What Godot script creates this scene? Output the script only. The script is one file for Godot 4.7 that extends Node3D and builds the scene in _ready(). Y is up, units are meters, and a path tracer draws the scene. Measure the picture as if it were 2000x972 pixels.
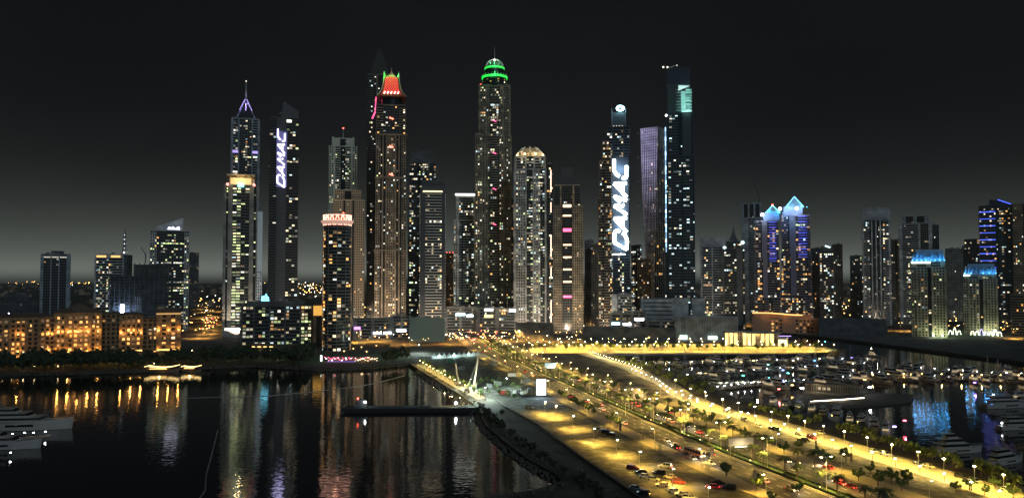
extends Node3D
# A night view over a marina: a bay, car parks, a dual carriageway and a yacht basin in front of a wall of towers.

const WATER := -2.6
var rng := RandomNumberGenerator.new()
var mats := {}
var taken := {}
var noises := {}


# ---------------------------------------------------------------- mesh collecting
class MB:
	var v := PackedVector3Array()
	var n := PackedVector3Array()
	var i := PackedInt32Array()
	var x := Transform3D.IDENTITY

	func quad(a: Vector3, b: Vector3, c: Vector3, d: Vector3) -> void:
		a = x * a
		b = x * b
		c = x * c
		d = x * d
		var m := (c - a).cross(b - a)
		if m.length_squared() < 1e-12:
			m = (d - a).cross(c - a)
		m = m.normalized()
		var k := v.size()
		v.append(a)
		v.append(b)
		v.append(c)
		v.append(d)
		for q in 4:
			n.append(m)
		i.append_array(PackedInt32Array([k, k + 1, k + 2, k, k + 2, k + 3]))

	func tri(a: Vector3, b: Vector3, c: Vector3) -> void:
		a = x * a
		b = x * b
		c = x * c
		var m := (c - a).cross(b - a).normalized()
		var k := v.size()
		v.append(a)
		v.append(b)
		v.append(c)
		for q in 3:
			n.append(m)
		i.append_array(PackedInt32Array([k, k + 1, k + 2]))

	# a box from corner lo to corner hi
	func box(lo: Vector3, hi: Vector3, closed := true) -> void:
		var a := Vector3(lo.x, lo.y, hi.z)
		var b := Vector3(lo.x, hi.y, hi.z)
		var c := hi
		var d := Vector3(hi.x, lo.y, hi.z)
		var e := lo
		var f := Vector3(lo.x, hi.y, lo.z)
		var g := Vector3(hi.x, hi.y, lo.z)
		var h := Vector3(hi.x, lo.y, lo.z)
		quad(a, b, c, d)
		quad(d, c, g, h)
		quad(e, f, b, a)
		quad(b, f, g, c)
		if closed:
			quad(h, g, f, e)
			quad(e, a, d, h)

	func at(c: Vector3, s: Vector3) -> void:
		box(c - s * 0.5, c + s * 0.5)

	# a beam between two points with a square section
	func bar(a: Vector3, b: Vector3, t: float, t2 := -1.0) -> void:
		var u := (b - a).normalized()
		var s := u.cross(Vector3.UP if absf(u.y) < 0.95 else Vector3.RIGHT).normalized()
		var w := s.cross(u)
		var t3 := t if t2 < 0.0 else t2
		var p := [a + (s + w) * t, a + (s - w) * t, a + (-s - w) * t, a + (-s + w) * t]
		var q := [b + (s + w) * t3, b + (s - w) * t3, b + (-s - w) * t3, b + (-s + w) * t3]
		for k in 4:
			var m := (k + 1) % 4
			quad(p[m], q[m], q[k], p[k])
		quad(p[0], p[1], p[2], p[3])
		quad(q[3], q[2], q[1], q[0])

	# round section, rings are [centre, radius]
	func tube(rings: Array, sides := 8, caps := true) -> void:
		var loops := []
		for r in rings.size():
			var c: Vector3 = rings[r][0]
			var u: Vector3 = (rings[mini(r + 1, rings.size() - 1)][0] - rings[maxi(r - 1, 0)][0]).normalized()
			var s := u.cross(Vector3.BACK if absf(u.z) < 0.9 else Vector3.RIGHT).normalized()
			var w := s.cross(u)
			var l := []
			for k in sides:
				var a := TAU * k / sides
				l.append(c + (s * cos(a) + w * sin(a)) * rings[r][1])
			loops.append(l)
		skin(loops, caps)

	# a stack of closed loops with as many points each
	func skin(loops: Array, caps := true) -> void:
		var m: int = loops[0].size()
		for r in loops.size() - 1:
			for k in m:
				quad(loops[r][(k + 1) % m], loops[r + 1][(k + 1) % m], loops[r + 1][k], loops[r][k])
		if caps:
			for k in range(1, m - 1):
				tri(loops[0][0], loops[0][k], loops[0][k + 1])
				tri(loops[-1][0], loops[-1][k + 1], loops[-1][k])

	# a turned shape: profile of (radius, height)
	func lathe(profile: Array, sides := 24, c := Vector3.ZERO) -> void:
		for r in profile.size() - 1:
			for k in sides:
				var a := TAU * k / sides
				var b := TAU * (k + 1) / sides
				var p: Vector2 = profile[r]
				var q: Vector2 = profile[r + 1]
				quad(c + Vector3(sin(a) * p.x, p.y, cos(a) * p.x), c + Vector3(sin(a) * q.x, q.y, cos(a) * q.x), c + Vector3(sin(b) * q.x, q.y, cos(b) * q.x), c + Vector3(sin(b) * p.x, p.y, cos(b) * p.x))

	# a flat outline in plan (x, z) raised from y0 to y1
	func prism(plan: PackedVector2Array, y0: float, y1: float, floor_too := false) -> void:
		var p := plan
		if Geometry2D.is_polygon_clockwise(p):
			p = p.duplicate()
			p.reverse()
		var t := Geometry2D.triangulate_polygon(p)
		for k in range(0, t.size(), 3):
			var a := p[t[k]]
			var b := p[t[k + 1]]
			var c := p[t[k + 2]]
			if (b - a).cross(c - a) < 0.0:
				var e := b
				b = c
				c = e
			tri(Vector3(a.x, y1, a.y), Vector3(b.x, y1, b.y), Vector3(c.x, y1, c.y))
			if floor_too:
				tri(Vector3(a.x, y0, a.y), Vector3(c.x, y0, c.y), Vector3(b.x, y0, b.y))
		if y1 - y0 > 0.001:
			for k in p.size():
				var a := p[k]
				var b := p[(k + 1) % p.size()]
				quad(Vector3(b.x, y0, b.y), Vector3(b.x, y1, b.y), Vector3(a.x, y1, a.y), Vector3(a.x, y0, a.y))

	# a ribbon along a line in plan, half a width to each side (offsets a..b to the right), at height y
	func ribbon(line: Array, a: float, b: float, y: float, thick := 0.0) -> void:
		var l := []
		var r := []
		for k in line.size():
			var d: Vector2 = (line[mini(k + 1, line.size() - 1)] - line[maxi(k - 1, 0)]).normalized()
			var s := Vector2(-d.y, d.x)
			l.append(line[k] + s * a)
			r.append(line[k] + s * b)
		for k in line.size() - 1:
			var p := Vector3(l[k].x, y, l[k].y)
			var q := Vector3(l[k + 1].x, y, l[k + 1].y)
			var e := Vector3(r[k].x, y, r[k].y)
			var f := Vector3(r[k + 1].x, y, r[k + 1].y)
			quad(p, q, f, e)
			if thick > 0.0:
				var dn := Vector3(0, -thick, 0)
				quad(p + dn, q + dn, q, p)
				quad(e, f, f + dn, e + dn)
				if k == 0:
					quad(p, e, e + dn, p + dn)
				if k == line.size() - 2:
					quad(f, q, q + dn, f + dn)


func add_surface(mesh: ArrayMesh, b: MB, m: Material) -> void:
	if b.v.is_empty():
		return
	var a := []
	a.resize(Mesh.ARRAY_MAX)
	a[Mesh.ARRAY_VERTEX] = b.v
	a[Mesh.ARRAY_NORMAL] = b.n
	a[Mesh.ARRAY_INDEX] = b.i
	mesh.add_surface_from_arrays(Mesh.PRIMITIVE_TRIANGLES, a)
	mesh.surface_set_material(mesh.get_surface_count() - 1, m)


func mesh_of(b: MB, m: Material) -> ArrayMesh:
	var mesh := ArrayMesh.new()
	add_surface(mesh, b, m)
	return mesh


func part(called: String, b: MB, m: Material, parent: Node, stuff := false) -> MeshInstance3D:
	if b.v.is_empty():
		return null
	return put(called, mesh_of(b, m), parent, stuff)


func put(called: String, mesh: Mesh, parent: Node, stuff := false) -> MeshInstance3D:
	var o := MeshInstance3D.new()
	o.name = numbered(called) if parent == self else called
	o.mesh = mesh
	parent.add_child(o, true)
	if stuff:
		o.set_meta("kind", "stuff")
	return o


func numbered(called: String) -> String:
	if not taken.has(called):
		taken[called] = 0
		return called
	taken[called] += 1
	return "%s_%03d" % [called, taken[called]]


func thing(called: String, label: String, category: String, pos := Vector3.ZERO, turn := 0.0, group := "") -> Node3D:
	var o := Node3D.new()
	o.name = numbered(called)
	add_child(o)
	o.position = pos
	o.rotation.y = turn
	tag(o, label, category, group)
	return o


func tag(o: Node, label: String, category: String, group := "") -> void:
	o.set_meta("label", label)
	o.set_meta("category", category)
	if group != "":
		o.set_meta("group", group)


func dup(src: Node3D, label: String, pos: Vector3, turn := 0.0, size := 1.0) -> Node3D:
	var o: Node3D = src.duplicate()
	o.name = numbered(str(src.name).rstrip("0123456789_"))
	add_child(o)
	o.position = pos
	o.rotation = Vector3(0, turn, 0)
	o.scale = Vector3.ONE * size
	o.set_meta("label", label)
	return o


func setting(called: String, b: MB, m: Material) -> MeshInstance3D:
	var o := part(called, b, m, self)
	o.set_meta("kind", "structure")
	return o


func nth(k: int) -> String:
	var w := ["first", "second", "third", "fourth", "fifth", "sixth", "seventh", "eighth", "ninth", "tenth", "eleventh", "twelfth", "thirteenth", "fourteenth", "fifteenth", "sixteenth", "seventeenth", "eighteenth", "nineteenth", "twentieth"]
	if k < 20:
		return w[k]
	var tens := ["twenty", "thirty", "forty", "fifty", "sixty", "seventy", "eighty", "ninety"]
	var t := (k + 1) / 10
	var u := (k + 1) % 10
	if t >= 10:
		return "%dth" % (k + 1)
	return tens[t - 2] + ("-" + w[u - 1] if u > 0 else "th")


# ---------------------------------------------------------------- materials
func noise_texture(key: String, size: int, freq: float, lo: float, hi: float, octaves := 4, ridged := false) -> ImageTexture:
	if noises.has(key):
		return noises[key]
	var f := FastNoiseLite.new()
	f.seed = hash(key) % 10000
	f.frequency = freq
	f.fractal_octaves = octaves
	f.noise_type = FastNoiseLite.TYPE_SIMPLEX_SMOOTH
	if ridged:
		f.fractal_type = FastNoiseLite.FRACTAL_RIDGED
	var im := f.get_seamless_image(size, size, false, false, 0.15, true)
	im.convert(Image.FORMAT_RGB8)
	for y in size:
		for x in size:
			var g := lerpf(lo, hi, im.get_pixel(x, y).r)
			im.set_pixel(x, y, Color(g, g, g))
	im.generate_mipmaps()
	noises[key] = ImageTexture.create_from_image(im)
	return noises[key]


# base colours are given as linear reflectances
func surface(key: String, r: float, g: float, b: float, rough := 0.85, metal := 0.0, grain := "", scale := 0.05) -> StandardMaterial3D:
	if mats.has(key):
		return mats[key]
	var m := StandardMaterial3D.new()
	m.resource_name = key
	m.albedo_color = Color(r, g, b).linear_to_srgb()
	m.roughness = rough
	m.metallic = metal
	if grain != "":
		m.albedo_texture = noises[grain]
		m.uv1_triplanar = true
		m.uv1_world_triplanar = true
		m.uv1_scale = Vector3.ONE * scale
	mats[key] = m
	return m


func glow(key: String, r: float, g: float, b: float, energy: float) -> StandardMaterial3D:
	if mats.has(key):
		return mats[key]
	var m := StandardMaterial3D.new()
	m.resource_name = key
	m.albedo_color = Color(0.5, 0.5, 0.5)
	m.roughness = 0.6
	m.emission_enabled = true
	m.emission = Color(r, g, b).linear_to_srgb()
	m.emission_energy_multiplier = energy
	mats[key] = m
	return m


func lamp_light(pos: Vector3, c: Color, energy: float, size: float, parent: Node, down := 0.0) -> void:
	var l: Light3D
	if down > 0.0:
		var s := SpotLight3D.new()
		s.spot_angle = down
		s.spot_angle_attenuation = 0.6
		s.spot_range = 400.0
		s.spot_attenuation = 2.0
		s.rotation.x = -PI / 2
		l = s
	else:
		var o := OmniLight3D.new()
		o.omni_range = 600.0
		o.omni_attenuation = 2.0
		l = o
	l.name = "lamp_light"
	l.light_color = c.linear_to_srgb()
	l.light_energy = energy
	l.light_size = size
	l.shadow_enabled = true
	l.position = pos
	parent.add_child(l, true)


const TINT := [
	[1.0, 0.5, 0.13], [1.0, 0.78, 0.46], [1.0, 0.93, 0.76], [0.66, 0.9, 0.95], [0.8, 1.0, 0.4], [1.0, 0.42, 0.08],
]


func window_glow(tint: int, level: int) -> StandardMaterial3D:
	var c: Array = TINT[tint]
	return glow("lit_window_%d_%d" % [tint, level], c[0], c[1], c[2], [0.16, 0.55, 1.7][level])


# ---------------------------------------------------------------- towers
# A facade frame: o is the lower left corner seen from outside, u runs right, n outwards.
func facade_box(b: MB, o: Vector3, u: Vector3, n: Vector3, u0: float, u1: float, y0: float, y1: float, n0: float, n1: float) -> void:
	var up := Vector3(0, 1, 0)
	var a := o + u * u0 + up * y0 + n * n1
	var c := o + u * u0 + up * y1 + n * n1
	var d := o + u * u1 + up * y1 + n * n1
	var e := o + u * u1 + up * y0 + n * n1
	var k := n * (n1 - n0)
	b.quad(a, c, d, e)
	b.quad(a - k, c - k, c, a)
	b.quad(e, d, d - k, e - k)
	b.quad(c, c - k, d - k, d)
	b.quad(a - k, a, e, e - k)


# picks which windows of a strip are lit; s holds p (share lit), pal (weights of the tints), bright (share at full level)
func light_up(t: Dictionary, o: Vector3, u: Vector3, n: Vector3, u0: float, u1: float, y0: float, y1: float, fh: float, bays: int, lo: float, hi: float, gap: float, s: Dictionary, times := 1.0) -> void:
	var floors := int((y1 - y0) / fh + 0.01)
	var bw := (u1 - u0) / bays
	var up := Vector3(0, 1, 0)
	var out := n * 0.12
	var column := []
	for j in bays:
		var c := rng.randf()
		column.append(2.4 if c < 0.12 else (0.35 if c < 0.42 else 1.0))
	for k in floors:
		var y := y0 + k * fh
		var fm := rng.randf_range(0.35, 1.3)
		var row: bool = rng.randf() < s.get("rows", 0.04)
		if row:
			fm = 4.0
		var near_street: float = 1.0 + s.get("low", 0.0) * exp(-y / 40.0)
		var row_tint := pick(s.pal)
		for j in bays:
			if rng.randf() > s.p * 1.35 * fm * times * near_street * column[j]:
				continue
			var tint := row_tint if row and rng.randf() < 0.8 else pick(s.pal)
			var q := rng.randf()
			var level := 2 if q < s.get("bright", 0.4) else (1 if q < 0.75 else 0)
			var key := tint * 3 + level
			if not t.lit.has(key):
				t.lit[key] = MB.new()
			var b: MB = t.lit[key]
			var a := u0 + bw * (j + gap * 0.5 + (0.25 * rng.randf() if rng.randf() < 0.3 else 0.0))
			var c := u0 + bw * (j + 1 - gap * 0.5)
			var l := y + fh * lo
			var h := y + fh * (hi if rng.randf() < 0.7 else lerpf(lo, hi, rng.randf_range(0.45, 0.9)))
			b.quad(o + u * a + up * l + out, o + u * a + up * h + out, o + u * c + up * h + out, o + u * c + up * l + out)


func pick(w: Array) -> int:
	var sum := 0.0
	for q in w:
		sum += q
	var r := rng.randf() * sum
	for k in w.size():
		r -= w[k]
		if r <= 0.0:
			return k
	return 0


# spec: strips from left to right, a letter and a width; P pier, W punched windows, B balconies, G curtain glass, D recess, S plain wall
func facade(t: Dictionary, o: Vector3, u: Vector3, n: Vector3, width: float, y0: float, y1: float, spec: String, s: Dictionary) -> void:
	var strips := []
	var total := 0.0
	for w in spec.split(" "):
		strips.append([w[0], w.substr(1).to_float()])
		total += w.substr(1).to_float()
	var fh: float = s.fh
	var x := 0.0
	for st in strips:
		var x1: float = x + st[1] / total * width
		var floors := int((y1 - y0) / fh + 0.01)
		var bay: float = s.get("bay", 2.8)
		var bays := maxi(1, int(round((x1 - x) / bay)))
		match st[0]:
			"P":
				var b := MB.new()
				facade_box(b, o, u, n, x, x1, y0, y1 + s.get("crest", 0.0), 0.0, s.get("pier_out", 1.2))
				t.piers.append(b)
			"S":
				facade_box(t.wall, o, u, n, x, x1, y0, y1, 0.0, 0.5)
			"W":
				var bw := (x1 - x) / bays
				for j in bays + 1:
					facade_box(t.wall, o, u, n, maxf(x, x + bw * j - bw * 0.22), minf(x1, x + bw * j + bw * 0.22), y0, y1, 0.0, 0.45)
				for k in floors + 1:
					facade_box(t.wall, o, u, n, x, x1, y0 + k * fh - (0.0 if k == 0 else fh * 0.2), minf(y1, y0 + k * fh + fh * 0.22), 0.0, 0.4)
				light_up(t, o, u, n, x, x1, y0, y1, fh, bays, 0.24, 0.78, 0.46, s)
			"B":
				for k in floors + 1:
					var top := y0 + k * fh + fh * 0.3
					if top <= y1 + 0.5:
						facade_box(t.slab, o, u, n, x, x1, y0 + k * fh - 0.1, top, 0.0, s.get("slab_out", 1.3))
				light_up(t, o, u, n, x, x1, y0, y1, fh, bays, 0.34, 0.95, 0.18, s)
			"G":
				for k in floors + 1:
					facade_box(t.mullion, o, u, n, x, x1, y0 + k * fh - 0.05, minf(y1, y0 + k * fh + fh * 0.14), 0.0, 0.18)
				for j in bays + 1:
					var c := x + (x1 - x) * j / bays
					facade_box(t.mullion, o, u, n, maxf(x, c - 0.12), minf(x1, c + 0.12), y0, y1, 0.0, 0.25)
				light_up(t, o, u, n, x, x1, y0, y1, fh, bays, 0.3, 0.74, 0.14, s)
			"D":
				light_up(t, o, u, n, x, x1, y0, y1, fh, bays, 0.3, 0.8, 0.4, s, 0.5)
		x = x1


func new_tower() -> Dictionary:
	return {"wall": MB.new(), "slab": MB.new(), "mullion": MB.new(), "core": MB.new(), "piers": [], "lit": {}}


# one storey block of a tower: centre x, z, size w, d, from y0 to y1, the facade specs of front, side
func tier(t: Dictionary, cx: float, cz: float, w: float, d: float, y0: float, y1: float, front: String, side: String, s: Dictionary) -> void:
	t.core.box(Vector3(cx - w / 2, y0, cz - d / 2), Vector3(cx + w / 2, y1, cz + d / 2))
	var quiet := s.duplicate()
	quiet.p = s.p * 0.8
	facade(t, Vector3(cx - w / 2, 0, cz + d / 2), Vector3(1, 0, 0), Vector3(0, 0, 1), w, y0, y1, front, s)
	facade(t, Vector3(cx + w / 2, 0, cz + d / 2), Vector3(0, 0, -1), Vector3(1, 0, 0), d, y0, y1, side, quiet)
	facade(t, Vector3(cx - w / 2, 0, cz - d / 2), Vector3(0, 0, 1), Vector3(-1, 0, 0), d, y0, y1, side, quiet)
	# roof parapet
	facade_box(t.wall, Vector3(cx - w / 2, 0, cz + d / 2), Vector3(1, 0, 0), Vector3(0, 0, 1), 0.0, w, y1, y1 + 1.4, -0.6, 0.5)
	facade_box(t.wall, Vector3(cx + w / 2, 0, cz + d / 2), Vector3(0, 0, -1), Vector3(1, 0, 0), 0.0, d, y1, y1 + 1.4, -0.6, 0.5)
	facade_box(t.wall, Vector3(cx - w / 2, 0, cz - d / 2), Vector3(0, 0, 1), Vector3(-1, 0, 0), 0.0, d, y1, y1 + 1.4, -0.6, 0.5)


func finish(t: Dictionary, o: Node3D, s: Dictionary) -> void:
	part("glass_core", t.core, s.get("glass", mats.dark_glass), o)
	part("outer_wall", t.wall, s.wall, o)
	part("balcony_slabs", t.slab, s.get("slab", s.wall), o, true)
	part("glazing_bars", t.mullion, s.get("bars", mats.bar_metal), o, true)
	for b in t.piers:
		part("pier", b, s.get("pier", s.wall), o)
	var keys: Array = t.lit.keys()
	keys.sort()
	if keys.size():
		var mesh := ArrayMesh.new()
		for k in keys:
			add_surface(mesh, t.lit[k], window_glow(k / 3, k % 3))
		put("lit_windows", mesh, o, true)


# a whole tower: g = [x, z, turn, width, height]; tiers: [top share of height, width share, depth share, x shift share, front, side]
func tower(called: String, label: String, g: Array, s: Dictionary) -> Node3D:
	var o := thing(called, label, "tower", Vector3(g[0], 0, g[1]), g[2], s.get("group", "skyscrapers of the skyline"))
	var t := new_tower()
	var w: float = g[3]
	var d: float = w * s.get("r", 1.0)
	var y0 := 0.0
	for q in s.tiers:
		var y1: float = g[4] * q[0] if q[0] <= 1.0 else q[0]
		tier(t, w * q[3], 0.0, w * q[1], d * q[2], y0, y1, q[4], q[5], s)
		y0 = y1
	finish(t, o, s)
	var q: Array = s.tiers[-1]
	for k in 4:
		var c := Vector3(w * (q[3] + q[1] * rng.randf_range(-0.3, 0.3)), g[4], d * q[2] * rng.randf_range(-0.3, 0.3))
		roof_box(o, "roof_plant", c, Vector3(rng.randf_range(2, 6), rng.randf_range(1.5, 4.0), rng.randf_range(2, 5)), mats.grey_concrete)
	return o


func roof_box(o: Node3D, called: String, c: Vector3, size: Vector3, m: Material) -> MeshInstance3D:
	var b := MB.new()
	b.box(c - Vector3(size.x / 2, 0, size.z / 2), c + Vector3(size.x / 2, size.y, size.z / 2))
	return part(called, b, m, o)


func beacon(o: Node3D, p: Vector3, m: Material, r := 1.1, called := "beacon_light") -> MeshInstance3D:
	var b := MB.new()
	b.lathe([Vector2(0.01, -r), Vector2(r * 0.7, -r * 0.7), Vector2(r, 0), Vector2(r * 0.7, r * 0.7), Vector2(0.01, r)], 8, p)
	return part(called, b, m, o)


func _ready() -> void:
	rng.seed = 20240
	# camera
	var cam := Camera3D.new()
	cam.name = "camera"
	cam.fov = 35.66
	cam.near = 1.0
	cam.far = 30000.0
	cam.position = Vector3(0, 80, 0)
	cam.rotation_degrees = Vector3(2.047, 0, 0)
	add_child(cam)
	# night sky with the glow of the city along the horizon
	var sky := ProceduralSkyMaterial.new()
	sky.sky_top_color = Color(0.0044, 0.0046, 0.006).linear_to_srgb()
	sky.sky_horizon_color = Color(0.2, 0.235, 0.195).linear_to_srgb()
	sky.sky_curve = 0.022
	sky.ground_bottom_color = Color(0.004, 0.004, 0.004).linear_to_srgb()
	sky.ground_horizon_color = Color(0.03, 0.03, 0.026).linear_to_srgb()
	# thin uneven haze over the city glow
	var veil := FastNoiseLite.new()
	veil.seed = 5
	veil.frequency = 0.02
	veil.fractal_octaves = 4
	var cover := Image.create(512, 256, false, Image.FORMAT_RGBAF)
	for y in 256:
		var up := maxf(0.0, (127.5 - y) / 128.0 * 90.0)
		for x in 512:
			var a := TAU * x / 512.0
			var q := 0.5 + 0.5 * veil.get_noise_3d(cos(a) * 80.0, y * 1.6, sin(a) * 80.0)
			cover.set_pixel(x, y, Color(1.0, 0.98, 0.88, clampf(q * q * (0.03 * exp(-up / 5.0) + 0.0035), 0.0, 1.0)))
	sky.sky_cover = ImageTexture.create_from_image(cover)
	var env := Environment.new()
	env.background_mode = Environment.BG_SKY
	env.sky = Sky.new()
	env.sky.sky_material = sky
	env.tonemap_mode = Environment.TONE_MAPPER_LINEAR
	env.tonemap_exposure = 1.0
	env.fog_enabled = true
	env.fog_density = 0.00002
	env.fog_light_color = Color(0.92, 0.95, 0.9)
	env.sdfgi_enabled = true
	env.ssao_enabled = true
	env.ssil_enabled = true
	var world := WorldEnvironment.new()
	world.name = "environment"
	world.environment = env
	add_child(world)
	# added fill light behind the viewer, wide like sky glow, to lift the facades
	var moon := DirectionalLight3D.new()
	moon.name = "moon"
	moon.light_color = Color(0.84, 0.94, 1.0)
	moon.light_energy = 0.2
	moon.light_angular_distance = 12.0
	moon.shadow_enabled = true
	moon.rotation_degrees = Vector3(-28, 24, 0)
	add_child(moon)
	make_materials()
	build_ground()
	build_skyline()
	build_shore()
	build_site()
	build_roadside()
	build_marina()
	count_out()
	print("built in ms ", Time.get_ticks_msec())


func make_materials() -> void:
	noise_texture("blotch", 256, 0.012, 0.55, 1.0)
	noise_texture("grit", 256, 0.06, 0.6, 1.0)
	noise_texture("stain", 512, 0.01, 0.15, 1.0, 6)
	surface("dark_glass", 0.012, 0.016, 0.02, 0.18)
	surface("blue_glass", 0.012, 0.024, 0.035, 0.15)
	surface("bar_metal", 0.1, 0.1, 0.1, 0.5)
	surface("dark_metal", 0.03, 0.03, 0.033, 0.5)
	surface("beige", 0.42, 0.35, 0.25, 0.9, 0.0, "blotch", 0.02)
	surface("tan", 0.34, 0.25, 0.17, 0.9, 0.0, "blotch", 0.02)
	surface("sand_stone", 0.5, 0.41, 0.28, 0.9, 0.0, "blotch", 0.02)
	surface("grey_concrete", 0.3, 0.3, 0.29, 0.9, 0.0, "blotch", 0.02)
	surface("dark_concrete", 0.11, 0.12, 0.13, 0.9, 0.0, "blotch", 0.02)
	surface("pale_panel", 0.55, 0.55, 0.53, 0.7, 0.0, "blotch", 0.02)
	surface("blue_grey", 0.3, 0.35, 0.4, 0.7, 0.0, "blotch", 0.02)
	surface("black_panel", 0.03, 0.034, 0.045, 0.6)
	surface("steel", 0.35, 0.35, 0.36, 0.4, 0.4)
	surface("white_paint", 0.75, 0.75, 0.73, 0.5)
	surface("asphalt", 0.065, 0.062, 0.058, 0.9, 0.0, "stain", 0.02)
	surface("lot_asphalt", 0.15, 0.135, 0.11, 0.9, 0.0, "stain", 0.028)
	surface("paving", 0.36, 0.31, 0.24, 0.85, 0.0, "grit", 0.12)
	surface("sidewalk", 0.3, 0.25, 0.19, 0.85, 0.0, "grit", 0.12)
	surface("sand", 0.2, 0.15, 0.095, 0.95, 0.0, "stain", 0.009)
	surface("soil", 0.075, 0.06, 0.045, 0.95, 0.0, "stain", 0.006)
	surface("rock", 0.1, 0.085, 0.07, 0.95, 0.0, "grit", 0.3)
	surface("line_paint", 0.6, 0.58, 0.52, 0.7)
	surface("lawn", 0.045, 0.1, 0.025, 0.95, 0.0, "grit", 0.2)
	surface("hedge_green", 0.03, 0.055, 0.02, 0.95, 0.0, "grit", 0.6)
	surface("bark", 0.16, 0.11, 0.07, 0.95, 0.0, "grit", 0.8)
	surface("timber_deck", 0.2, 0.15, 0.1, 0.85, 0.0, "grit", 0.5)
	surface("black_rubber", 0.015, 0.015, 0.015, 0.9)
	surface("car_glass", 0.01, 0.012, 0.015, 0.08)
	surface("gel_coat", 0.28, 0.27, 0.255, 0.3)
	var leaf := surface("leaf", 0.06, 0.1, 0.025, 0.8)
	leaf.backlight = Color(0.25, 0.3, 0.1)
	leaf.cull_mode = BaseMaterial3D.CULL_DISABLED
	var lit_green := surface("lit_leaf", 0.13, 0.15, 0.03, 0.8)  # leaf colour brightened to yellow-green, lamp light put into the albedo
	lit_green.backlight = Color(0.3, 0.32, 0.1)
	lit_green.cull_mode = BaseMaterial3D.CULL_DISABLED
	var frond := surface("palm_leaf", 0.045, 0.065, 0.022, 0.8)
	frond.cull_mode = BaseMaterial3D.CULL_DISABLED


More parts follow.
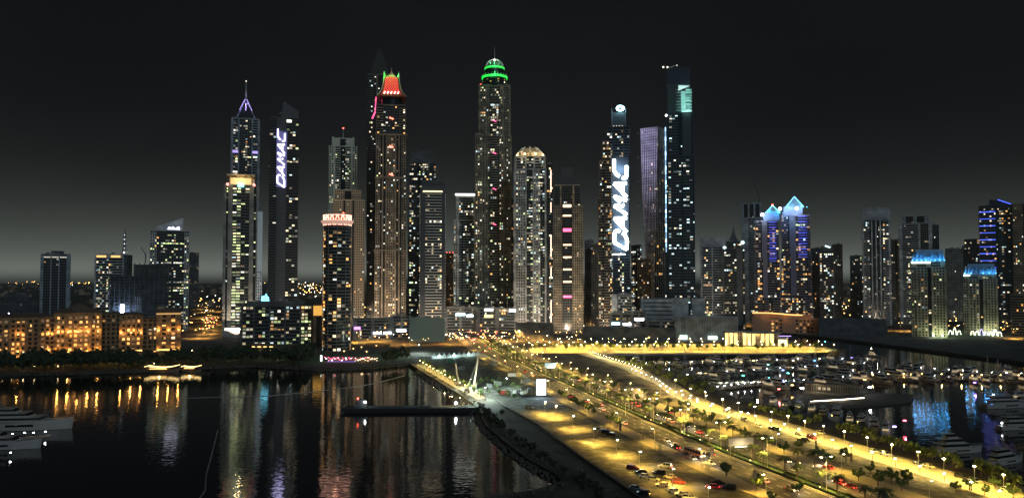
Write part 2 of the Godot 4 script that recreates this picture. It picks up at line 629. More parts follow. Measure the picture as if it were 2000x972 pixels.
func build_skyline() -> void:
	var M = mats
	var cool = [0.5, 2, 3, 2, 0.3, 0.1]
	var warm = [2, 3, 1.5, 0.3, 0.3, 1]
	var mixed = [1, 3, 3, 1.2, 0.6, 0.2]
	# ---- far left: offices beyond the hotel
	var g: Array = [-725.32, -1228.2, 0.5334, 38.716, 114.52]
	var o = tower("office_tower", "dark glass office tower with pale piers, alone at the left end of the skyline", g, {"fh": 4.2, "r": 0.9, "p": 0.035, "rows": 0.06, "pal": cool, "wall": M.grey_concrete, "pier": M.blue_grey, "tiers": [[1.0, 1, 1, 0, "P1 G3 P0.6 G3 P0.6 G3 P1.6", "P1 G4 P1 G4 P1"]]})
	roof_box(o, "plant_room", Vector3(g[3] * 0.06, g[4], 0), Vector3(g[3] * 0.45, 6, g[3] * 0.4), M.dark_concrete)
	band(o, g, g[4] - 5.0, 2.0, 0.94, 0.03, window_glow(2, 1), "lit_top_window")
	g = [-633.44, -1215.22, 0.4805, 39.478, 114.18]
	o = tower("banded_tower", "white banded tower with two amber lit panels along its roof edge", g, {"fh": 4.0, "r": 0.8, "p": 0.14, "low": 1.0, "bright": 0.3, "pal": [0.5, 2, 3, 2, 1, 0.2], "wall": M.pale_panel, "tiers": [[0.95, 1, 1, 0, "P0.5 B9 P0.3", "B6"], [1.0, 0.96, 0.9, 0, "S1", "S1"]]})
	for k in 2:
		var lb = MB.new()
		lb.at(Vector3((-0.28 + 0.5 * k) * g[3], g[4] * 0.972, g[3] * 0.36 + 0.75), Vector3(g[3] * 0.33, g[4] * 0.032, 0.5))
		part("lit_roof_sign", lb, window_glow(0, 2), o)
	mast(Vector3(-661.29, 162.97, -1318.45), 46.0)
	construction_tower()
	g = [-514.96, -1161.53, 0.4173, 52.635, 147.48]
	o = tower("sail_crowned_office", "glass office tower with slanted white crown and bluish rooftop sign", g, {"fh": 4.1, "r": 0.7, "p": 0.17, "rows": 0.16, "low": 0.6, "pal": [0.5, 2, 2, 1, 3, 0.1], "wall": M.pale_panel, "pier": M.pale_panel, "tiers": [[1.0, 1, 1, 0, "W1.6 G7 W1.2", "W3 G3 W3"]]})
	var b = MB.new()
	var d: float = g[3] * 0.7
	for k in 2:
		var z: float = d * 0.1 - k * 1.5
		b.quad(Vector3(-0.36 * g[3], g[4], z), Vector3(-0.36 * g[3], g[4] + 7, z), Vector3(0.34 * g[3], g[4] + 21, z), Vector3(0.34 * g[3], g[4], z))
	b.quad(Vector3(0.34 * g[3], g[4], d * 0.1), Vector3(0.34 * g[3], g[4] + 21, d * 0.1), Vector3(0.34 * g[3], g[4] + 21, d * 0.1 - 1.5), Vector3(0.34 * g[3], g[4], d * 0.1 - 1.5))
	b.quad(Vector3(-0.36 * g[3], g[4] + 7, d * 0.1), Vector3(-0.36 * g[3], g[4] + 7, d * 0.1 - 1.5), Vector3(0.34 * g[3], g[4] + 21, d * 0.1 - 1.5), Vector3(0.34 * g[3], g[4] + 21, d * 0.1))
	part("crown", b, M.pale_panel, o)
	script_sign(o, Vector3(0.1 * g[3], g[4] + 2.5, d * 0.5 + 0.2), 17.0, 4.6, glow("sign_violet_white", 0.72, 0.74, 1.0, 5.0), 3)
	# ---- the pair with the spire
	g = [-406.77, -1172.15, 0.3340, 39.015, 316.97]
	o = tower("spire_tower", "pale tower tapering to a purple lit lattice crown and needle spire", g, {"fh": 3.9, "r": 0.9, "p": 0.16, "low": 0.4, "bright": 0.35, "pal": mixed, "wall": M.blue_grey, "slab": M.blue_grey, "pier": M.blue_grey, "tiers": [[1.0, 1, 1, 0, "P0.6 B2 P0.6 G5 P0.6 B2 P0.6", "P1 B3 P1 G3 P1 B3 P1"]]})
	spire_crown(o, g, 378.32, 349.56)
	g = [-358.85, -1091.29, 0.3177, 10.218, 169.79]
	o = tower("slab_block", "blank pale blue slab wall beside the tower with the golden crown", g, {"fh": 4.0, "r": 1.6, "p": 0.02, "pal": cool, "wall": surface("pale_blue_wall", 0.5, 0.58, 0.66, 0.8), "tiers": [[0.52, 1, 1, 0, "W1", "W1"], [1.0, 1, 1, 0, "S1", "S1"]]})
	g = [-370.7, -1052.49, 0.3386, 40.147, 202.56]
	o = tower("gold_crowned_tower", "grey tower with rows of greenish lit offices and a golden rim on top", g, {"fh": 4.0, "r": 0.8, "p": 0.33, "rows": 0.1, "bright": 0.6, "bay": 5.2, "pal": [0.2, 1, 1.6, 0.4, 6, 0], "wall": M.grey_concrete, "pier": M.grey_concrete, "pier_out": 1.6, "tiers": [[1.0, 1, 1, 0, "P0.6 D0.7 P1.6 G6.5 P1.6 D1", "P1 B3 P1 B3 P1"]]})
	gold_rim(o, g, 217.78)
	# ---- slanted dark tower with the lit name running up it
	g = [-337.8, -1139.13, 0.2883, 40.635, 320.96]
	o = tower("slant_topped_tower", "black slant-topped tower with a violet sign running up its left edge", g, {"fh": 3.9, "r": 0.8, "p": 0.1, "low": 0.3, "bright": 0.35, "slab_out": 0.8, "bay": 4.2, "pal": [0.6, 3, 2, 1.2, 0.5, 0.1], "wall": M.black_panel, "slab": surface("dusky_slab", 0.045, 0.045, 0.05, 0.8), "tiers": [[0.97, 1, 1, 0, "B2.2 S2 B4.6", "B2 S1 B2"]]})
	slant_top(o, g, 336.8)
	# ---- low office block in front
	g = [-278.61, -919.65, 0.2942, 80.921, 50.09]
	o = tower("office_block", "broad low office block with yellow lit floors behind the dark trees", g, {"fh": 4.1, "r": 0.35, "p": 0.34, "rows": 0.2, "bright": 0.25, "bay": 3.6, "pal": [0.8, 3, 1.5, 0.6, 3, 0.2], "wall": M.dark_concrete, "group": "mid-rise blocks", "tiers": [[0.9, 1, 1, 0, "P0.5 B3 P0.4 B4 P0.4 B4 P0.4 B4 P0.4 B3 P0.5", "B4"], [1.0, 0.8, 0.7, -0.02, "S1", "S1"]]})
	script_sign(o, Vector3(-0.17 * g[3], g[4] + 1, g[3] * 0.1), 9.0, 9.0, glow("sign_cyan", 0.2, 0.75, 1.0, 3.0), 2)
	g = [-224.54, -899.83, 0.2445, 12.039, 46.997]
	o = tower("lift_shaft_block", "tan stair block with a glowing amber cube on top", g, {"fh": 4.0, "r": 1.2, "p": 0.0, "pal": warm, "wall": M.tan, "group": "mid-rise blocks", "tiers": [[0.72, 1, 1, 0, "S1 D1.6 S1", "S1"]]})
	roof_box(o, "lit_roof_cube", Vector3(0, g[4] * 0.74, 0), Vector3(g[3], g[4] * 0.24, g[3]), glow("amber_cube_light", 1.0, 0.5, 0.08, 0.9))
	round_tower()
	# ---- behind it
	g = [-276.18, -1256.89, 0.2163, 43.209, 302.34]
	o = tower("green_white_tower", "pale greenish tower with speckled lit windows and a red beacon mast", g, {"fh": 3.8, "r": 0.9, "p": 0.2, "low": 0.3, "pal": [0.4, 3, 3, 1.2, 1, 0], "wall": surface("greenish_white", 0.42, 0.44, 0.36, 0.9), "crest": 3.0, "tiers": [[0.955, 1, 1, 0, "W1.3 P0.5 B1.6 D1.4 B1.6 P0.5 W1.3", "W3 P1 B3 P1 W3"], [1.0, 0.8, 0.8, 0, "P0.5 S2 D2 S2 P0.5", "S1"]]})
	b = MB.new()
	b.tube([[Vector3(0, g[4], 0), 0.7], [Vector3(0, g[4] + 19, 0), 0.2]], 6)
	part("mast", b, M.steel, o)
	beacon(o, Vector3(0, g[4] + 20, 0), glow("red_beacon", 1.0, 0.1, 0.06, 7.0), 1.3)
	g = [-246.23, -1162.67, 0.2087, 45.95, 207.62]
	o = tower("brown_tower", "brown stepped apartment tower behind the round tower with pink crown", g, {"fh": 3.7, "r": 0.8, "p": 0.05, "low": 1.5, "pal": mixed, "wall": surface("brown_render", 0.34, 0.26, 0.18, 0.9), "tiers": [[0.93, 1, 1, 0, "W3 D0.6 W2 D0.6 W3", "W3 D1 W3"], [1.0, 0.82, 0.8, -0.03, "W2 D1.5 W2", "W1"]]})
	# ---- the dark tower with a pyramid top and the one with the red crown before it
	g = [-226.42, -1309.53, 0.1712, 38.712, 419.22]
	o = tower("dark_pyramid_tower", "dark tower with a pointed unlit pyramid roof behind the red crowned tower", g, {"fh": 3.9, "r": 1.0, "p": 0.06, "pal": cool, "wall": surface("dim_wall", 0.09, 0.085, 0.075, 0.9), "tiers": [[1.0, 1, 1, 0, "B2.4 D0.6 P0.8 D3 P0.8 D1", "B3 D1 B3"]]})
	b = MB.new()
	var top = 465.34
	for k in 4:
		var a: float = PI / 4 + k * PI / 2
		var c: float = a + PI / 2
		var rr: float = g[3] * 0.6
		b.quad(Vector3(sin(a) * rr, g[4], cos(a) * rr), Vector3(sin(a) * rr * 0.18, top, cos(a) * rr * 0.18), Vector3(sin(c) * rr * 0.18, top, cos(c) * rr * 0.18), Vector3(sin(c) * rr, g[4], cos(c) * rr))
	part("pyramid_roof", b, surface("dim_roof", 0.03, 0.028, 0.026, 0.8), o)
	script_sign(o, Vector3(0.02 * g[3], 126.97, g[3] * 0.5 + 1.5), 5, 5, glow("white_sign", 0.9, 0.95, 1.0, 4.0), 1)
	red_crown_tower()
	# ---- between red crown and green crown
	g = [-141.12, -1208.34, 0.1163, 42.222, 263.4]
	o = tower("speckled_tower", "dim tower with scattered white windows rising behind the black banded tower", g, {"fh": 3.8, "r": 0.9, "p": 0.17, "bright": 0.4, "pal": [0.8, 3, 2.5, 2, 1, 0.1], "wall": M.dark_concrete, "tiers": [[0.97, 1, 1, 0, "P0.4 B2.5 D1 B2.5 P0.4 B2", "B3 D1 B3"], [1.0, 0.9, 0.8, 0.05, "S1", "S1"]]})
	roof_box(o, "roof_cap", Vector3(0, g[4], 0), Vector3(g[3] * 0.75, 276.92 - g[4], g[3] * 0.6), M.dark_concrete)
	g = [-109.01, -1059.41, 0.1025, 33.062, 203.61]
	o = tower("black_banded_tower", "black tower with thin white balcony lines and few lit floors", g, {"fh": 3.9, "r": 0.8, "p": 0.07, "rows": 0.08, "low": 1.5, "pal": [1, 4, 2, 0.3, 0.5, 0.2], "wall": M.black_panel, "slab": surface("pale_band", 0.4, 0.4, 0.38, 0.8), "tiers": [[0.96, 1, 1, 0, "S1.6 B5.4 S1", "B3 S2 B3"], [1.0, 0.92, 0.9, 0, "S1", "S1"]]})
	roof_box(o, "roof_cap", Vector3(0, g[4], 0), Vector3(g[3] * 0.9, 211.29 - g[4], g[3] * 0.5), M.dark_concrete)
	band(o, g, g[4] * 0.955, 1.8, 0.8, 0.05, window_glow(1, 2), "lit_top_window")
	g = [-70.954, -1168.98, 0.0606, 33.588, 199.59]
	o = tower("white_rimmed_tower", "pale grey tower with a bright white lit roof edge beside the green crown", g, {"fh": 3.8, "r": 0.8, "p": 0.11, "low": 0.8, "pal": [0.3, 1.5, 3, 2, 1.5, 0], "wall": M.pale_panel, "slab": M.blue_grey, "tiers": [[0.82, 1, 1, 0, "W1.4 S0.7 B1 D0.5 B3 D0.4 B1 S1", "W4 B3 W4"], [1.0, 0.88, 0.9, 0.04, "S0.8 B4 S0.8", "S1 B3 S1"]]})
	band(o, g, g[4] + 1.6, 3.0, 0.9, 0.04, glow("white_roof_light", 1.0, 0.98, 0.88, 2.2), "roof_edge_light")
	green_crown_tower()
	gem_crown_tower()
	# ---- dark topped tower with pink lit floors
	g = [78.795, -1100.93, -0.0714, 43.631, 208.02]
	o = tower("pink_floored_tower", "stone tower with dark domed top and pink lit floors up its middle", g, {"fh": 3.7, "r": 0.8, "p": 0.03, "low": 0.5, "pal": warm, "wall": M.beige, "tiers": [[0.86, 1, 1, 0, "W3.4 D0.3 G2.8 D0.3 W3.4", "W4 D1 W4"], [1.0, 0.82, 0.85, 0.0, "G1 P0.3 G2 P0.3 G1", "G3"]]})
	roof_box(o, "stepped_top", Vector3(0, g[4], 0), Vector3(g[3] * 0.62, 221.75 - g[4], g[3] * 0.5), M.black_panel)
	roof_box(o, "plant_room", Vector3(0, 221.75, 0), Vector3(g[3] * 0.4, 234.76 - 221.75, g[3] * 0.3), M.black_panel)
	var rows = [[402, 4, 0], [421, 2.4, 0], [449, 4.5, 1], [478, 2.2, 0], [502, 2.2, 0], [526, 2.4, 0], [550, 2.6, 0], [579, 3, 1]]
	var marks = [179.16, 165.47, 145.31, 124.47, 107.24, 90.03, 72.84, 52.095]
	for k in rows.size():
		b = MB.new()
		b.at(Vector3(0, marks[k], g[3] * 0.4 + 0.5), Vector3(g[3] * 0.27, rows[k][1], 0.6))
		part("lit_floor_window", b, glow("crimson_sign", 1.0, 0.1, 0.25, 3.0) if rows[k][2] else glow("peach_window", 1.0, 0.68, 0.42, 2.0), o)
	# slim neighbours with lit edges
	for q in [[[51.785, -1053.86, -0.0491, 7.608, 231.54], "first"], [[1.768, -1071.96, -0.0016, 4.932, 187.34], "second"]]:
		g = q[0]
		o = tower("slim_tower", "narrow dark wing with a pinkish light strip, right of the gem-topped tower" if q[1] == "first" else "narrow dark wing with a light strip, right of the green crowned tower", g, {"fh": 3.8, "r": 2.0, "p": 0.1, "low": 2.0, "pal": warm, "wall": M.dark_concrete, "tiers": [[1.0, 1, 1, 0, "B1", "B4"]]})
		for k in 5:
			b = MB.new()
			var h0: float = g[4] * (0.97 - 0.19 * k)
			b.box(Vector3(g[3] * 0.1, h0 - g[4] * (0.13 if k % 2 == 0 else 0.06), g[3] + 1.6), Vector3(g[3] * 0.28, h0, g[3] + 2.0))
			part("edge_light", b, glow("rose_strip", 1.0, 0.66, 0.5, 2.4), o)
	big_sign_tower()
	twisted_tower()
	dark_glass_tower()
	mid_blocks()
	right_towers()
	added_facade_floods()


# a lit band across the front of a tower
func band(o: Node3D, g: Array, y: float, h: float, share: float, depth_share: float, m: Material, called: String) -> void:
	var b = MB.new()
	var r = 0.8
	b.box(Vector3(-g[3] * share / 2, y, g[3] * 0.5 * r + 0.4), Vector3(g[3] * share / 2, y + h, g[3] * 0.5 * r + 1.0 + g[3] * depth_share))
	part(called, b, m, o)


# flowing strokes of light, as a sign too far away to read
func script_sign(o: Node3D, p: Vector3, w: float, h: float, m: Material, strokes: int) -> void:
	var b = MB.new()
	var t = h * 0.09
	b.bar(p + Vector3(-w / 2, h * 0.1, 0), p + Vector3(w / 2, h * 0.1, 0), t)
	for k in strokes * 2:
		var x = -w / 2 + w * (k + 0.3) / (strokes * 2)
		b.bar(p + Vector3(x, h * 0.1, 0), p + Vector3(x + w * 0.04, h * (0.55 + 0.4 * ((k * 7) % 3) / 2.0), 0), t)
		if k % 2 == 0:
			b.bar(p + Vector3(x, h * 0.6, 0), p + Vector3(x + w / (strokes * 2), h * 0.55, 0), t)
	part("lit_sign", b, m, o)


func mast(p: Vector3, tall: float) -> void:
	var o = thing("telecom_mast", "lattice mast with white lights beside the banded tower", "mast", Vector3(p.x, 0, p.z))
	var b = MB.new()
	var y0 = p.y - tall
	b.box(Vector3(-9, 0, -9), Vector3(9, y0, 9))
	part("mast_building", b, mats.dark_concrete, o)
	b = MB.new()
	for s in [[-1, -1], [1, -1], [1, 1], [-1, 1]]:
		b.bar(Vector3(s[0] * 3.2, y0, s[1] * 3.2), Vector3(s[0] * 0.5, p.y - 6, s[1] * 0.5), 0.4)
	for k in 9:
		var f0 = k / 9.0
		var f1 = (k + 1) / 9.0
		var r0 = lerpf(3.2, 0.5, f0)
		var r1 = lerpf(3.2, 0.5, f1)
		var ya = lerpf(y0, p.y - 6, f0)
		var yb = lerpf(y0, p.y - 6, f1)
		b.bar(Vector3(-r0, ya, r0), Vector3(r1, yb, r1), 0.25)
		b.bar(Vector3(r0, ya, r0), Vector3(-r1, yb, r1), 0.25)
		b.bar(Vector3(-r0, ya, r0), Vector3(r0, ya, r0), 0.25)
	b.bar(Vector3(0, p.y - 6, 0), Vector3(0, p.y, 0), 0.3)
	part("lattice", b, mats.steel, o)
	for k in 5:
		beacon(o, Vector3(0.5 - k * 0.2, y0 + 4 + k * 7.5, 2.4 - 0.4 * k), glow("mast_light", 0.85, 0.88, 1.0, 4.0), 1.6 if k == 0 else 0.7, "mast_light")


func construction_tower() -> void:
	var g: Array = [-520.88, -1081, 0.4490, 72.991, 99.011]
	var o = thing("unfinished_tower", "unfinished concrete block with a harsh blue-white work light in front", "tower", Vector3(g[0], 0, g[1]), g[2])
	var b = MB.new()
	var w: float = g[3]
	var d = w * 0.5
	var h2: float = 82.815
	b.box(Vector3(-w / 2 + 1.5, 0, -d / 2 + 1), Vector3(w / 2 - 1.5, h2 - 2, d / 2 - 3))
	b.box(Vector3(-w * 0.1, h2 - 2, -d / 2 + 1), Vector3(w / 2 - 1.5, g[4] - 3, d / 2 - 3))
	part("inner_walls", b, mats.dark_concrete, o)
	b = MB.new()
	var fh = 4.0
	var k = 0
	while k * fh < g[4]:
		var y = k * fh
		var x0 = -w / 2 if y < h2 else -w * 0.12
		b.box(Vector3(x0, y, -d / 2), Vector3(w / 2, y + 0.7, d / 2))
		k += 1
	part("floor_slabs", b, mats.dark_concrete, o, true)
	b = MB.new()
	for j in 13:
		var x = -w / 2 + w * j / 12.0
		var top: float = h2 if x < -w * 0.11 else g[4]
		b.box(Vector3(x - 0.6, 0, d / 2 - 1.6), Vector3(x + 0.6, top, d / 2 - 0.2))
	part("columns", b, mats.dark_concrete, o, true)
	b = MB.new()
	for j in 4:
		b.box(Vector3(-w * (0.06 - 0.03 * j), 0, d / 2 + 0.4), Vector3(-w * (0.06 - 0.03 * j) + 0.4, 52, d / 2 + 0.9))
	for j in 13:
		b.box(Vector3(-w * 0.065, j * 4, d / 2 + 0.4), Vector3(w * 0.04, j * 4 + 0.4, d / 2 + 0.9))
	part("hoist_frame", b, mats.pale_panel, o)
	b = MB.new()
	b.box(Vector3(-w * 0.31, 25, d / 2 + 2.0), Vector3(-w * 0.25, 42, d / 2 + 2.6))
	part("work_light", b, glow("work_light", 0.75, 0.85, 1.0, 16.0), o)
	lamp_light(Vector3(-w * 0.28, 34, d / 2 + 8.0), Color(0.4, 0.58, 1.0), 800.0, 3.0, o)
	b = MB.new()
	b.bar(Vector3(w * 0.1, g[4], 0), Vector3(w * 0.1, g[4] + 14, 0), 0.7)
	b.bar(Vector3(w * 0.1, g[4] + 12, 0), Vector3(w * 0.02, g[4] + 22, 0), 0.5)
	part("crane", b, mats.dark_metal, o)


func spire_crown(o: Node3D, g: Array, tip: float, join: float) -> void:
	var w: float = g[3]
	var violet = glow("violet_strip", 0.5, 0.36, 1.0, 1.1)
	var b = MB.new()
	# dark glass core that narrows in steps
	b.box(Vector3(-w * 0.34, g[4], -w * 0.3), Vector3(w * 0.34, lerpf(g[4], join, 0.25), w * 0.3))
	b.box(Vector3(-w * 0.2, lerpf(g[4], join, 0.25), -w * 0.2), Vector3(w * 0.2, lerpf(g[4], join, 0.6), w * 0.2))
	part("crown_core", b, mats.dark_glass, o)
	for k in 4:
		var a: float = k * PI / 2 + PI / 4
		var r = w * 0.62
		var dirv = Vector3(sin(a), 0, cos(a))
		b = MB.new()
		var last = dirv * r * 0.98 + Vector3(0, g[4] - 4, 0)
		for q in 6:
			var f = (q + 1) / 6.0
			var nxt = dirv * lerpf(r * 0.98, 1.6, pow(f, 0.85)) + Vector3(0, lerpf(g[4] - 4, join, f), 0)
			b.bar(last, nxt, 0.9)
			last = nxt
		part("crown_rib", b, mats.blue_grey, o)
		b = MB.new()
		b.bar(dirv * r * 0.52 + Vector3(0, lerpf(g[4], join, 0.45), 0.95), dirv * 2.2 + Vector3(0, join, 0.95), 0.35)
		part("rib_light", b, violet, o)
	b = MB.new()
	b.box(Vector3(-0.8, lerpf(g[4], join, 0.45), w * 0.2), Vector3(0.8, lerpf(g[4], join, 0.8), w * 0.2 + 0.6))
	part("crown_light", b, violet, o)
	for s in [-1, 1]:
		b = MB.new()
		b.box(Vector3(s * w * 0.36 - w * 0.1, g[4] * 0.836, w * 0.45 + 1.3), Vector3(s * w * 0.36 + w * 0.1, g[4] * 0.848, w * 0.45 + 1.7))
		part("balcony_light", b, violet, o)
	b = MB.new()
	b.tube([[Vector3(0, join - 4, 0), 2.0], [Vector3(0, lerpf(join, tip, 0.3), 0), 1.3], [Vector3(0, tip, 0), 0.5]], 8)
	part("spire", b, mats.pale_panel, o)
	beacon(o, Vector3(0, tip, 0), window_glow(2, 2), 1.0)
	lamp_light(Vector3(0, lerpf(g[4], join, 0.75), w * 0.4), Color(0.5, 0.36, 1.0), 220.0, 1.0, o)


func gold_rim(o: Node3D, g: Array, top: float) -> void:
	var w: float = g[3]
	var d = w * 0.8
	var h: float = g[4]
	var b = MB.new()
	b.box(Vector3(-w * 0.37, h, -d * 0.42), Vector3(w * 0.37, top - 2.5, d * 0.42))
	part("crown_wall", b, mats.sand_stone, o)
	b = MB.new()
	b.box(Vector3(-w * 0.46, top - 2.5, -d * 0.5), Vector3(w * 0.46, top, d * 0.52))
	for k in 12:
		var x = -w * 0.44 + w * 0.88 * k / 11.0
		b.box(Vector3(x - 0.3, top - 6, d * 0.43), Vector3(x + 0.3, top - 2.5, d * 0.51))
	part("crown_cornice", b, mats.sand_stone, o)
	b = MB.new()
	b.box(Vector3(-w * 0.33, h + 1.2, d * 0.42 + 0.2), Vector3(w * 0.33, top - 4.5, d * 0.42 + 0.6))
	part("crown_light", b, glow("gold_light", 1.0, 0.62, 0.2, 0.9), o)
	for s in [-1, 1]:
		beacon(o, Vector3(s * w * 0.42, h + 1.0, d * 0.5), glow("rose_beacon", 1.0, 0.25, 0.22, 3.5), 2.0)
	b = MB.new()
	b.box(Vector3(-w * 0.1, h - 2.5, d * 0.5 + 0.6), Vector3(w * 0.1, h + 2.5, d * 0.5 + 1.4))
	part("lit_emblem_sign", b, glow("teal_sign", 0.1, 0.8, 0.9, 2.2), o)
	lamp_light(Vector3(0, h + 6, d * 0.75), Color(1.0, 0.7, 0.3), 330.0, 1.0, o)
	b = MB.new()
	b.box(Vector3(-w * 0.52, 0, d / 2), Vector3(w * 0.52, 9, d / 2 + 14))
	part("podium", b, mats.grey_concrete, o)
	b = MB.new()
	b.box(Vector3(-w * 0.45, 9.2, d / 2 + 13.5), Vector3(w * 0.5, 12.5, d / 2 + 14.2))
	part("lit_podium_sign", b, window_glow(2, 2), o)


const LETTER := {
	"D": [[0, 0, 0, 1], [0, 1, 0.75, 1], [0.75, 1, 1, 0.78], [1, 0.78, 1, 0.2], [1, 0.2, 0.75, 0], [0, 0, 0.75, 0]],
	"A": [[0, 0, 0.5, 1], [0.5, 1, 1, 0], [0.2, 0.32, 0.8, 0.32]],
	"M": [[0, 0, 0.15, 1], [0.15, 1, 0.5, 0.25], [0.5, 0.25, 0.85, 1], [0.85, 1, 1, 0]],
	"C": [[1, 1, 0.2, 1], [0.2, 1, 0, 0.8], [0, 0.8, 0, 0.2], [0, 0.2, 0.2, 0], [0.2, 0, 1, 0]],
}


# the name climbs the tower: letters turned a quarter, reading upwards, each cut by a gap along its middle
func climbing_name(o: Node3D, p: Vector3, tall: float, wide: float, m: Material, stroke: float) -> void:
	var word = "DAMAC"
	var step = tall / 5.0
	for k in 5:
		var b = MB.new()
		for s in LETTER[word[k]]:
			var a = Vector2(s[0], s[1])
			var c = Vector2(s[2], s[3])
			# cut each stroke in two short of the middle line
			var n = 8
			for q in n:
				var e = a.lerp(c, q / float(n))
				var f = a.lerp(c, (q + 1) / float(n))
				if absf((e.y + f.y) * 0.5 - 0.47) < 0.09:
					continue
				var shift_e = 0.38 * e.y
				var shift_f = 0.38 * f.y
				var pe = p + Vector3(wide * (0.5 - e.y), step * (k + e.x * 0.8 + shift_e), 0)
				var pf = p + Vector3(wide * (0.5 - f.y), step * (k + f.x * 0.8 + shift_f), 0)
				b.bar(pe - (pf - pe) * 0.1, pf + (pf - pe) * 0.1, stroke)
		part("lit_letter_sign", b, m, o)


func slant_top(o: Node3D, g: Array, top: float) -> void:
	var w: float = g[3]
	var d = w * 0.8
	var h: float = g[4] * 0.97
	var b = MB.new()
	var x0 = -w * 0.12
	var x1 = w * 0.5
	var low: float = lerpf(h, top, 0.42)
	var peak = -w * 0.04
	for s in [[d / 2 + 1.2, false], [-d / 2, true]]:
		var z: float = s[0]
		b.quad(Vector3(x0, h, z), Vector3(peak, top, z), Vector3(x1, low, z), Vector3(x1, h, z))
	b.quad(Vector3(peak, top, d / 2 + 1.2), Vector3(peak, top, -d / 2), Vector3(x1, low, -d / 2), Vector3(x1, low, d / 2 + 1.2))
	b.quad(Vector3(x0, h, -d / 2), Vector3(peak, top, -d / 2), Vector3(peak, top, d / 2 + 1.2), Vector3(x0, h, d / 2 + 1.2))
	b.quad(Vector3(x1, h, d / 2 + 1.2), Vector3(x1, low, d / 2 + 1.2), Vector3(x1, low, -d / 2), Vector3(x1, h, -d / 2))
	part("slanted_top", b, mats.black_panel, o)
	b = MB.new()
	b.at(Vector3(w * 0.16, h - 4, d / 2 + 1.4), Vector3(w * 0.18, 4, 0.8))
	part("lit_oval_sign", b, window_glow(2, 2), o)
	# the black fin that carries the name, leaning forward a little
	b = MB.new()
	b.box(Vector3(-w * 0.2, 0, d / 2 + 0.5), Vector3(w * 0.08, h, d / 2 + 3.2))
	part("sign_fin", b, mats.black_panel, o)
	climbing_name(o, Vector3(-w * 0.1, 209.75, d / 2 + 4.0), 291.58 - 209.75, w * 0.24, glow("violet_letters", 0.62, 0.58, 1.0, 4.0), 1.0)
	b = MB.new()
	b.box(Vector3(-w * 0.26, 209.75, d / 2 + 3.0), Vector3(w * 0.1, 291.58, d / 2 + 3.4))
	part("sign_backing_screen", b, glow("blue_backing_screen", 0.06, 0.07, 0.6, 0.22), o)


func round_tower() -> void:
	var g: Array = [-191.84, -847.31, 0.2227, 31.68, 135.11]
	var o = thing("round_tower", "round apartment tower with amber windows and a glowing pink crown", "tower", Vector3(g[0], 0, g[1]), g[2], "skyscrapers of the skyline")
	var r: float = g[3] / 2
	var h: float = g[4]
	var top: float = 147.27
	var b = MB.new()
	b.lathe([Vector2(r - 0.9, 0), Vector2(r - 0.9, h), Vector2(0.01, h)], 40)
	part("glass_core", b, mats.dark_glass, o)
	var fh = 3.6
	var floors = int(h / fh)
	b = MB.new()
	var t = new_tower()
	for k in floors + 1:
		b.lathe([Vector2(r - 0.9, k * fh - 0.15), Vector2(r, k * fh - 0.15), Vector2(r, k * fh + 0.3), Vector2(r - 0.9, k * fh + 0.3)], 40)
	part("floor_rings", b, surface("thin_ring", 0.25, 0.23, 0.2, 0.8), o, true)
	var s = {"p": 0.27, "pal": [3, 3, 0.8, 0.3, 0.2, 2.5], "bright": 0.55, "rows": 0.05}
	for j in 20:
		var a = TAU * (j + 0.5) / 20 
		var n = Vector3(sin(a), 0, cos(a))
		var u = Vector3(cos(a), 0, -sin(a))
		var bw = TAU * (r - 0.8) / 20
		var times = 1.0
		if j % 5 == 0:
			times = 2.6
		elif j % 5 == 2:
			times = 0.5
		light_up(t, n * (r - 0.85) - u * bw / 2, u, n, 0, bw, 0, h, fh, 1, 0.15, 0.85, 0.2, s, times)
	for j in 10:
		var a = TAU * j / 10
		b = MB.new()
		b.bar(Vector3(sin(a) * r, 0, cos(a) * r), Vector3(sin(a) * r, h, cos(a) * r), 0.3)
		part("mullion", b, mats.bar_metal, o)
	finish(t, o, {"wall": mats.tan})
	# crown: a drum of light letters with a flared ring
	b = MB.new()
	b.lathe([Vector2(r * 0.92, h), Vector2(r * 0.92, top), Vector2(0.01, top + 1.5)], 40)
	part("crown_drum", b, surface("rose_drum", 0.5, 0.2, 0.15, 0.7), o)
	var pink = glow("pink_crown_light", 1.0, 0.5, 0.36, 2.4)
	for row in 2:
		for j in 16:
			var a = TAU * j / 16
			b = MB.new()
			var n = Vector3(sin(a), 0, cos(a))
			var u = Vector3(cos(a), 0, -sin(a))
			var y0 = lerpf(h, top, 0.06 + 0.48 * row)
			var y1 = lerpf(h, top, 0.48 + 0.48 * row)
			var c = n * (r * 0.92 + 0.3)
			var f = r * 0.13
			b.bar(c - u * f + Vector3(0, y0, 0), c - u * f * 0.1 + Vector3(0, y1, 0), 0.45)
			b.bar(c + u * f + Vector3(0, y0, 0), c + u * f * 0.1 + Vector3(0, y1, 0), 0.45)
			b.bar(c - u * f * 1.2 + Vector3(0, y1, 0), c + u * f * 1.2 + Vector3(0, y1, 0), 0.5)
			if (j + row) % 3 == 0:
				b.bar(c - u * f + Vector3(0, (y0 + y1) / 2, 0), c + u * f + Vector3(0, (y0 + y1) / 2, 0), 0.7)
			part("crown_light", b, pink, o)
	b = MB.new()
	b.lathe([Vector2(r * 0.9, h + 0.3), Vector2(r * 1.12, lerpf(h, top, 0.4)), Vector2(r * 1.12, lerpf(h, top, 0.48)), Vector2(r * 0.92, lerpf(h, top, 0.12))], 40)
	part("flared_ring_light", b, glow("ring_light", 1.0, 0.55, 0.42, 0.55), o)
	beacon(o, Vector3(r * 0.4, top + 2, r * 0.5), glow("red_beacon", 1.0, 0.1, 0.06, 7.0), 0.9)
	lamp_light(Vector3(0, top + 8, 0), Color(1.0, 0.45, 0.3), 60, 2, o)


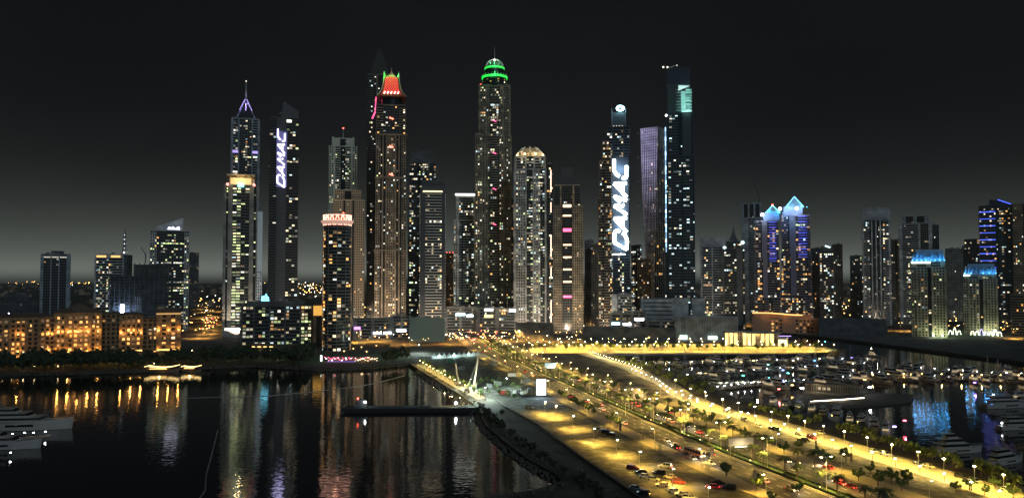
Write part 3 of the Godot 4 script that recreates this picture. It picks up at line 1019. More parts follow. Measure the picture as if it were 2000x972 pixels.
# uplighters added without a known source, to brighten the tower facades
func added_facade_floods() -> void:
	var spots = [Vector2(-363.57, -1011.48), Vector2(-303.53, -1011.48), Vector2(-229.11, -1046.26), Vector2(-196.68, -1046.26), Vector2(-161.49, -1055.33), Vector2(-102.54, -1003.14), Vector2(-64.041, -1055.33), Vector2(-22.47, -1064.56), Vector2(23.817, -1003.14), Vector2(73.893, -1037.34), Vector2(123.05, -1003.14), Vector2(182.38, -1055.33), Vector2(283.82, -1103.17), Vector2(527.74, -1123.55), Vector2(589.26, -1123.55)]
	for k in spots.size():
		var o = thing("added_uplighter", "%s added facade uplighter at the foot of the towers, from the left" % nth(k), "lamp", v3(spots[k]), 0.0, "added facade uplighters")
		var b = MB.new()
		b.tube([[Vector3.ZERO, 0.2], [Vector3(0, 5, 0), 0.14]], 6)
		part("pole", b, mats.dark_metal, o)
		b = MB.new()
		b.x = Transform3D(Basis(Vector3.RIGHT, 0.6), Vector3(0, 5.2, 0))
		b.at(Vector3.ZERO, Vector3(1.6, 0.8, 0.6))
		part("lamp_head", b, mats.dark_metal, o)
		b = MB.new()
		b.x = Transform3D(Basis(Vector3.RIGHT, 0.6), Vector3(0, 5.2, 0))
		b.at(Vector3(0, 0, -0.34), Vector3(1.4, 0.6, 0.06))
		part("bulb_light", b, glow("added_uplighter_bulb", 1.0, 0.85, 0.6, 40.0), o)
		var s = SpotLight3D.new()
		s.name = "uplight"
		s.spot_angle = 62.0
		s.spot_angle_attenuation = 0.8
		s.spot_range = 900.0
		s.spot_attenuation = 2.0
		s.light_color = Color(1.0, 0.9, 0.76)
		s.light_energy = 3600.0
		s.light_size = 0.6
		s.shadow_enabled = true
		s.position = Vector3(0, 5.6, -1.0)
		s.rotation.x = 0.85
		o.add_child(s)


func red_crown_tower() -> void:
	var g: Array = [-176.47, -1121.64, 0.1561, 43.995, 326.22]
	var brown = surface("warm_brown", 0.33, 0.26, 0.19, 0.9, 0.0, "blotch", 0.02)
	var s = {"fh": 3.8, "r": 0.85, "p": 0.1, "low": 3.0, "bright": 0.5, "bay": 3.2, "pal": [1.5, 3, 2.5, 0.8, 0.6, 0.2], "wall": brown, "group": "skyscrapers of the skyline", "tiers": [
		[0.36, 1, 1, 0, "W1.4 D0.5 P0.5 D0.6 P0.4 W2.6 P0.4 D0.6 P0.5 D0.5 W1.4", "W3 D1 W3"],
		[0.68, 0.98, 0.98, 0, "W1.4 D0.5 P0.5 D0.6 P0.4 W2.6 P0.4 D0.6 P0.5 D0.5 W1.4", "W3 D1 W3"],
		[0.87, 0.95, 0.95, 0, "W1.4 D0.5 P0.5 D0.6 P0.4 W2.6 P0.4 D0.6 P0.5 D0.5 W1.4", "W3 D1 W3"],
		[1.0, 0.9, 0.9, 0, "B1.6 G4 B1.6", "B2 G3 B2"]]}
	var o = tower("red_crowned_tower", "tall brown tower with a glowing red flared crown and green finial", g, s)
	var w: float = g[3]
	var h: float = g[4]
	# belts
	for f in [0.36, 0.68, 0.87]:
		var q = MB.new()
		q.box(Vector3(-w * 0.52, h * f - 1.2, -w * 0.44), Vector3(w * 0.52, h * f + 1.2, w * 0.46))
		part("cornice", q, brown, o)
	# drum below the crown
	var b = MB.new()
	b.lathe([Vector2(w * 0.36, h), Vector2(w * 0.36, 340.3), Vector2(0.01, 340.3)], 20)
	part("glass_drum", b, mats.dark_glass, o)
	# flared red crown, square in plan
	var y0: float = 338.82
	var y1: float = 369.99
	var prof = [[0.0, 0.47], [0.15, 0.37], [0.4, 0.3], [0.7, 0.255], [1.0, 0.235]]
	b = MB.new()
	var loops = []
	for q in prof:
		var r: float = q[1] * w
		var y = lerpf(y0, y1, q[0])
		loops.append([Vector3(-r, y, -r), Vector3(r, y, -r), Vector3(r, y, r), Vector3(-r, y, r)])
	b.skin(loops)
	part("crown_shell", b, surface("crown_red", 0.16, 0.02, 0.015, 0.7), o)
	var red = glow("red_crown_light", 1.0, 0.05, 0.028, 1.25)
	# lattice of lit diamonds on the two faces in view
	for face in 4:
		b = MB.new()
		b.x = Transform3D(Basis(Vector3.UP, face * PI / 2), Vector3.ZERO)
		for r in 6:
			for c in 6:
				var f = 0.12 + 0.14 * r
				var f2 = f + 0.14
				var ra = crown_r(prof, f) * w
				var rb = crown_r(prof, f2) * w
				var ua = lerpf(-0.8, 0.8, c / 6.0)
				var ub = lerpf(-0.8, 0.8, (c + 1) / 6.0)
				var ya = lerpf(y0, y1, f)
				var yb = lerpf(y0, y1, f2)
				b.bar(Vector3(ua * ra, ya, ra + 0.5), Vector3(ub * rb, yb, rb + 0.5), 0.36)
				b.bar(Vector3(ub * ra, ya, ra + 0.5), Vector3(ua * rb, yb, rb + 0.5), 0.36)
		part("crown_lattice_light", b, red, o)
		b = MB.new()
		b.x = Transform3D(Basis(Vector3.UP, face * PI / 2), Vector3.ZERO)
		for c in 5:
			var u = lerpf(-0.22, 0.22, c / 4.0) * w
			b.bar(Vector3(u - 0.8, lerpf(y0, y1, 0.13), w * 0.39 + 0.8), Vector3(u + 0.8, lerpf(y0, y1, 0.24), w * 0.36 + 0.8), 0.6)
		part("crown_base_light", b, glow("hot_pink_white", 1.0, 0.55, 0.45, 4.0), o)
		# the curved horn at each corner
		b = MB.new()
		b.x = Transform3D(Basis(Vector3.UP, face * PI / 2), Vector3.ZERO)
		var last = Vector3.ZERO
		for q in 7:
			var f = q / 6.0 * 1.22
			var r = crown_r(prof, minf(f, 1.0)) * w + 0.4
			var p = Vector3(r, lerpf(y0, y1, f), r)
			if q > 0:
				b.bar(last, p, 0.6)
			last = p
		part("crown_horn", b, mats.pale_panel, o)
	b = MB.new()
	b.lathe([Vector2(w * 0.2, y1), Vector2(w * 0.13, y1 + 3), Vector2(w * 0.07, y1 + 6), Vector2(w * 0.02, y1 + 9), Vector2(0.3, y1 + 15), Vector2(0.01, y1 + 16)], 12)
	part("finial", b, mats.pale_panel, o)
	for s2 in [-1, 1]:
		beacon(o, Vector3(s2 * w * 0.2, y1 + 1.0, w * 0.24), glow("green_spot", 0.02, 0.9, 0.1, 3.0), 0.4, "green_spot_light")
		lamp_light(Vector3(s2 * w * 0.22, y1 + 2.5, w * 0.34), Color(0.02, 1.0, 0.12), 220, 0.4, o)
	lamp_light(Vector3(0, y1 + 5, w * 0.42), Color(1, 0.08, 0.04), 200, 1, o)
	# red light on the porch half way and the shoulder lamps
	for q in [[306.97, 4.0], [266.33, 3.0], [225.79, 3.0]]:
		b = MB.new()
		b.bar(Vector3(-w * 0.06, q[0] + 1, w * 0.44), Vector3(w * 0.07, q[0] - 1, w * 0.44), 0.9)
		part("red_light", b, glow("coral_light", 1.0, 0.2, 0.12, 3.5), o)
	# stretched sails of pink light on the left shoulder
	b = MB.new()
	b.bar(Vector3(-w * 0.62, 309.19, 2), Vector3(-w * 0.53, 318.81, 2), 1.0)
	b.bar(Vector3(-w * 0.53, 318.81, 2), Vector3(-w * 0.5, 341.04, 2), 0.6)
	part("shoulder_light", b, glow("magenta_light", 1.0, 0.08, 0.25, 2.4), o)


func crown_r(prof: Array, f: float) -> float:
	for k in prof.size() - 1:
		if f <= prof[k + 1][0]:
			return lerpf(prof[k][1], prof[k + 1][1], (f - prof[k][0]) / (prof[k + 1][0] - prof[k][0]))
	return prof[-1][1]


func green_crown_tower() -> void:
	var g: Array = [-26.067, -1145.29, 0.0228, 48.32, 360.22]
	var wall = surface("taupe", 0.27, 0.25, 0.2, 0.9, 0.0, "blotch", 0.02)
	var s = {"fh": 3.7, "r": 0.9, "p": 0.15, "low": 0.6, "bright": 0.45, "bay": 2.9, "pal": [0.6, 3, 3, 1, 1.2, 0.2], "wall": wall, "slab": surface("taupe_slab", 0.2, 0.19, 0.16, 0.9), "slab_out": 0.9, "tiers": [
		[0.79, 1, 1, 0, "P0.4 W2 P0.5 W1.4 D0.3 B3 D0.3 W1.4 P0.5 W2 P0.4", "P1 W3 B3 W3 P1"],
		[1.0, 0.93, 0.93, 0, "P0.4 W2 P0.5 W1.2 D0.3 B3 D0.3 W1.2 P0.5 W2 P0.4", "P1 W3 B3 W3 P1"]]}
	var o = tower("green_crowned_tower", "tallest tower, its dome ringed by two green bands of light", g, s)
	var w: float = g[3]
	var h: float = g[4]
	var b = MB.new()
	b.x = Transform3D(Basis.IDENTITY, Vector3.ZERO)
	var yr: float = 376.1
	var y2: float = 389.73
	var y3: float = 404.12
	b.lathe([Vector2(w * 0.44, h), Vector2(w * 0.44, h + 4), Vector2(w * 0.37, h + 5), Vector2(w * 0.37, yr), Vector2(w * 0.33, yr + 3), Vector2(w * 0.3, y2 - 3), Vector2(w * 0.3, y2)], 28)
	part("crown_drum", b, mats.dark_glass, o)
	var t = new_tower()
	for j in 20:
		var a = TAU * j / 20
		var n = Vector3(sin(a), 0, cos(a))
		var u = Vector3(cos(a), 0, -sin(a))
		light_up(t, n * w * 0.375 - u * 2, u, n, 0, 4, h + 5, yr - 1, 3.6, 1, 0.3, 0.8, 0.4, {"p": 0.55, "pal": [3, 2, 1, 0, 0, 3], "bright": 0.3})
	finish(t, o, s)
	var green = glow("green_ring_light", 0.008, 0.75, 0.05, 1.3)
	for q in [[yr, 0.40, 1.6], [y2, 0.31, 1.3]]:
		b = MB.new()
		var r: float = q[1] * w
		b.lathe([Vector2(r - 1.5, q[0] - q[2]), Vector2(r, q[0] - q[2]), Vector2(r, q[0] + q[2]), Vector2(r - 1.5, q[0] + q[2])], 32)
		part("green_ring_light", b, green, o)
		b = MB.new()
		for k in 24:
			var a = TAU * k / 24
			b.bar(Vector3(sin(a) * r, q[0] + q[2], cos(a) * r), Vector3(sin(a) * (r - 1.5), q[0] + q[2] + 3, cos(a) * (r - 1.5)), 0.35)
		part("ring_fins", b, mats.pale_panel, o)
		lamp_light(Vector3(0, q[0] + 3, r + 6), Color(0.05, 1, 0.2), 160, 1, o)
	# ribbed dome
	for k in 12:
		var a = TAU * k / 12
		b = MB.new()
		var last = Vector3(sin(a) * w * 0.28, y2 + 2, cos(a) * w * 0.28)
		for q in 4:
			var f = (q + 1) / 4.0
			var r = w * 0.28 * cos(f * 1.45)
			var p = Vector3(sin(a) * r, y2 + 2 + (y3 - y2 - 2) * sin(f * 1.45), cos(a) * r)
			b.bar(last, p, 0.5)
			last = p
		part("dome_rib", b, mats.white_paint, o)
	b = MB.new()
	b.lathe([Vector2(w * 0.26, y2), Vector2(w * 0.2, lerpf(y2, y3, 0.5)), Vector2(w * 0.08, y3 - 2), Vector2(0.01, y3)], 16)
	part("dome", b, surface("dome_green", 0.06, 0.12, 0.09, 0.5), o)
	beacon(o, Vector3(0, y3 - 2, w * 0.1), window_glow(2, 2), 2.0, "dome_light")
	lamp_light(Vector3(0, y3 + 2, w * 0.3), Color(0.8, 1, 0.9), 60, 1, o)
	b = MB.new()
	b.tube([[Vector3(0, y3, 0), 0.6], [Vector3(0, 422.33, 0), 0.2]], 6)
	part("mast", b, mats.steel, o)
	beacon(o, Vector3(-w * 0.42, h + 1, w * 0.4), glow("red_beacon", 1.0, 0.1, 0.06, 7.0), 1.4)
	for q in [307.39, 260, 207.5, 155.93]:
		b = MB.new()
		b.bar(Vector3(-w * 0.05, q + 1, w * 0.45 + 1.2), Vector3(w * 0.05, q - 1, w * 0.45 + 1.2), 0.6)
		part("red_light", b, glow("crimson_sign", 1.0, 0.1, 0.25, 3.0), o)
	# lower wing on the left
	g = [-48.724, -1127.61, 0.0432, 9.569, 285.91]
	var side = s.duplicate()
	side.merge({"r": 3.0, "tiers": [[1.0, 1, 1, 0, "W1", "W4 B2 W4"]]}, true)
	tower("tower_wing", "slim lower wing hugging the left edge of the green crowned tower", g, side)


func gem_crown_tower() -> void:
	var g: Array = [24.932, -1064.79, -0.0234, 43.611, 242.72]
	var s = {"fh": 3.8, "r": 0.85, "p": 0.26, "low": 0.2, "rows": 0.1, "bright": 0.4, "bay": 3.0, "pal": [0.3, 2.4, 3, 1.6, 2, 0], "wall": mats.pale_panel, "slab": mats.pale_panel, "tiers": [[0.93, 1, 1, 0, "S0.5 W2.6 P0.4 G1.6 P0.3 W1.8 G1.2 S0.4", "W2 G2 W2"], [1.0, 0.94, 0.94, 0, "P0.4 B2 P0.4 G1.6 P0.4 B2 P0.4", "B1"]]}
	var o = tower("gem_topped_tower", "pale tower crowned by a floodlit faceted golden cupola", g, s)
	var w: float = g[3]
	var h: float = g[4]
	var y1: float = 249.72
	var y2: float = 256.71
	var b = MB.new()
	b.lathe([Vector2(w * 0.46, h + 0.5), Vector2(w * 0.44, h + 3), Vector2(w * 0.4, y1)], 8)
	part("crown_skirt", b, mats.sand_stone, o)
	b = MB.new()
	b.lathe([Vector2(w * 0.4, y1), Vector2(w * 0.2, y2 - 1), Vector2(w * 0.2, y2), Vector2(0.01, y2)], 8)
	part("cupola", b, mats.sand_stone, o)
	for k in 8:
		var a = TAU * k / 8
		b = MB.new()
		b.bar(Vector3(sin(a) * w * 0.41, y1, cos(a) * w * 0.41), Vector3(sin(a) * w * 0.22, y2 + 1.5, cos(a) * w * 0.22), 0.5)
		part("cupola_rib", b, mats.white_paint, o)
		var p = Vector3(sin(a + 0.4) * w * 0.44, h + 4, cos(a + 0.4) * w * 0.44)
		beacon(o, p, glow("cupola_lamp", 1.0, 0.75, 0.35, 4.0), 1.5, "cupola_light")
		if cos(a) > -0.1:
			lamp_light(p + Vector3(sin(a) * 4, 3, cos(a) * 4), Color(1, 0.78, 0.42), 140, 0.6, o)


func big_sign_tower() -> void:
	var g: Array = [147.66, -1068.59, -0.1373, 29.75, 285.1]
	var s = {"fh": 3.9, "r": 0.9, "p": 0.12, "low": 1.4, "bright": 0.35, "pal": [0.6, 3, 2.5, 2, 0.5, 0.1], "wall": mats.black_panel, "slab": surface("navy_slab", 0.06, 0.07, 0.09, 0.8), "glass": mats.blue_glass, "slab_out": 0.8, "tiers": [[1.0, 1, 1, 0, "B2 S0.4 B4 S0.4 B2", "B3 S1 B3"]]}
	var o = tower("sign_tower", "black tower with a huge glowing white name climbing its front", g, s)
	var w: float = g[3]
	var d = w * 0.9
	var h: float = g[4]
	var top: float = 314.83
	var b = MB.new()
	b.box(Vector3(-w * 0.28, h, -d * 0.3), Vector3(w * 0.34, top - 8, d * 0.3))
	part("upper_shaft", b, mats.black_panel, o)
	b = MB.new()
	for x in [-0.28, 0.34]:
		b.box(Vector3(w * x - 0.5, h, d * 0.3), Vector3(w * x + 0.5, top - 2, d * 0.3 + 0.8))
	part("shaft_fins", b, mats.blue_grey, o)
	b = MB.new()
	var last = Vector3.ZERO
	for k in 17:
		var a = TAU * k / 16
		var p = Vector3(w * 0.1 + cos(a) * 4.6, top - 3 + sin(a) * 3.0, d * 0.3 + 1.5)
		if k > 0:
			b.bar(last, p, 1.1)
		last = p
	part("lit_ring_sign", b, glow("ring_sign", 0.55, 0.95, 1.0, 8.0), o)
	lamp_light(Vector3(w * 0.1, top - 4, d * 0.3 + 8), Color(0.4, 0.85, 1), 260, 1.5, o)
	for k in 4:
		beacon(o, Vector3(w * (-0.2 + 0.13 * k), h + 1.5, d * 0.46), window_glow(2, 2), 0.9, "roof_light")
	# name
	b = MB.new()
	b.box(Vector3(-w * 0.34, 113.52, d / 2 + 0.9), Vector3(w * 0.47, 244.13, d / 2 + 1.6))
	part("sign_backing", b, mats.black_panel, o)
	climbing_name(o, Vector3(w * 0.09, 117.02, d / 2 + 3.0), 235.67 - 117.02, w * 0.56, glow("white_letters", 0.72, 0.93, 1.0, 9.0), 2.0)
	for k in 5:
		lamp_light(Vector3(w * 0.09, lerpf(121.91, 227.21, k / 4.0), d / 2 + 10), Color(0.4, 0.68, 1), 600, 3, o)
	b = MB.new()
	b.box(Vector3(-w * 0.36, 109.33, d / 2 + 1.0), Vector3(w * 0.3, 111.42, d / 2 + 2.0))
	part("lit_caption_sign", b, glow("caption_sign", 0.9, 1.0, 0.9, 2.5), o)
	g = [127.79, -1058.68, -0.1201, 17.873, 263.71]
	o = tower("stepped_wing_tower", "stepped brown-grey tower with patchy lit windows, left of the glowing name", g, {"fh": 3.7, "r": 1.4, "p": 0.22, "low": 0.3, "bright": 0.35, "pal": [1.4, 3, 1.6, 0.5, 0.3, 0.6], "wall": surface("dusk_brown", 0.16, 0.13, 0.11, 0.9), "tiers": [[0.7, 1, 1, 0, "B1 D0.3 B2", "B3"], [0.9, 0.85, 0.9, 0.06, "B1 D0.3 B2", "B3"], [1.0, 0.6, 0.8, 0.15, "B2", "B3"]]})
	# lower lit block at its foot
	g = [146.75, -1034.91, -0.1409, 25.611, 55.546]
	tower("annex_block", "bluish lit low block at the foot of the tower with the glowing name", g, {"fh": 3.8, "r": 0.5, "p": 0.1, "pal": [0.5, 2, 2, 3, 0, 0], "wall": mats.blue_grey, "slab": mats.blue_grey, "group": "mid-rise blocks", "tiers": [[1.0, 1, 1, 0, "S1.6 D0.2 B4", "B2"]]})


func twisted_tower() -> void:
	var g: Array = [223.53, -1220.83, -0.1811, 39.881, 314.25]
	var o = thing("twisted_tower", "twisting tower with fine violet lit verticals near its top", "tower", Vector3(g[0] + 6, 0, g[1]), g[2], "skyscrapers of the skyline")
	var h: float = g[4]
	var side: float = g[3] * 0.71
	var floors = 73
	var fh = h / floors
	var slabs = MB.new()
	var cols = MB.new()
	var core = MB.new()
	var t = new_tower()
	var n = 8
	var lean: float = -0.26 * g[3]
	for k in floors:
		var f = k / float(floors)
		var a = lerpf(0.2, 1.1, f)
		var xf = Transform3D(Basis(Vector3.UP, a), Vector3(lean * (f - 0.5), k * fh, 0))
		var a2 = lerpf(0.2, 1.1, (k + 1) / float(floors))
		var xf2 = Transform3D(Basis(Vector3.UP, a2), Vector3(lean * ((k + 1.0) / floors - 0.5), (k + 1) * fh, 0))
		var r = side / 2
		slabs.x = xf
		slabs.box(Vector3(-r, 0, -r), Vector3(r, 0.55, r))
		core.x = xf
		core.box(Vector3(-r + 1.2, 0.5, -r + 1.2), Vector3(r - 1.2, fh + 0.1, r - 1.2), false)
		for face in 4:
			var turn = Basis(Vector3.UP, face * PI / 2)
			for j in n:
				var u = -r + 2 * r * j / n
				cols.bar(xf * (turn * Vector3(u, 0.4, r)), xf2 * (turn * Vector3(u, 0.4, r)), 0.6)
			if rng.randf() < 0.75:
				var o3: Vector3 = xf * (turn * Vector3(-r, 0, r - 1.1))
				var uu: Vector3 = xf.basis * turn * Vector3(1, 0, 0)
				var nn: Vector3 = xf.basis * turn * Vector3(0, 0, 1)
				light_up(t, o3, uu, nn, 1.0, r * 2 - 1.0, 0, fh, fh, n, 0.2, 0.9, 0.3, {"p": 0.13 if k < 58 else 0.03, "pal": [2, 3, 1, 0.2, 0.2, 1], "bright": 0.4})
	part("floor_slabs", slabs, mats.blue_grey, o, true)
	part("facade_columns", cols, mats.pale_panel, o, true)
	part("glass_core", core, mats.dark_glass, o)
	finish(t, o, {"wall": mats.pale_panel})
	for k in 4:
		var y: float = h * (0.96 - 0.12 * k)
		beacon(o, Vector3(-side * 1.0, y, side * 1.35), glow("violet_flood", 0.55, 0.5, 1.0, 0.6), 0.5, "flood_light")
		lamp_light(Vector3(-side * 0.9, y, side * 1.3), Color(0.66, 0.58, 1.0), 1500.0 - 480.0 * k, 1.5, o)


func dark_glass_tower() -> void:
	var g: Array = [246.96, -1130.99, -0.2150, 40.31, 317.26]
	var s = {"fh": 4.1, "r": 0.9, "p": 0.13, "rows": 0.05, "low": 0.3, "bright": 0.35, "bay": 4.0, "pal": [0, 0.6, 2, 5, 0.4, 0], "wall": surface("black_teal", 0.02, 0.03, 0.035, 0.5), "glass": mats.blue_glass, "tiers": [[0.8, 1, 1, 0, "D0.6 G3 D0.4 G2.2 D0.4", "G3"], [1.0, 0.93, 0.95, 0.01, "D0.5 G2 D1 S2 D0.4", "G3"]]}
	var o = tower("black_glass_tower", "black glass tower with teal lit top storeys and a blue light line down its edge", g, s)
	var w: float = g[3]
	var d = w * 0.9
	var h: float = g[4]
	var y1: float = 356.16
	var y2: float = 384.64
	# open lit storeys near the top
	var b = MB.new()
	b.box(Vector3(-w * 0.42, h, -d * 0.4), Vector3(w * 0.06, y2 - 6, d * 0.36))
	part("upper_shaft", b, s.wall, o)
	b = MB.new()
	b.box(Vector3(w * 0.06, h, -d * 0.4), Vector3(w * 0.4, y1 - 4, d * 0.1))
	part("winter_garden_wall", b, surface("teal_wall", 0.3, 0.42, 0.4, 0.8), o)
	b = MB.new()
	for k in 9:
		var y = lerpf(h, y1, k / 9.0)
		b.box(Vector3(w * 0.22, y, d * 0.1), Vector3(w * 0.44, y + 0.5, d * 0.38))
		b.box(Vector3(-w * 0.12, y, d * 0.36), Vector3(w * 0.06, y + 0.4, d * 0.4))
	part("garden_floors", b, surface("teal_wall", 0.3, 0.42, 0.4, 0.8), o, true)
	b = MB.new()
	b.box(Vector3(w * 0.08, h + 0.3, d * 0.3), Vector3(w * 0.42, h + 2.5, d * 0.4))
	part("garden_base_light", b, glow("mint_light", 0.65, 1.0, 0.9, 2.5), o)
	b = MB.new()
	b.tri(Vector3(-w * 0.04, y1 - 6, d * 0.42), Vector3(-w * 0.03, y1 + 2, d * 0.42), Vector3(w * 0.36, y1 + 0.5, d * 0.42))
	b.tri(Vector3(-w * 0.04, y1 - 6, d * 0.4), Vector3(w * 0.36, y1 + 0.5, d * 0.4), Vector3(-w * 0.03, y1 + 2, d * 0.4))
	part("canopy_light", b, glow("pale_mint", 0.6, 0.85, 0.85, 0.8), o)
	for k in 3:
		lamp_light(Vector3(w * 0.26, lerpf(h, y1, 0.1 + 0.36 * k), d * 0.52), Color(0.5, 1.0, 0.9), 300 - 60 * k, 1, o)
	b = MB.new()
	b.box(Vector3(-w * 0.44, y1 + 4, -d * 0.42), Vector3(w * 0.38, y2, d * 0.38))
	part("roof_block", b, surface("ink_blue", 0.012, 0.016, 0.035, 0.5), o)
	b = MB.new()
	b.quad(Vector3(-w * 0.44, y2, d * 0.39), Vector3(-w * 0.1, y2 + 4, d * 0.39), Vector3(-w * 0.1, y2 + 3, d * 0.39), Vector3(-w * 0.44, y2 - 1.5, d * 0.39))
	part("slanted_edge", b, mats.pale_panel, o)
	# rooftop floodlights on arms
	for q in [[-0.57, 5.5], [-0.42, 5.0], [-0.08, 7.0]]:
		b = MB.new()
		b.bar(Vector3(w * q[0] * 0.6, y2 - 0.5, 0), Vector3(w * q[0], y2 + q[1] - 1, 0), 0.3)
		part("floodlight_arm", b, mats.dark_metal, o)
		beacon(o, Vector3(w * q[0], y2 + q[1], 0), window_glow(2, 2), 1.5 if q[0] < -0.3 else 0.8, "floodlight")
	# light line on the left edge
	for k in 26:
		b = MB.new()
		var ya: float = lerpf(115.36, 297.85, k / 26.0)
		var yb: float = lerpf(115.36, 297.85, (k + 0.86) / 26.0)
		b.box(Vector3(-w * 0.52, ya, d / 2 - 1), Vector3(-w * 0.485, yb, d / 2 + 0.8))
		part("edge_light", b, glow("edge_light_%d" % (k % 3), 0.35, 0.65, 1.0, [1.0, 2.6, 5.0][k % 3]), o)
	beacon(o, Vector3(-w * 0.47, 314.27, d / 2), glow("white_sign", 0.9, 0.95, 1.0, 4.0), 1.8, "edge_lamp_light")


func mid_blocks() -> void:
	var M = mats
	# white louvred car park and the plain wing beside it
	var g: Array = [208.43, -1058.66, -0.1944, 63.183, 50.984]
	var o = thing("louvred_car_park", "white multi-storey car park with dark horizontal slots", "building", Vector3(g[0], 0, g[1]), g[2], "mid-rise blocks")
	var w: float = g[3]
	var d = w * 0.4
	var h: float = g[4]
	var b = MB.new()
	b.box(Vector3(-w / 2 + 0.5, 0, -d / 2), Vector3(w / 2 - 0.5, h - 0.5, d / 2 - 1.5))
	part("inner_walls", b, mats.dark_concrete, o)
	b = MB.new()
	b.box(Vector3(-w / 2, 0, d / 2 - 1.4), Vector3(-w * 0.44, h, d / 2))
	part("end_wall", b, M.pale_panel, o)
	b = MB.new()
	b.box(Vector3(w * 0.15, 0, d / 2 - 1.4), Vector3(w / 2, h, d / 2))
	part("end_wall", b, M.pale_panel, o)
	for k in 9:
		b = MB.new()
		var y = 2.0 + (h - 2.0) * k / 9.0
		b.box(Vector3(-w * 0.44, y, d / 2 - 1.4), Vector3(w * 0.15, y + (h - 2.0) / 9.0 * 0.68, d / 2 - 0.1))
		part("louvre", b, M.pale_panel, o)
	g = [252.36, -1048.24, -0.2362, 16.019, 49.178]
	o = tower("plain_block", "blank beige block right of the white car park", g, {"fh": 4.0, "r": 1.4, "p": 0, "pal": [1, 0, 0, 0, 0, 0], "wall": M.pale_panel, "group": "mid-rise blocks", "tiers": [[1.0, 1, 1, 0, "S1", "S1"]]})
	# corrugated hall
	g = [241.32, -963.09, -0.2455, 75.5, 30.568]
	o = thing("corrugated_hall", "long grey corrugated hall behind the bright esplanade", "hall", Vector3(g[0], 0, g[1]), g[2], "mid-rise blocks")
	w = g[3]
	d = w * 0.4
	b = MB.new()
	b.box(Vector3(-w / 2, 0, -d / 2), Vector3(w / 2, g[4], d / 2))
	part("hall_body", b, M.grey_concrete, o)
	b = MB.new()
	for k in 40:
		var x = -w / 2 + w * (k + 0.2) / 40
		if k in [4, 5, 6]:
			continue
		b.box(Vector3(x, 1, d / 2), Vector3(x + w / 40 * 0.6, g[4] - 0.6, d / 2 + 0.4))
	part("cladding_ribs", b, M.pale_panel, o, true)
	for q in [[-0.36, 9.0, 5.0], [0.12, 6.0, 3.5], [0.1, 11.0, 4.0]]:
		b = MB.new()
		b.at(Vector3(w * q[0], 5.5, d / 2 + 2.0), Vector3(q[1], q[2], 0.6))
		part("entrance_light", b, glow("mint_white_light", 0.75, 1.0, 0.85, 2.2), o)
	# long dark sheds in front of the towers
	for q in [[[144.87, -959.36, -0.1499, 110.48, 17.459], "low dark shed roof in front of the tower with the glowing name", 0.0], [[28.642, -987.1, -0.0290, 46.628, 20.6], "low dark hall at the foot of the gem-topped tower", 0.0], [[-105.2, -961.09, 0.1090, 42.43, 28.694], "pale green hoarded block beside the construction site", 0.0]]:
		g = q[0]
		var pale: bool = g[3] < 60 and g[0] < -60
		o = tower("hall_block", q[1], g, {"fh": 4.0, "r": 0.3, "p": 0.02, "pal": [1, 1, 1, 1, 0, 0], "wall": surface("green_hoarding", 0.15, 0.2, 0.18, 0.9) if pale else M.dark_concrete, "group": "mid-rise blocks", "tiers": [[1.0, 1, 1, 0, "P0.2 S6 P0.2 S6 P0.2", "S1"]]})
	# podium street front between the towers, lit shops
	var fronts = [
		[[-180.09, -1002.12, 0.1778, 48.606, 26.179], "shop row with purple and white signs behind the dark trees", [[-0.4, 0.55, 0.16, "purple_sign", 0.7, 0.2, 1.0], [0.12, 0.3, 0.22, "lilac_sign", 0.75, 0.7, 1.0], [0.38, 0.3, 0.2, "white_sign", 0.9, 0.95, 1.0]]],
		[[-145.29, -1017.55, 0.1418, 24.519, 27.949], "shop block with one bright white sign by the hoarding", [[0.0, 0.35, 0.5, "white_sign", 0.9, 0.95, 1.0]]],
		[[-70.88, -1063.95, 0.0665, 43.207, 38.207], "pale podium with cyan signs left of the green crowned tower", [[0.0, 0.75, 0.3, "mint_sign", 0.6, 1.0, 0.95], [0.3, 0.7, 0.2, "white_sign", 0.9, 0.95, 1.0]]],
		[[-20.203, -1056.19, 0.0191, 56.769, 37.187], "podium with white and amber lit signs under the green crowned tower", [[-0.2, 0.95, 0.2, "white_sign", 0.9, 0.95, 1.0], [-0.2, 0.72, 0.2, "amber_sign", 1.0, 0.7, 0.2], [0.36, 0.92, 0.16, "white_sign", 0.9, 0.95, 1.0]]],
		[[138.94, -984.53, -0.1402, 28.227, 33.491], "low showroom with bright cyan-white lettering", [[-0.25, 0.62, 0.36, "mint_sign", 0.6, 1.0, 0.95], [0.25, 0.6, 0.36, "white_sign", 0.9, 0.95, 1.0]]],
		[[161.56, -983.86, -0.1628, 16.622, 34.781], "small lit kiosk block with pale signs beside the white car park", [[0, 0.75, 0.7, "white_sign", 0.9, 0.95, 1.0], [0, 0.42, 0.5, "lilac_sign", 0.75, 0.7, 1.0]]],
		[[186.94, -970.83, -0.1902, 37.567, 25.345], "dark low showroom with a white double cross sign", [[0.16, 0.55, 0.18, "white_sign", 0.9, 0.95, 1.0]]],
	]
	for q in fronts:
		g = q[0]
		o = tower("shop_front", q[1], g, {"fh": 4.0, "r": 0.4, "p": 0.12, "bright": 0.4, "pal": [2, 3, 2, 1, 0, 1], "wall": M.grey_concrete, "group": "shop fronts", "tiers": [[1.0, 1, 1, 0, "S1 B4 S1 B4 S1", "S1"]]})
		for sg in q[2]:
			b = MB.new()
			var y: float = g[4] * sg[1]
			var sw: float = g[3] * sg[2]
			var sx: float = g[3] * sg[0]
			b.box(Vector3(sx - sw / 2, y - 1.6, g[3] * 0.2 + 1.4), Vector3(sx + sw / 2, y + 1.6, g[3] * 0.2 + 2.0))
			part("lit_sign", b, glow(sg[3], sg[4], sg[5], sg[6], 3.5), o)


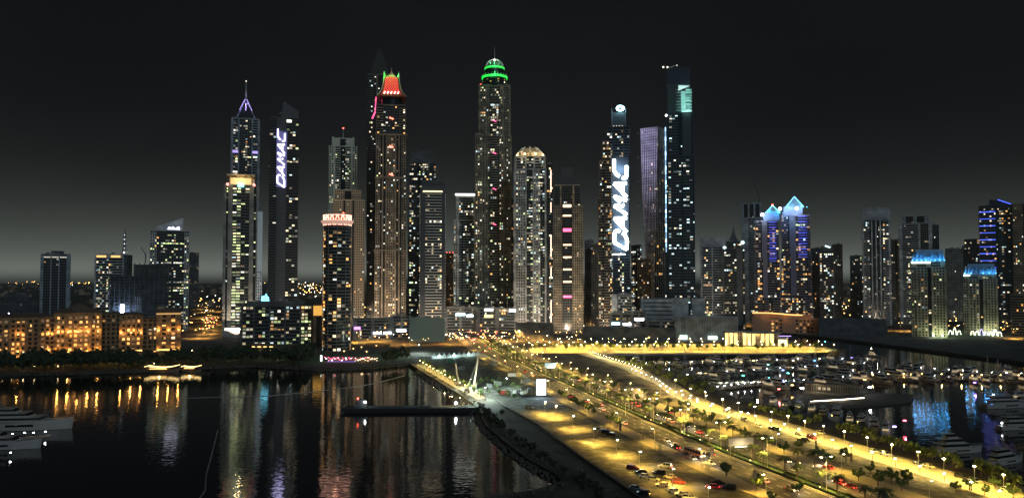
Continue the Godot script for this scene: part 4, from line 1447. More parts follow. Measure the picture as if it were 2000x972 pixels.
func right_towers() -> void:
	var M = mats
	var warm = [2, 3, 1.2, 0.3, 0.3, 1]
	var cool = [0.6, 2, 2.4, 2, 0.4, 0.1]
	var specs = [
		["slim_tower", [122.09, -1221.31, -0.0996, 13.582, 136.23], "hazy grey slab tower left of the stepped tower by the glowing name", {"p": 0.02, "pal": cool, "wall": M.grey_concrete, "tiers": [[1.0, 1, 1, 0, "W1", "W2"]]}],
		["apartment_tower", [129.32, -1198.73, -0.1075, 13.305, 128.82], "narrow dim brown tower directly left of the stepped tower", {"p": 0.05, "pal": warm, "wall": M.tan, "tiers": [[1.0, 1, 1, 0, "W1", "W2"]]}],
		["apartment_tower", [205.04, -1273.42, -0.1596, 16.513, 130.18], "dim tower with cool top lights between glowing name and twisted tower", {"p": 0.15, "low": 1, "pal": cool, "wall": M.dark_concrete, "tiers": [[1.0, 1, 1, 0, "B1 D0.3 B1", "B2"]]}],
		["apartment_tower", [209.07, -1223.34, -0.1693, 20.577, 105.68], "low brown tower at the foot of the twisted tower", {"p": 0.16, "low": 1, "pal": warm, "wall": M.tan, "tiers": [[1.0, 1, 1, 0, "W2", "W2"]]}],
		["apartment_tower", [311.95, -1203.04, -0.2537, 35.052, 138.28], "plain grey-blue tower right of the black glass tower, with a flat capped roof", {"p": 0.14, "pal": warm, "wall": M.blue_grey, "tiers": [[0.9, 1, 1, 0, "P0.5 B3 P0.4 B3 P0.5", "B3"], [1.0, 1.0, 1, 0, "S1", "S1"]]}],
		["apartment_tower", [341.55, -1190.05, -0.2795, 31.472, 133.03], "dark tower with spire and two bright white lamps on its roof", {"p": 0.24, "rows": 0.1, "pal": [0.6, 3, 2.4, 1.5, 0.4, 0.1], "wall": M.dark_concrete, "tiers": [[0.92, 1, 1, 0, "P0.4 B4 P0.4 S1.6 B0.6", "B3"], [1.0, 0.7, 0.7, 0, "B1", "B1"]]}],
		["apartment_tower", [413.59, -1330.54, -0.3014, 31.663, 204.16], "unlit grey tower under a crane behind the blue topped pair", {"p": 0.03, "pal": cool, "wall": M.blue_grey, "tiers": [[0.88, 1, 1, 0, "P0.4 S1 P0.4 B2 P0.4 S1 P0.4", "S1 B1"], [1.0, 0.98, 0.9, 0, "P0.4 D1 P0.4 D1 P0.4 D1 P0.4", "S1"]]}],
		["apartment_tower", [518.29, -1272.96, -0.3867, 20.138, 128.51], "dark tower with a bright top lamp and lit column right of the blue topped pair", {"p": 0.3, "pal": cool, "wall": M.dark_concrete, "tiers": [[0.94, 1, 1, 0, "B3", "B3"], [1.0, 0.8, 0.8, 0, "S1", "S1"]]}],
		["apartment_tower", [569.51, -1356.79, -0.3974, 19.738, 135.31], "faint hazy tower just right of the dark tower with a top lamp", {"p": 0.06, "pal": cool, "wall": M.dark_concrete, "tiers": [[0.9, 1, 1, 0, "W2", "W2"], [1.0, 0.8, 0.8, 0.1, "W2", "W2"]]}],
		["apartment_tower", [510.47, -1297.86, -0.3747, 15.896, 126.12], "faint brownish tower peeking out behind the blue topped pair", {"p": 0.04, "pal": warm, "wall": M.dark_concrete, "tiers": [[1.0, 1, 1, 0, "W2", "W2"]]}],
		["apartment_tower", [666.69, -1490.71, -0.4205, 25.911, 119.14], "very faint tower in the haze left of the arched pale tower", {"p": 0.06, "pal": cool, "wall": M.dark_concrete, "tiers": [[1.0, 1, 1, 0, "W2", "W2"]]}],
		["arched_tower", [615.13, -1303.66, -0.4409, 41.708, 192.94], "pale grey tower with tall white piers under a flat portal top", {"p": 0.15, "pal": [0.6, 3, 3, 1, 0.2, 0.1], "wall": M.blue_grey, "bright": 0.5, "tiers": [[0.9, 1, 1, 0, "P0.5 B2 D0.6 P0.5 D1 P0.5 D1 P0.5 D0.6 B2 P0.5", "B3"], [1.0, 1, 1, 0, "P0.5 S7 P0.5", "S1"]]}],
		["apartment_tower", [660.94, -1328.24, -0.4617, 21.873, 141.1], "dark plain tower between the portal topped tower and the lit banded one", {"p": 0.08, "low": 0.5, "pal": warm, "wall": M.dark_concrete, "tiers": [[1.0, 1, 1, 0, "W1 D0.4 W1", "W2"]]}],
		["banded_tower", [689.66, -1319.49, -0.4816, 48.961, 182.01], "grey tower with yellow lit crown floors behind the blue roofed beige tower", {"p": 0.1, "rows": 0.14, "pal": [1, 3, 2, 0.4, 1.6, 0.5], "wall": M.blue_grey, "tiers": [[0.93, 1, 1, 0, "P0.8 B4 P0.5 G2 P0.8", "B3"], [1.0, 0.8, 0.8, 0, "P0.5 D1 P0.5 D1 P0.5", "S1"]]}],
		["apartment_tower", [759.33, -1386.11, -0.5012, 12.8, 171.31], "thin hazy tower behind the blue roofed beige tower", {"p": 0.03, "pal": cool, "wall": M.dark_concrete, "tiers": [[1.0, 1, 1, 0, "W1", "W2"]]}],
		["apartment_tower", [794.7, -1388.76, -0.5198, 26.917, 129.26], "plain hazy slab tower right of the blue roofed beige tower", {"p": 0.02, "pal": cool, "wall": M.grey_concrete, "tiers": [[1.0, 1, 1, 0, "W3", "W2"]]}],
		["apartment_tower", [848.04, -1421.25, -0.5380, 32.059, 147.23], "hazy tower with faint pink top lights left of the neon blue tower", {"p": 0.06, "rows": 0.1, "pal": warm, "wall": M.dark_concrete, "tiers": [[0.92, 1, 1, 0, "B3", "B2"], [1.0, 0.8, 0.8, 0, "B2", "B2"]]}],
		["apartment_tower", [812.92, -1223.45, -0.5865, 30.762, 194.25], "brownish tower cut off by the right edge of the picture", {"p": 0.1, "pal": warm, "wall": M.tan, "tiers": [[1.0, 1, 1, 0, "W2 D0.5 W2", "W2"]]}],
		["apartment_block", [727.33, -1092.77, -0.5873, 37.011, 54.955], "low balconied block at the foot of the brownish tower at the right edge", {"p": 0.08, "pal": warm, "wall": M.tan, "group": "mid-rise blocks", "tiers": [[1.0, 1, 1, 0, "B2 P0.5 W2", "B2"]]}],
		["hazy_tower", [-837.24, -2031.53, 0.3909, 24.721, 141.49], "far hazy tower right of the sail-crowned office", {"p": 0.12, "pal": [0.3, 1, 0, 0, 0, 3], "bright": 0.0, "wall": M.dark_concrete, "tiers": [[1.0, 1, 1, 0, "W2", "W2"]]}],
		["hazy_block", [-783.79, -1224.59, 0.5693, 54.101, 51.957], "dim low office block at the far left behind the hotel", {"p": 0.05, "pal": warm, "wall": M.dark_concrete, "group": "mid-rise blocks", "tiers": [[0.8, 1, 1, 0, "W2", "W2"], [1.0, 0.6, 0.8, 0, "W2", "W2"]]}],
		["hazy_tower", [-111.71, -1387.31, 0.0803, 18.184, 121.04], "far tower with red roof lights seen between black banded and white rimmed towers", {"p": 0.14, "low": 2, "pal": [2, 2, 0, 0, 0, 3], "wall": M.tan, "tiers": [[1.0, 1, 1, 0, "W2", "W2"]]}],
	]
	for q in specs:
		var s: Dictionary = q[3]
		s.merge({"fh": 3.8, "r": 0.9})
		var o = tower(q[0], q[2], q[1], s)
		var g: Array = q[1]
		if "two bright white lamps" in q[2]:
			for x in [-0.42, 0.42]:
				beacon(o, Vector3(g[3] * x, g[4] * (0.93 if x < 0 else 0.99), g[3] * 0.42), window_glow(3, 2), 3.0, "roof_light")
			var b = MB.new()
			b.lathe([Vector2(g[3] * 0.3, g[4]), Vector2(g[3] * 0.12, g[4] + 8), Vector2(0.2, g[4] + 24), Vector2(0.01, g[4] + 25)], 8)
			part("spire", b, M.dark_concrete, o)
		elif "bright top lamp" in q[2]:
			var b = MB.new()
			b.bar(Vector3(-g[3] * 0.1, g[4] + 2, g[3] * 0.4), Vector3(g[3] * 0.3, g[4] - 1, g[3] * 0.4), 1.3)
			part("roof_light", b, window_glow(3, 2), o)
		elif "under a crane" in q[2]:
			var b = MB.new()
			b.bar(Vector3(g[3] * 0.4, g[4], 0), Vector3(g[3] * 0.4, g[4] + 12, 0), 0.7)
			b.bar(Vector3(g[3] * 0.45, g[4] + 10, 0), Vector3(g[3] * 0.1, g[4] + 40, 0), 0.6)
			b.bar(Vector3(g[3] * 0.4, g[4] + 20, 0), Vector3(g[3] * 0.2, g[4] + 31, 0), 0.15)
			part("crane", b, M.dark_metal, o)
		elif "red roof lights" in q[2]:
			for k in 3:
				beacon(o, Vector3(g[3] * (-0.3 + 0.3 * k), g[4] + 1.5, g[3] * 0.4), glow("red_beacon", 1.0, 0.1, 0.06, 7.0), 1.0)
	blue_twin([382.87, -1158.35, -0.3192, 35.965, 174.09], "left, lower one of the blue pyramid topped pair, with balconies glowing indigo", 186.28, 0.18, true)
	blue_twin([430.7, -1170.98, -0.3525, 43.783, 184.21], "right, taller one of the blue pyramid topped pair, with warm lit balconies", 201.13, -0.08, false)
	blue_roof_tower([565.81, -1050, -0.4943, 41.097, 99.211], "beige tower with a bright blue floodlit roof, standing by the canal", 116.39, 8)
	blue_roof_tower([657.6, -1085.97, -0.5445, 40.127, 82.13], "squat beige hotel block with blue lit roof corners, by the canal", 97.757, 6)
	neon_tower()


func blue_twin(g: Array, label: String, tip: float, shift: float, red_star: bool) -> void:
	var violet = surface("violet_grey", 0.17, 0.15, 0.2, 0.9)
	var s = {"fh": 3.7, "r": 0.8, "p": 0.22, "low": 0.5, "bright": 0.35, "bay": 3.2, "pal": [2.5, 2.6, 0.8, 0.3, 0.2, 2.2], "wall": violet, "slab": violet, "group": "skyscrapers of the skyline", "tiers": [[0.28, 1.0, 1.0, 0, "B3 D0.5 B2 D1.4 B3", "B3"], [0.62, 0.95, 0.95, 0, "B2.6 D0.4 P1.8 B3.4 D0.3 B1", "B3"], [0.93, 0.9, 0.9, 0, "B2 D0.4 P2 B3 D0.4 B1", "B3"], [1.0, 0.6, 0.7, shift, "S1", "S1"]]}
	var o = tower("blue_peaked_tower", label, g, s)
	var w: float = g[3]
	var b = MB.new()
	var c = Vector3(w * (shift + 0.05), g[4], 0)
	var r = w * 0.42
	for k in 4:
		var a = k * PI / 2 + PI / 4
		var e = a + PI / 2
		b.tri(c + Vector3(sin(a) * r, 0, cos(a) * r), c + Vector3(0, tip - g[4], 0), c + Vector3(sin(e) * r, 0, cos(e) * r))
	part("pyramid_roof", b, mats.pale_panel, o)
	for q in [[-0.5, 0.75], [0.5, 0.75], [0.95, 0.0]]:
		beacon(o, c + Vector3(r * q[0], 0.6, r * q[1] + 1.5), glow("azure_lamp", 0.1, 0.55, 1.0, 3.0), 0.5, "roof_flood_light")
		lamp_light(c + Vector3(r * q[0] * 1.1, 1.6, r * q[1] + 4.5), Color(0.03, 0.4, 1.0), 420, 0.5, o)
	for k in 2:
		b = MB.new()
		b.bar(c + Vector3(r * 0.7 * (1 if k else -1), 0.3, r * 0.72), c + Vector3(0, tip - g[4] + 0.3, 0.4), 0.45)
		part("hip_light", b, glow("azure_line", 0.2, 0.7, 1.0, 2.0), o)
	for x in ([-0.36] if red_star else [-0.42, 0.12]):
		beacon(o, Vector3(w * (shift + x), g[4] - 2, w * 0.38), glow("cold_flood", 0.85, 1.0, 0.98, 7.0), 2.6, "flood_light")
		lamp_light(Vector3(w * (shift + x), g[4] - 4, w * 0.38 + 7), Color(0.7, 0.9, 1), 420, 1, o)
	if red_star:
		beacon(o, c + Vector3(0, tip - g[4] + 1, 0), glow("red_beacon", 1.0, 0.1, 0.06, 7.0), 1.5)
	# indigo light lines along the balconies of the tall bay
	for k in 16:
		b = MB.new()
		var y: float = g[4] * (0.92 - 0.022 * k)
		b.box(Vector3(w * 0.08, y, w * 0.36 + 1.3), Vector3(w * 0.36, y + 0.7, w * 0.36 + 1.7))
		part("balcony_light", b, glow("indigo_line_%d" % (k % 2), 0.08, 0.1, 1.0, 1.6 - 0.9 * (k % 2)), o)


func blue_roof_tower(g: Array, label: String, top: float, lamps: int) -> void:
	var s = {"fh": 3.7, "r": 0.7, "p": 0.1, "bright": 0.3, "bay": 3.6, "pal": [2, 3, 1, 0.2, 0.8, 1], "wall": surface("lit_beige", 0.5, 0.44, 0.3, 0.9, 0.0, "blotch", 0.02), "group": "skyscrapers of the skyline", "tiers": [[0.93, 1, 1, 0, "W1.2 P0.3 W2.6 D1 P0.4 W3 P0.3", "W3"], [1.0, 0.94, 0.94, 0, "S1 B2 S1 B2 S1", "S1"]]}
	var o = tower("blue_roofed_tower", label, g, s)
	var w: float = g[3]
	var d = w * 0.7
	var b = MB.new()
	var y: float = g[4] + 1.5
	b.skin([[Vector3(-w * 0.48, y, -d * 0.48), Vector3(w * 0.48, y, -d * 0.48), Vector3(w * 0.48, y, d * 0.48), Vector3(-w * 0.48, y, d * 0.48)], [Vector3(-w * 0.36, top, -d * 0.3), Vector3(w * 0.42, top, -d * 0.3), Vector3(w * 0.42, top, d * 0.3), Vector3(-w * 0.36, top, d * 0.3)]])
	part("mansard_roof", b, surface("blue_tile", 0.2, 0.32, 0.42, 0.7), o)
	for k in 9:
		var x = w * lerpf(-0.44, 0.44, k / 8.0)
		b = MB.new()
		b.box(Vector3(x - 0.7, y, d * 0.33), Vector3(x + 0.7, lerpf(y, top, 0.55 + 0.3 * (k % 2)), d * 0.49))
		part("dormer", b, mats.blue_tile, o)
	for k in lamps:
		var f = k / float(lamps - 1)
		if lamps < 7 and f > 0.25 and f < 0.55:
			continue
		var p = Vector3(w * lerpf(-0.46, 0.46, f), y + 1.2, d * 0.52 + 1.0)
		beacon(o, p, glow("azure_lamp", 0.1, 0.55, 1.0, 3.0), 0.8, "roof_flood_light")
		lamp_light(p + Vector3(0, 1.0, 1.6), Color(0.08, 0.45, 1.0), 38, 0.5, o)
	b = MB.new()
	b.box(Vector3(-w * 0.5, g[4] - 1.5, d * 0.5 + 0.8), Vector3(w * (0.06 if lamps > 7 else -0.3), g[4] + 0.8, d * 0.5 + 1.4))
	part("cornice_light", b, glow("pale_cornice_light", 0.8, 0.95, 1.0, 2.4), o)
	# green-white floodlights at its foot
	for x in [0.1, 0.36]:
		beacon(o, Vector3(w * x, 2, d * 0.5 + 9), glow("cold_flood", 0.85, 1.0, 0.98, 7.0), 0.9, "flood_light")
		lamp_light(Vector3(w * x, 4, d * 0.5 + 10), Color(0.85, 1, 0.6), 190, 1, o)


func neon_tower() -> void:
	var g: Array = [789.91, -1254.8, -0.5618, 49.919, 193.28]
	var o = tower("neon_banded_tower", "dark tower with blue neon floor lines and a curved crest, at the right", g, {"fh": 3.8, "r": 0.8, "p": 0.12, "bright": 0.3, "pal": [1, 2, 1, 1, 0, 1], "wall": mats.black_panel, "slab": surface("navy_slab", 0.06, 0.07, 0.09, 0.8), "glass": mats.blue_glass, "tiers": [[1.0, 1, 1, 0, "B4 D0.8 G2.6 D0.4 B1", "B3"]]})
	var w: float = g[3]
	var d = w * 0.8
	for k in 15:
		var b = MB.new()
		var y: float = g[4] * (0.95 - 0.058 * k)
		b.box(Vector3(-w * 0.5, y, d / 2 + 1.3), Vector3(-w * 0.06, y + 1.0, d / 2 + 1.8))
		part("neon_light", b, glow("neon_blue_%d" % (k % 2), 0.06, 0.12, 1.0, 2.4 - (k % 2)), o)
		if k % 2 == 0:
			b = MB.new()
			b.box(Vector3(w * 0.42, y - 6, d / 2 + 1.3), Vector3(w * 0.5, y - 4.5, d / 2 + 1.8))
			part("neon_light", b, glow("neon_violet", 0.25, 0.15, 1.0, 1.8), o)
	var b = MB.new()
	var z = d * 0.2
	var top: float = 204.82
	for k in 6:
		var f0 = k / 6.0
		var f1 = (k + 1) / 6.0
		var p0 = Vector3(lerpf(-w * 0.22, w * 0.42, f0), lerpf(top, g[4] + 1, f0 * f0), z)
		var p1 = Vector3(lerpf(-w * 0.22, w * 0.42, f1), lerpf(top, g[4] + 1, f1 * f1), z)
		b.quad(Vector3(p0.x, g[4], z), p0, p1, Vector3(p1.x, g[4], z))
		b.quad(Vector3(p1.x, g[4], z - 3), p1 - Vector3(0, 0, 3), p0 - Vector3(0, 0, 3), Vector3(p0.x, g[4], z - 3))
		b.quad(p0, p0 - Vector3(0, 0, 3), p1 - Vector3(0, 0, 3), p1)
	part("crest", b, mats.black_panel, o)
	b = MB.new()
	b.bar(Vector3(w * 0.02, top - 0.5, z + 0.6), Vector3(w * 0.38, g[4] + 3, z + 0.6), 0.5)
	part("crest_light", b, glow("neon_blue_0", 0.06, 0.12, 1.0, 2.4), o)
	b = MB.new()
	b.tube([[Vector3(-w * 0.26, g[4], 0), 0.6], [Vector3(-w * 0.26, 218.01, 0), 0.2]], 6)
	part("mast", b, mats.steel, o)


# the axis of the dual carriageway, from the interchange towards the viewer
var ROAD := [Vector2(-76.049, -1213.2), Vector2(-53.606, -1083.52), Vector2(-23.544, -892.82), Vector2(0, -759.32), Vector2(29.338, -636.55), Vector2(47.957, -560.62), Vector2(62.335, -498.9), Vector2(76.308, -438.23), Vector2(88.082, -394.56), Vector2(99.604, -350.66), Vector2(107.02, -326.48), Vector2(118.17, -291.04), Vector2(127.39, -263.15), Vector2(135.94, -231.23)]
var PROM := [Vector2(80.051, -809.75), Vector2(104.61, -690.55), Vector2(119.31, -584.76), Vector2(119.04, -524.56), Vector2(126.23, -468.38), Vector2(140.24, -444.59), Vector2(151.45, -411.76), Vector2(159.11, -378.74), Vector2(167.81, -345.73), Vector2(176.74, -317.23), Vector2(185.3, -283.03), Vector2(189.95, -259.29)]


func packed(a: Array) -> PackedVector2Array:
	var p = PackedVector2Array()
	for q in a:
		p.append(q)
	return p


func along(line: Array, dist: float) -> Array:
	var left = dist
	for k in line.size() - 1:
		var a: Vector2 = line[k]
		var b: Vector2 = line[k + 1]
		var l = a.distance_to(b)
		if left <= l or k == line.size() - 2:
			return [a.lerp(b, left / l), (b - a).normalized()]
		left -= l
	return [line[0], Vector2.RIGHT]


func length_of(line: Array) -> float:
	var l = 0.0
	for k in line.size() - 1:
		l += line[k].distance_to(line[k + 1])
	return l


func v3(p: Vector2, y := 0.0) -> Vector3:
	return Vector3(p.x, y, p.y)


func inside_any(p: Vector2, polys: Array) -> bool:
	for q in polys:
		if Geometry2D.is_point_in_polygon(p, q):
			return true
	return false


func build_ground() -> void:
	# water under everything
	var b = MB.new()
	b.quad(Vector3(-7000, WATER, 300), Vector3(-7000, WATER, -9000), Vector3(7000, WATER, -9000), Vector3(7000, WATER, 300))
	var sea = surface("sea_water", 0.003, 0.005, 0.007, 0.05)
	sea.heightmap_enabled = true
	sea.heightmap_texture = noise_texture("ripple", 512, 0.035, 0.0, 1.0, 3)
	sea.heightmap_scale = 3.5
	sea.uv1_triplanar = true
	sea.uv1_world_triplanar = true
	sea.uv1_scale = Vector3(0.008, 0.008, 0.016)
	setting("water", b, sea)
	# the mainland: bay shore, breakwater, quays, basin, spit, canal bank
	var land: Array = [Vector2(-6500, -560)]
	land += [Vector2(-586.76, -636.55), Vector2(-423.55, -643.25), Vector2(-376.71, -650.1), Vector2(-321.08, -667.88), Vector2(-275.18, -690.55), Vector2(-232.71, -706.55), Vector2(-169.94, -679.03), Vector2(-127.35, -690.55), Vector2(-94.735, -719.04), Vector2(-80.051, -667.88), Vector2(-59.444, -602.04), Vector2(-39.136, -540.79), Vector2(-24.209, -490.9), Vector2(-19.635, -459.59), Vector2(-13.707, -417.36), Vector2(-3.729, -378.74), Vector2(6.765, -343.8), Vector2(17.674, -317.23), Vector2(19.406, -308.5), Vector2(16.677, -299.51), Vector2(3.812, -291.04), Vector2(-12.971, -283.03), Vector2(-35.421, -270.63)]
	land += [Vector2(-70, -150), Vector2(-70, 250), Vector2(700, 250)]
	land += [Vector2(200.13, -235.62), Vector2(199.24, -271.82), Vector2(195.25, -298.06), Vector2(191.61, -324.76), Vector2(187.25, -356.76), Vector2(183.12, -398.4), Vector2(175.94, -446.21), Vector2(163.81, -470.17), Vector2(147.99, -511.41), Vector2(145.89, -568.44), Vector2(134.78, -620.38), Vector2(120.31, -702.48), Vector2(100.06, -778.72), Vector2(155.94, -788.8), Vector2(219.75, -793.93), Vector2(296.88, -804.41), Vector2(329.94, -820.66), Vector2(366.67, -849.25), Vector2(356.43, -886.32), Vector2(350.22, -948.44), Vector2(350.64, -1003.14), Vector2(324.53, -1093.26), Vector2(332.29, -1144.69), Vector2(385.7, -1103.17), Vector2(414.06, -1046.26), Vector2(437.78, -948.44), Vector2(462.88, -826.22), Vector2(482.24, -731.98), Vector2(545.8, -553.02)]
	land += [Vector2(6500, -300), Vector2(6500, -8900), Vector2(-6500, -8900)]
	b = MB.new()
	b.prism(packed(land), -6.0, 0.0)
	setting("ground", b, mats.soil)
	# sheets laid on it
	sheet("construction_ground", "site_dirt", [Vector2(-84.932, -740.87), Vector2(-32.02, -809.75), Vector2(-12.129, -736.4), Vector2(15.62, -593.27), Vector2(21.832, -553.02), Vector2(0, -503), Vector2(-13.07, -496.88), Vector2(-25.548, -517.9), Vector2(-45.312, -573.78), Vector2(-62.54, -633.25)], 0.02)
	sheet("car_park", "lot_asphalt", [Vector2(-4.672, -473.81), Vector2(0.656, -498.9), Vector2(19.662, -533.71), Vector2(34.505, -524.56), Vector2(46.183, -468.38), Vector2(55.591, -423.12), Vector2(67.124, -378.74), Vector2(77.888, -329.98), Vector2(88.332, -281.1), Vector2(93.393, -255.01), Vector2(55.546, -249.87), Vector2(45.901, -280.46), Vector2(29.481, -345.73), Vector2(13.661, -415.95)], 0.03)
	sheet("sand_plot", "sand", [Vector2(23.092, -778.72), Vector2(40.026, -809.75), Vector2(74.714, -809.75), Vector2(98.73, -675.27), Vector2(114.91, -581.97), Vector2(112.8, -553.02), Vector2(89.531, -533.71), Vector2(71.744, -573.78), Vector2(52.781, -667.88)], 0.02)
	sheet("east_car_park", "lot_asphalt", [Vector2(121.62, -468.38), Vector2(135.34, -438.23), Vector2(146.76, -406.31), Vector2(154.7, -374.13), Vector2(164.35, -340.94), Vector2(173.58, -311.62), Vector2(181.93, -277.94), Vector2(185.38, -257.67), Vector2(144.09, -244.93), Vector2(142.15, -285.65), Vector2(137.23, -317.23), Vector2(127.89, -360.95), Vector2(117.48, -415.95), Vector2(106.73, -477.5), Vector2(115.27, -487)], 0.03)
	sheet("east_apron", "sand", [Vector2(89.531, -533.71), Vector2(114.36, -560.62), Vector2(117.02, -515.72), Vector2(121.62, -468.38), Vector2(106.73, -477.5), Vector2(88.22, -496.88)], 0.02)
	sheet("esplanade", "paving", [Vector2(17.277, -873.61), Vector2(53.766, -906.1), Vector2(181.93, -919.79), Vector2(326.36, -933.89), Vector2(342.25, -879.92), Vector2(358.27, -849.25), Vector2(332.18, -826.22), Vector2(298.86, -809.75), Vector2(221.19, -799.14), Vector2(156.96, -793.93), Vector2(100.71, -783.73), Vector2(80.588, -815.17), Vector2(48.031, -809.75), Vector2(21.347, -809.75)], 0.1)
	sheet("canal_bank", "soil", [Vector2(421.32, -1064.56), Vector2(451.9, -978.94), Vector2(479.18, -855.21), Vector2(500.32, -759.32), Vector2(533.67, -809.75), Vector2(515.48, -919.79), Vector2(487.27, -1055.33)], 0.02)
	sheet("hotel_garden", "lawn", [Vector2(-485.16, -736.4), Vector2(-365.23, -759.32), Vector2(-301.49, -788.8), Vector2(-106.73, -809.75), Vector2(-97.623, -740.87), Vector2(-176.86, -706.55), Vector2(-238.25, -723.3), Vector2(-281.57, -706.55), Vector2(-328.3, -682.83), Vector2(-439.84, -667.88)], 0.02)
	# green lawn by the canal towers
	sheet("canal_lawn", "lawn", [Vector2(582.51, -1083.52), Vector2(648.03, -1155.57), Vector2(700.45, -1123.55), Vector2(662.49, -1046.26), Vector2(590.54, -994.94), Vector2(560.36, -1011.48)], 0.03)
	# carriageways with kerbs
	b = MB.new()
	b.ribbon(ROAD, -20.0, -4.0, 0.05)
	var road = setting("west_carriageway", b, mats.asphalt)
	markings(road, [-16.0, -12.0, -8.0], [-19.4, -4.6])
	b = MB.new()
	b.ribbon(ROAD, 4.0, 22.0, 0.05)
	road = setting("east_carriageway", b, mats.asphalt)
	markings(road, [8.5, 13.0, 17.5], [4.6, 21.4])
	b = MB.new()
	b.ribbon(ROAD, -4.0, 4.0, 0.2, 0.25)
	setting("median", b, mats.sidewalk)
	b = MB.new()
	b.ribbon(ROAD, -3.0, 3.0, 0.22)
	setting("median_soil", b, mats.lawn)
	b = MB.new()
	b.ribbon(ROAD, -29.0, -20.0, 0.17, 0.2)
	setting("west_pavement", b, mats.sidewalk)
	b = MB.new()
	b.ribbon(ROAD, 22.0, 30.0, 0.17, 0.2)
	setting("east_pavement", b, mats.sidewalk)
	b = MB.new()
	b.ribbon(PROM, -3.0, 12.0, 0.14, 0.16)
	setting("promenade", b, mats.paving)
	b = MB.new()
	b.ribbon(PROM, -4.0, -3.0, 0.45, 0.5)
	setting("promenade_kerb", b, mats.sidewalk)
	# bay lines painted in the car parks
	bay_lines("car_park", Vector2(23.092, -468.38), Vector2(64.431, -298.06), 5.2, 15.0)
	bay_lines("east_car_park", Vector2(124.22, -420.22), Vector2(165.96, -298.06), 5.2, 12.0)
	# service roads of the hinterland, faintly lit
	for q in [[[Vector2(-750.48, -948.44), Vector2(-581.02, -978.94), Vector2(-400.26, -919.79), Vector2(-361.52, -978.94), Vector2(-385.7, -1103.17), Vector2(-546.23, -1426.79), Vector2(-807.18, -2020.1), Vector2(-1240.79, -3028.72)], 20.0], [[Vector2(-76.049, -1213.2), Vector2(-113.01, -1426.79), Vector2(-146.76, -1683.89), Vector2(-160.1, -2020.1)], 14.0], [[Vector2(-187.62, -948.44), Vector2(-91.862, -994.94), Vector2(-76.049, -1213.2), Vector2(40.026, -1011.48), Vector2(90.38, -978.94)], 8.0], [[Vector2(352.22, -1213.2), Vector2(436.64, -1103.17), Vector2(470.89, -892.82), Vector2(519.81, -788.8)], 5.0]]:
		b = MB.new()
		b.ribbon(q[0], -q[1], q[1], 0.06)
		setting("back_road", b, mats.asphalt)


func sheet(called: String, look: String, outline: Array, y: float) -> void:
	if look == "site_dirt":
		surface("site_dirt", 0.16, 0.16, 0.13, 0.95, 0.0, "stain", 0.02)
	var b = MB.new()
	b.prism(packed(outline), 0.0, y)
	setting(called, b, mats[look])


func markings(road: Node3D, dashed: Array, solid: Array) -> void:
	var b = MB.new()
	var n = length_of(ROAD)
	for o in solid:
		b.ribbon(ROAD, o - 0.09, o + 0.09, 0.058)
	part("edge_lines", b, mats.line_paint, road)
	b = MB.new()
	for o in dashed:
		var d = 120.0
		while d < n - 5:
			var q = along(ROAD, d)
			var p: Vector2 = q[0]
			var u: Vector2 = q[1]
			var s = Vector2(-u.y, u.x)
			var c = p + s * o
			b.quad(v3(c - s * 0.1, 0.058), v3(c - s * 0.1 + u * 3.5, 0.058), v3(c + s * 0.1 + u * 3.5, 0.058), v3(c + s * 0.1, 0.058))
			d += 10.0
	part("lane_dashes", b, mats.line_paint, road, true)


func bay_lines(where: String, a: Vector2, c: Vector2, bay: float, gap: float) -> void:
	var b = MB.new()
	var u = (c - a).normalized()
	var s = Vector2(-u.y, u.x)
	var n = int(a.distance_to(c) / 2.6)
	for row in [-1, 1]:
		for k in n:
			var p = a + u * 2.6 * k + s * row * gap * 0.5
			var e = p + s * row * bay
			b.quad(v3(p - u * 0.06, 0.036), v3(e - u * 0.06, 0.036), v3(e + u * 0.06, 0.036), v3(p + u * 0.06, 0.036))
	var o = part("bay_lines", b, mats.line_paint, get_node(where), true)
	o.name = "bay_lines"


# ---------------------------------------------------------------- plants
func leaf_crown(seed_value: int, r: Vector3, clumps: int, leaves: int, size: float) -> MB:
	var g = RandomNumberGenerator.new()
	g.seed = seed_value
	var b = MB.new()
	for c in clumps:
		var d = Vector3(g.randfn(), g.randfn() * 0.8, g.randfn()).normalized() * pow(g.randf(), 0.4)
		var cc = Vector3(d.x * r.x, d.y * r.y, d.z * r.z)
		var cr = r.x * g.randf_range(0.22, 0.4)
		for k in leaves:
			var e = Vector3(g.randfn(), g.randfn(), g.randfn()).normalized()
			var p = cc + e * cr * g.randf_range(0.5, 1.0)
			var u = Vector3(g.randfn(), g.randfn(), g.randfn()).normalized()
			var w = u.cross(e).normalized()
			u = w.cross(e)
			var s = size * g.randf_range(0.6, 1.3)
			b.quad(p - w * s * 0.5, p + u * s, p + w * s * 0.5, p - u * s * 0.6)
	return b


func make_tree(called: String, label: String, group: String, seed_value: int, tall: float, wide: float, clumps := 16, leaves := 26, leaf: Material = mats.leaf) -> Node3D:
	var o = thing(called, label, "tree", Vector3.ZERO, 0.0, group)
	var t = tall - wide * 0.55
	var b = MB.new()
	b.tube([[Vector3.ZERO, 0.22], [Vector3(0.05, t * 0.5, 0.05), 0.15], [Vector3(0, t, 0), 0.1]], 6)
	for k in 4:
		var a = k * 1.6 + seed_value
		b.tube([[Vector3(0, t * 0.62, 0), 0.1], [Vector3(sin(a) * wide * 0.22, t, cos(a) * wide * 0.22), 0.06], [Vector3(sin(a) * wide * 0.32, t + wide * 0.25, cos(a) * wide * 0.32), 0.02]], 5, false)
	part("trunk", b, mats.bark, o)
	b = leaf_crown(seed_value, Vector3(wide * 0.42, wide * 0.36, wide * 0.42), clumps, leaves, wide * 0.12)
	var c = part("crown", b, leaf, o)
	c.position = Vector3(0, t + wide * 0.2, 0)
	return o


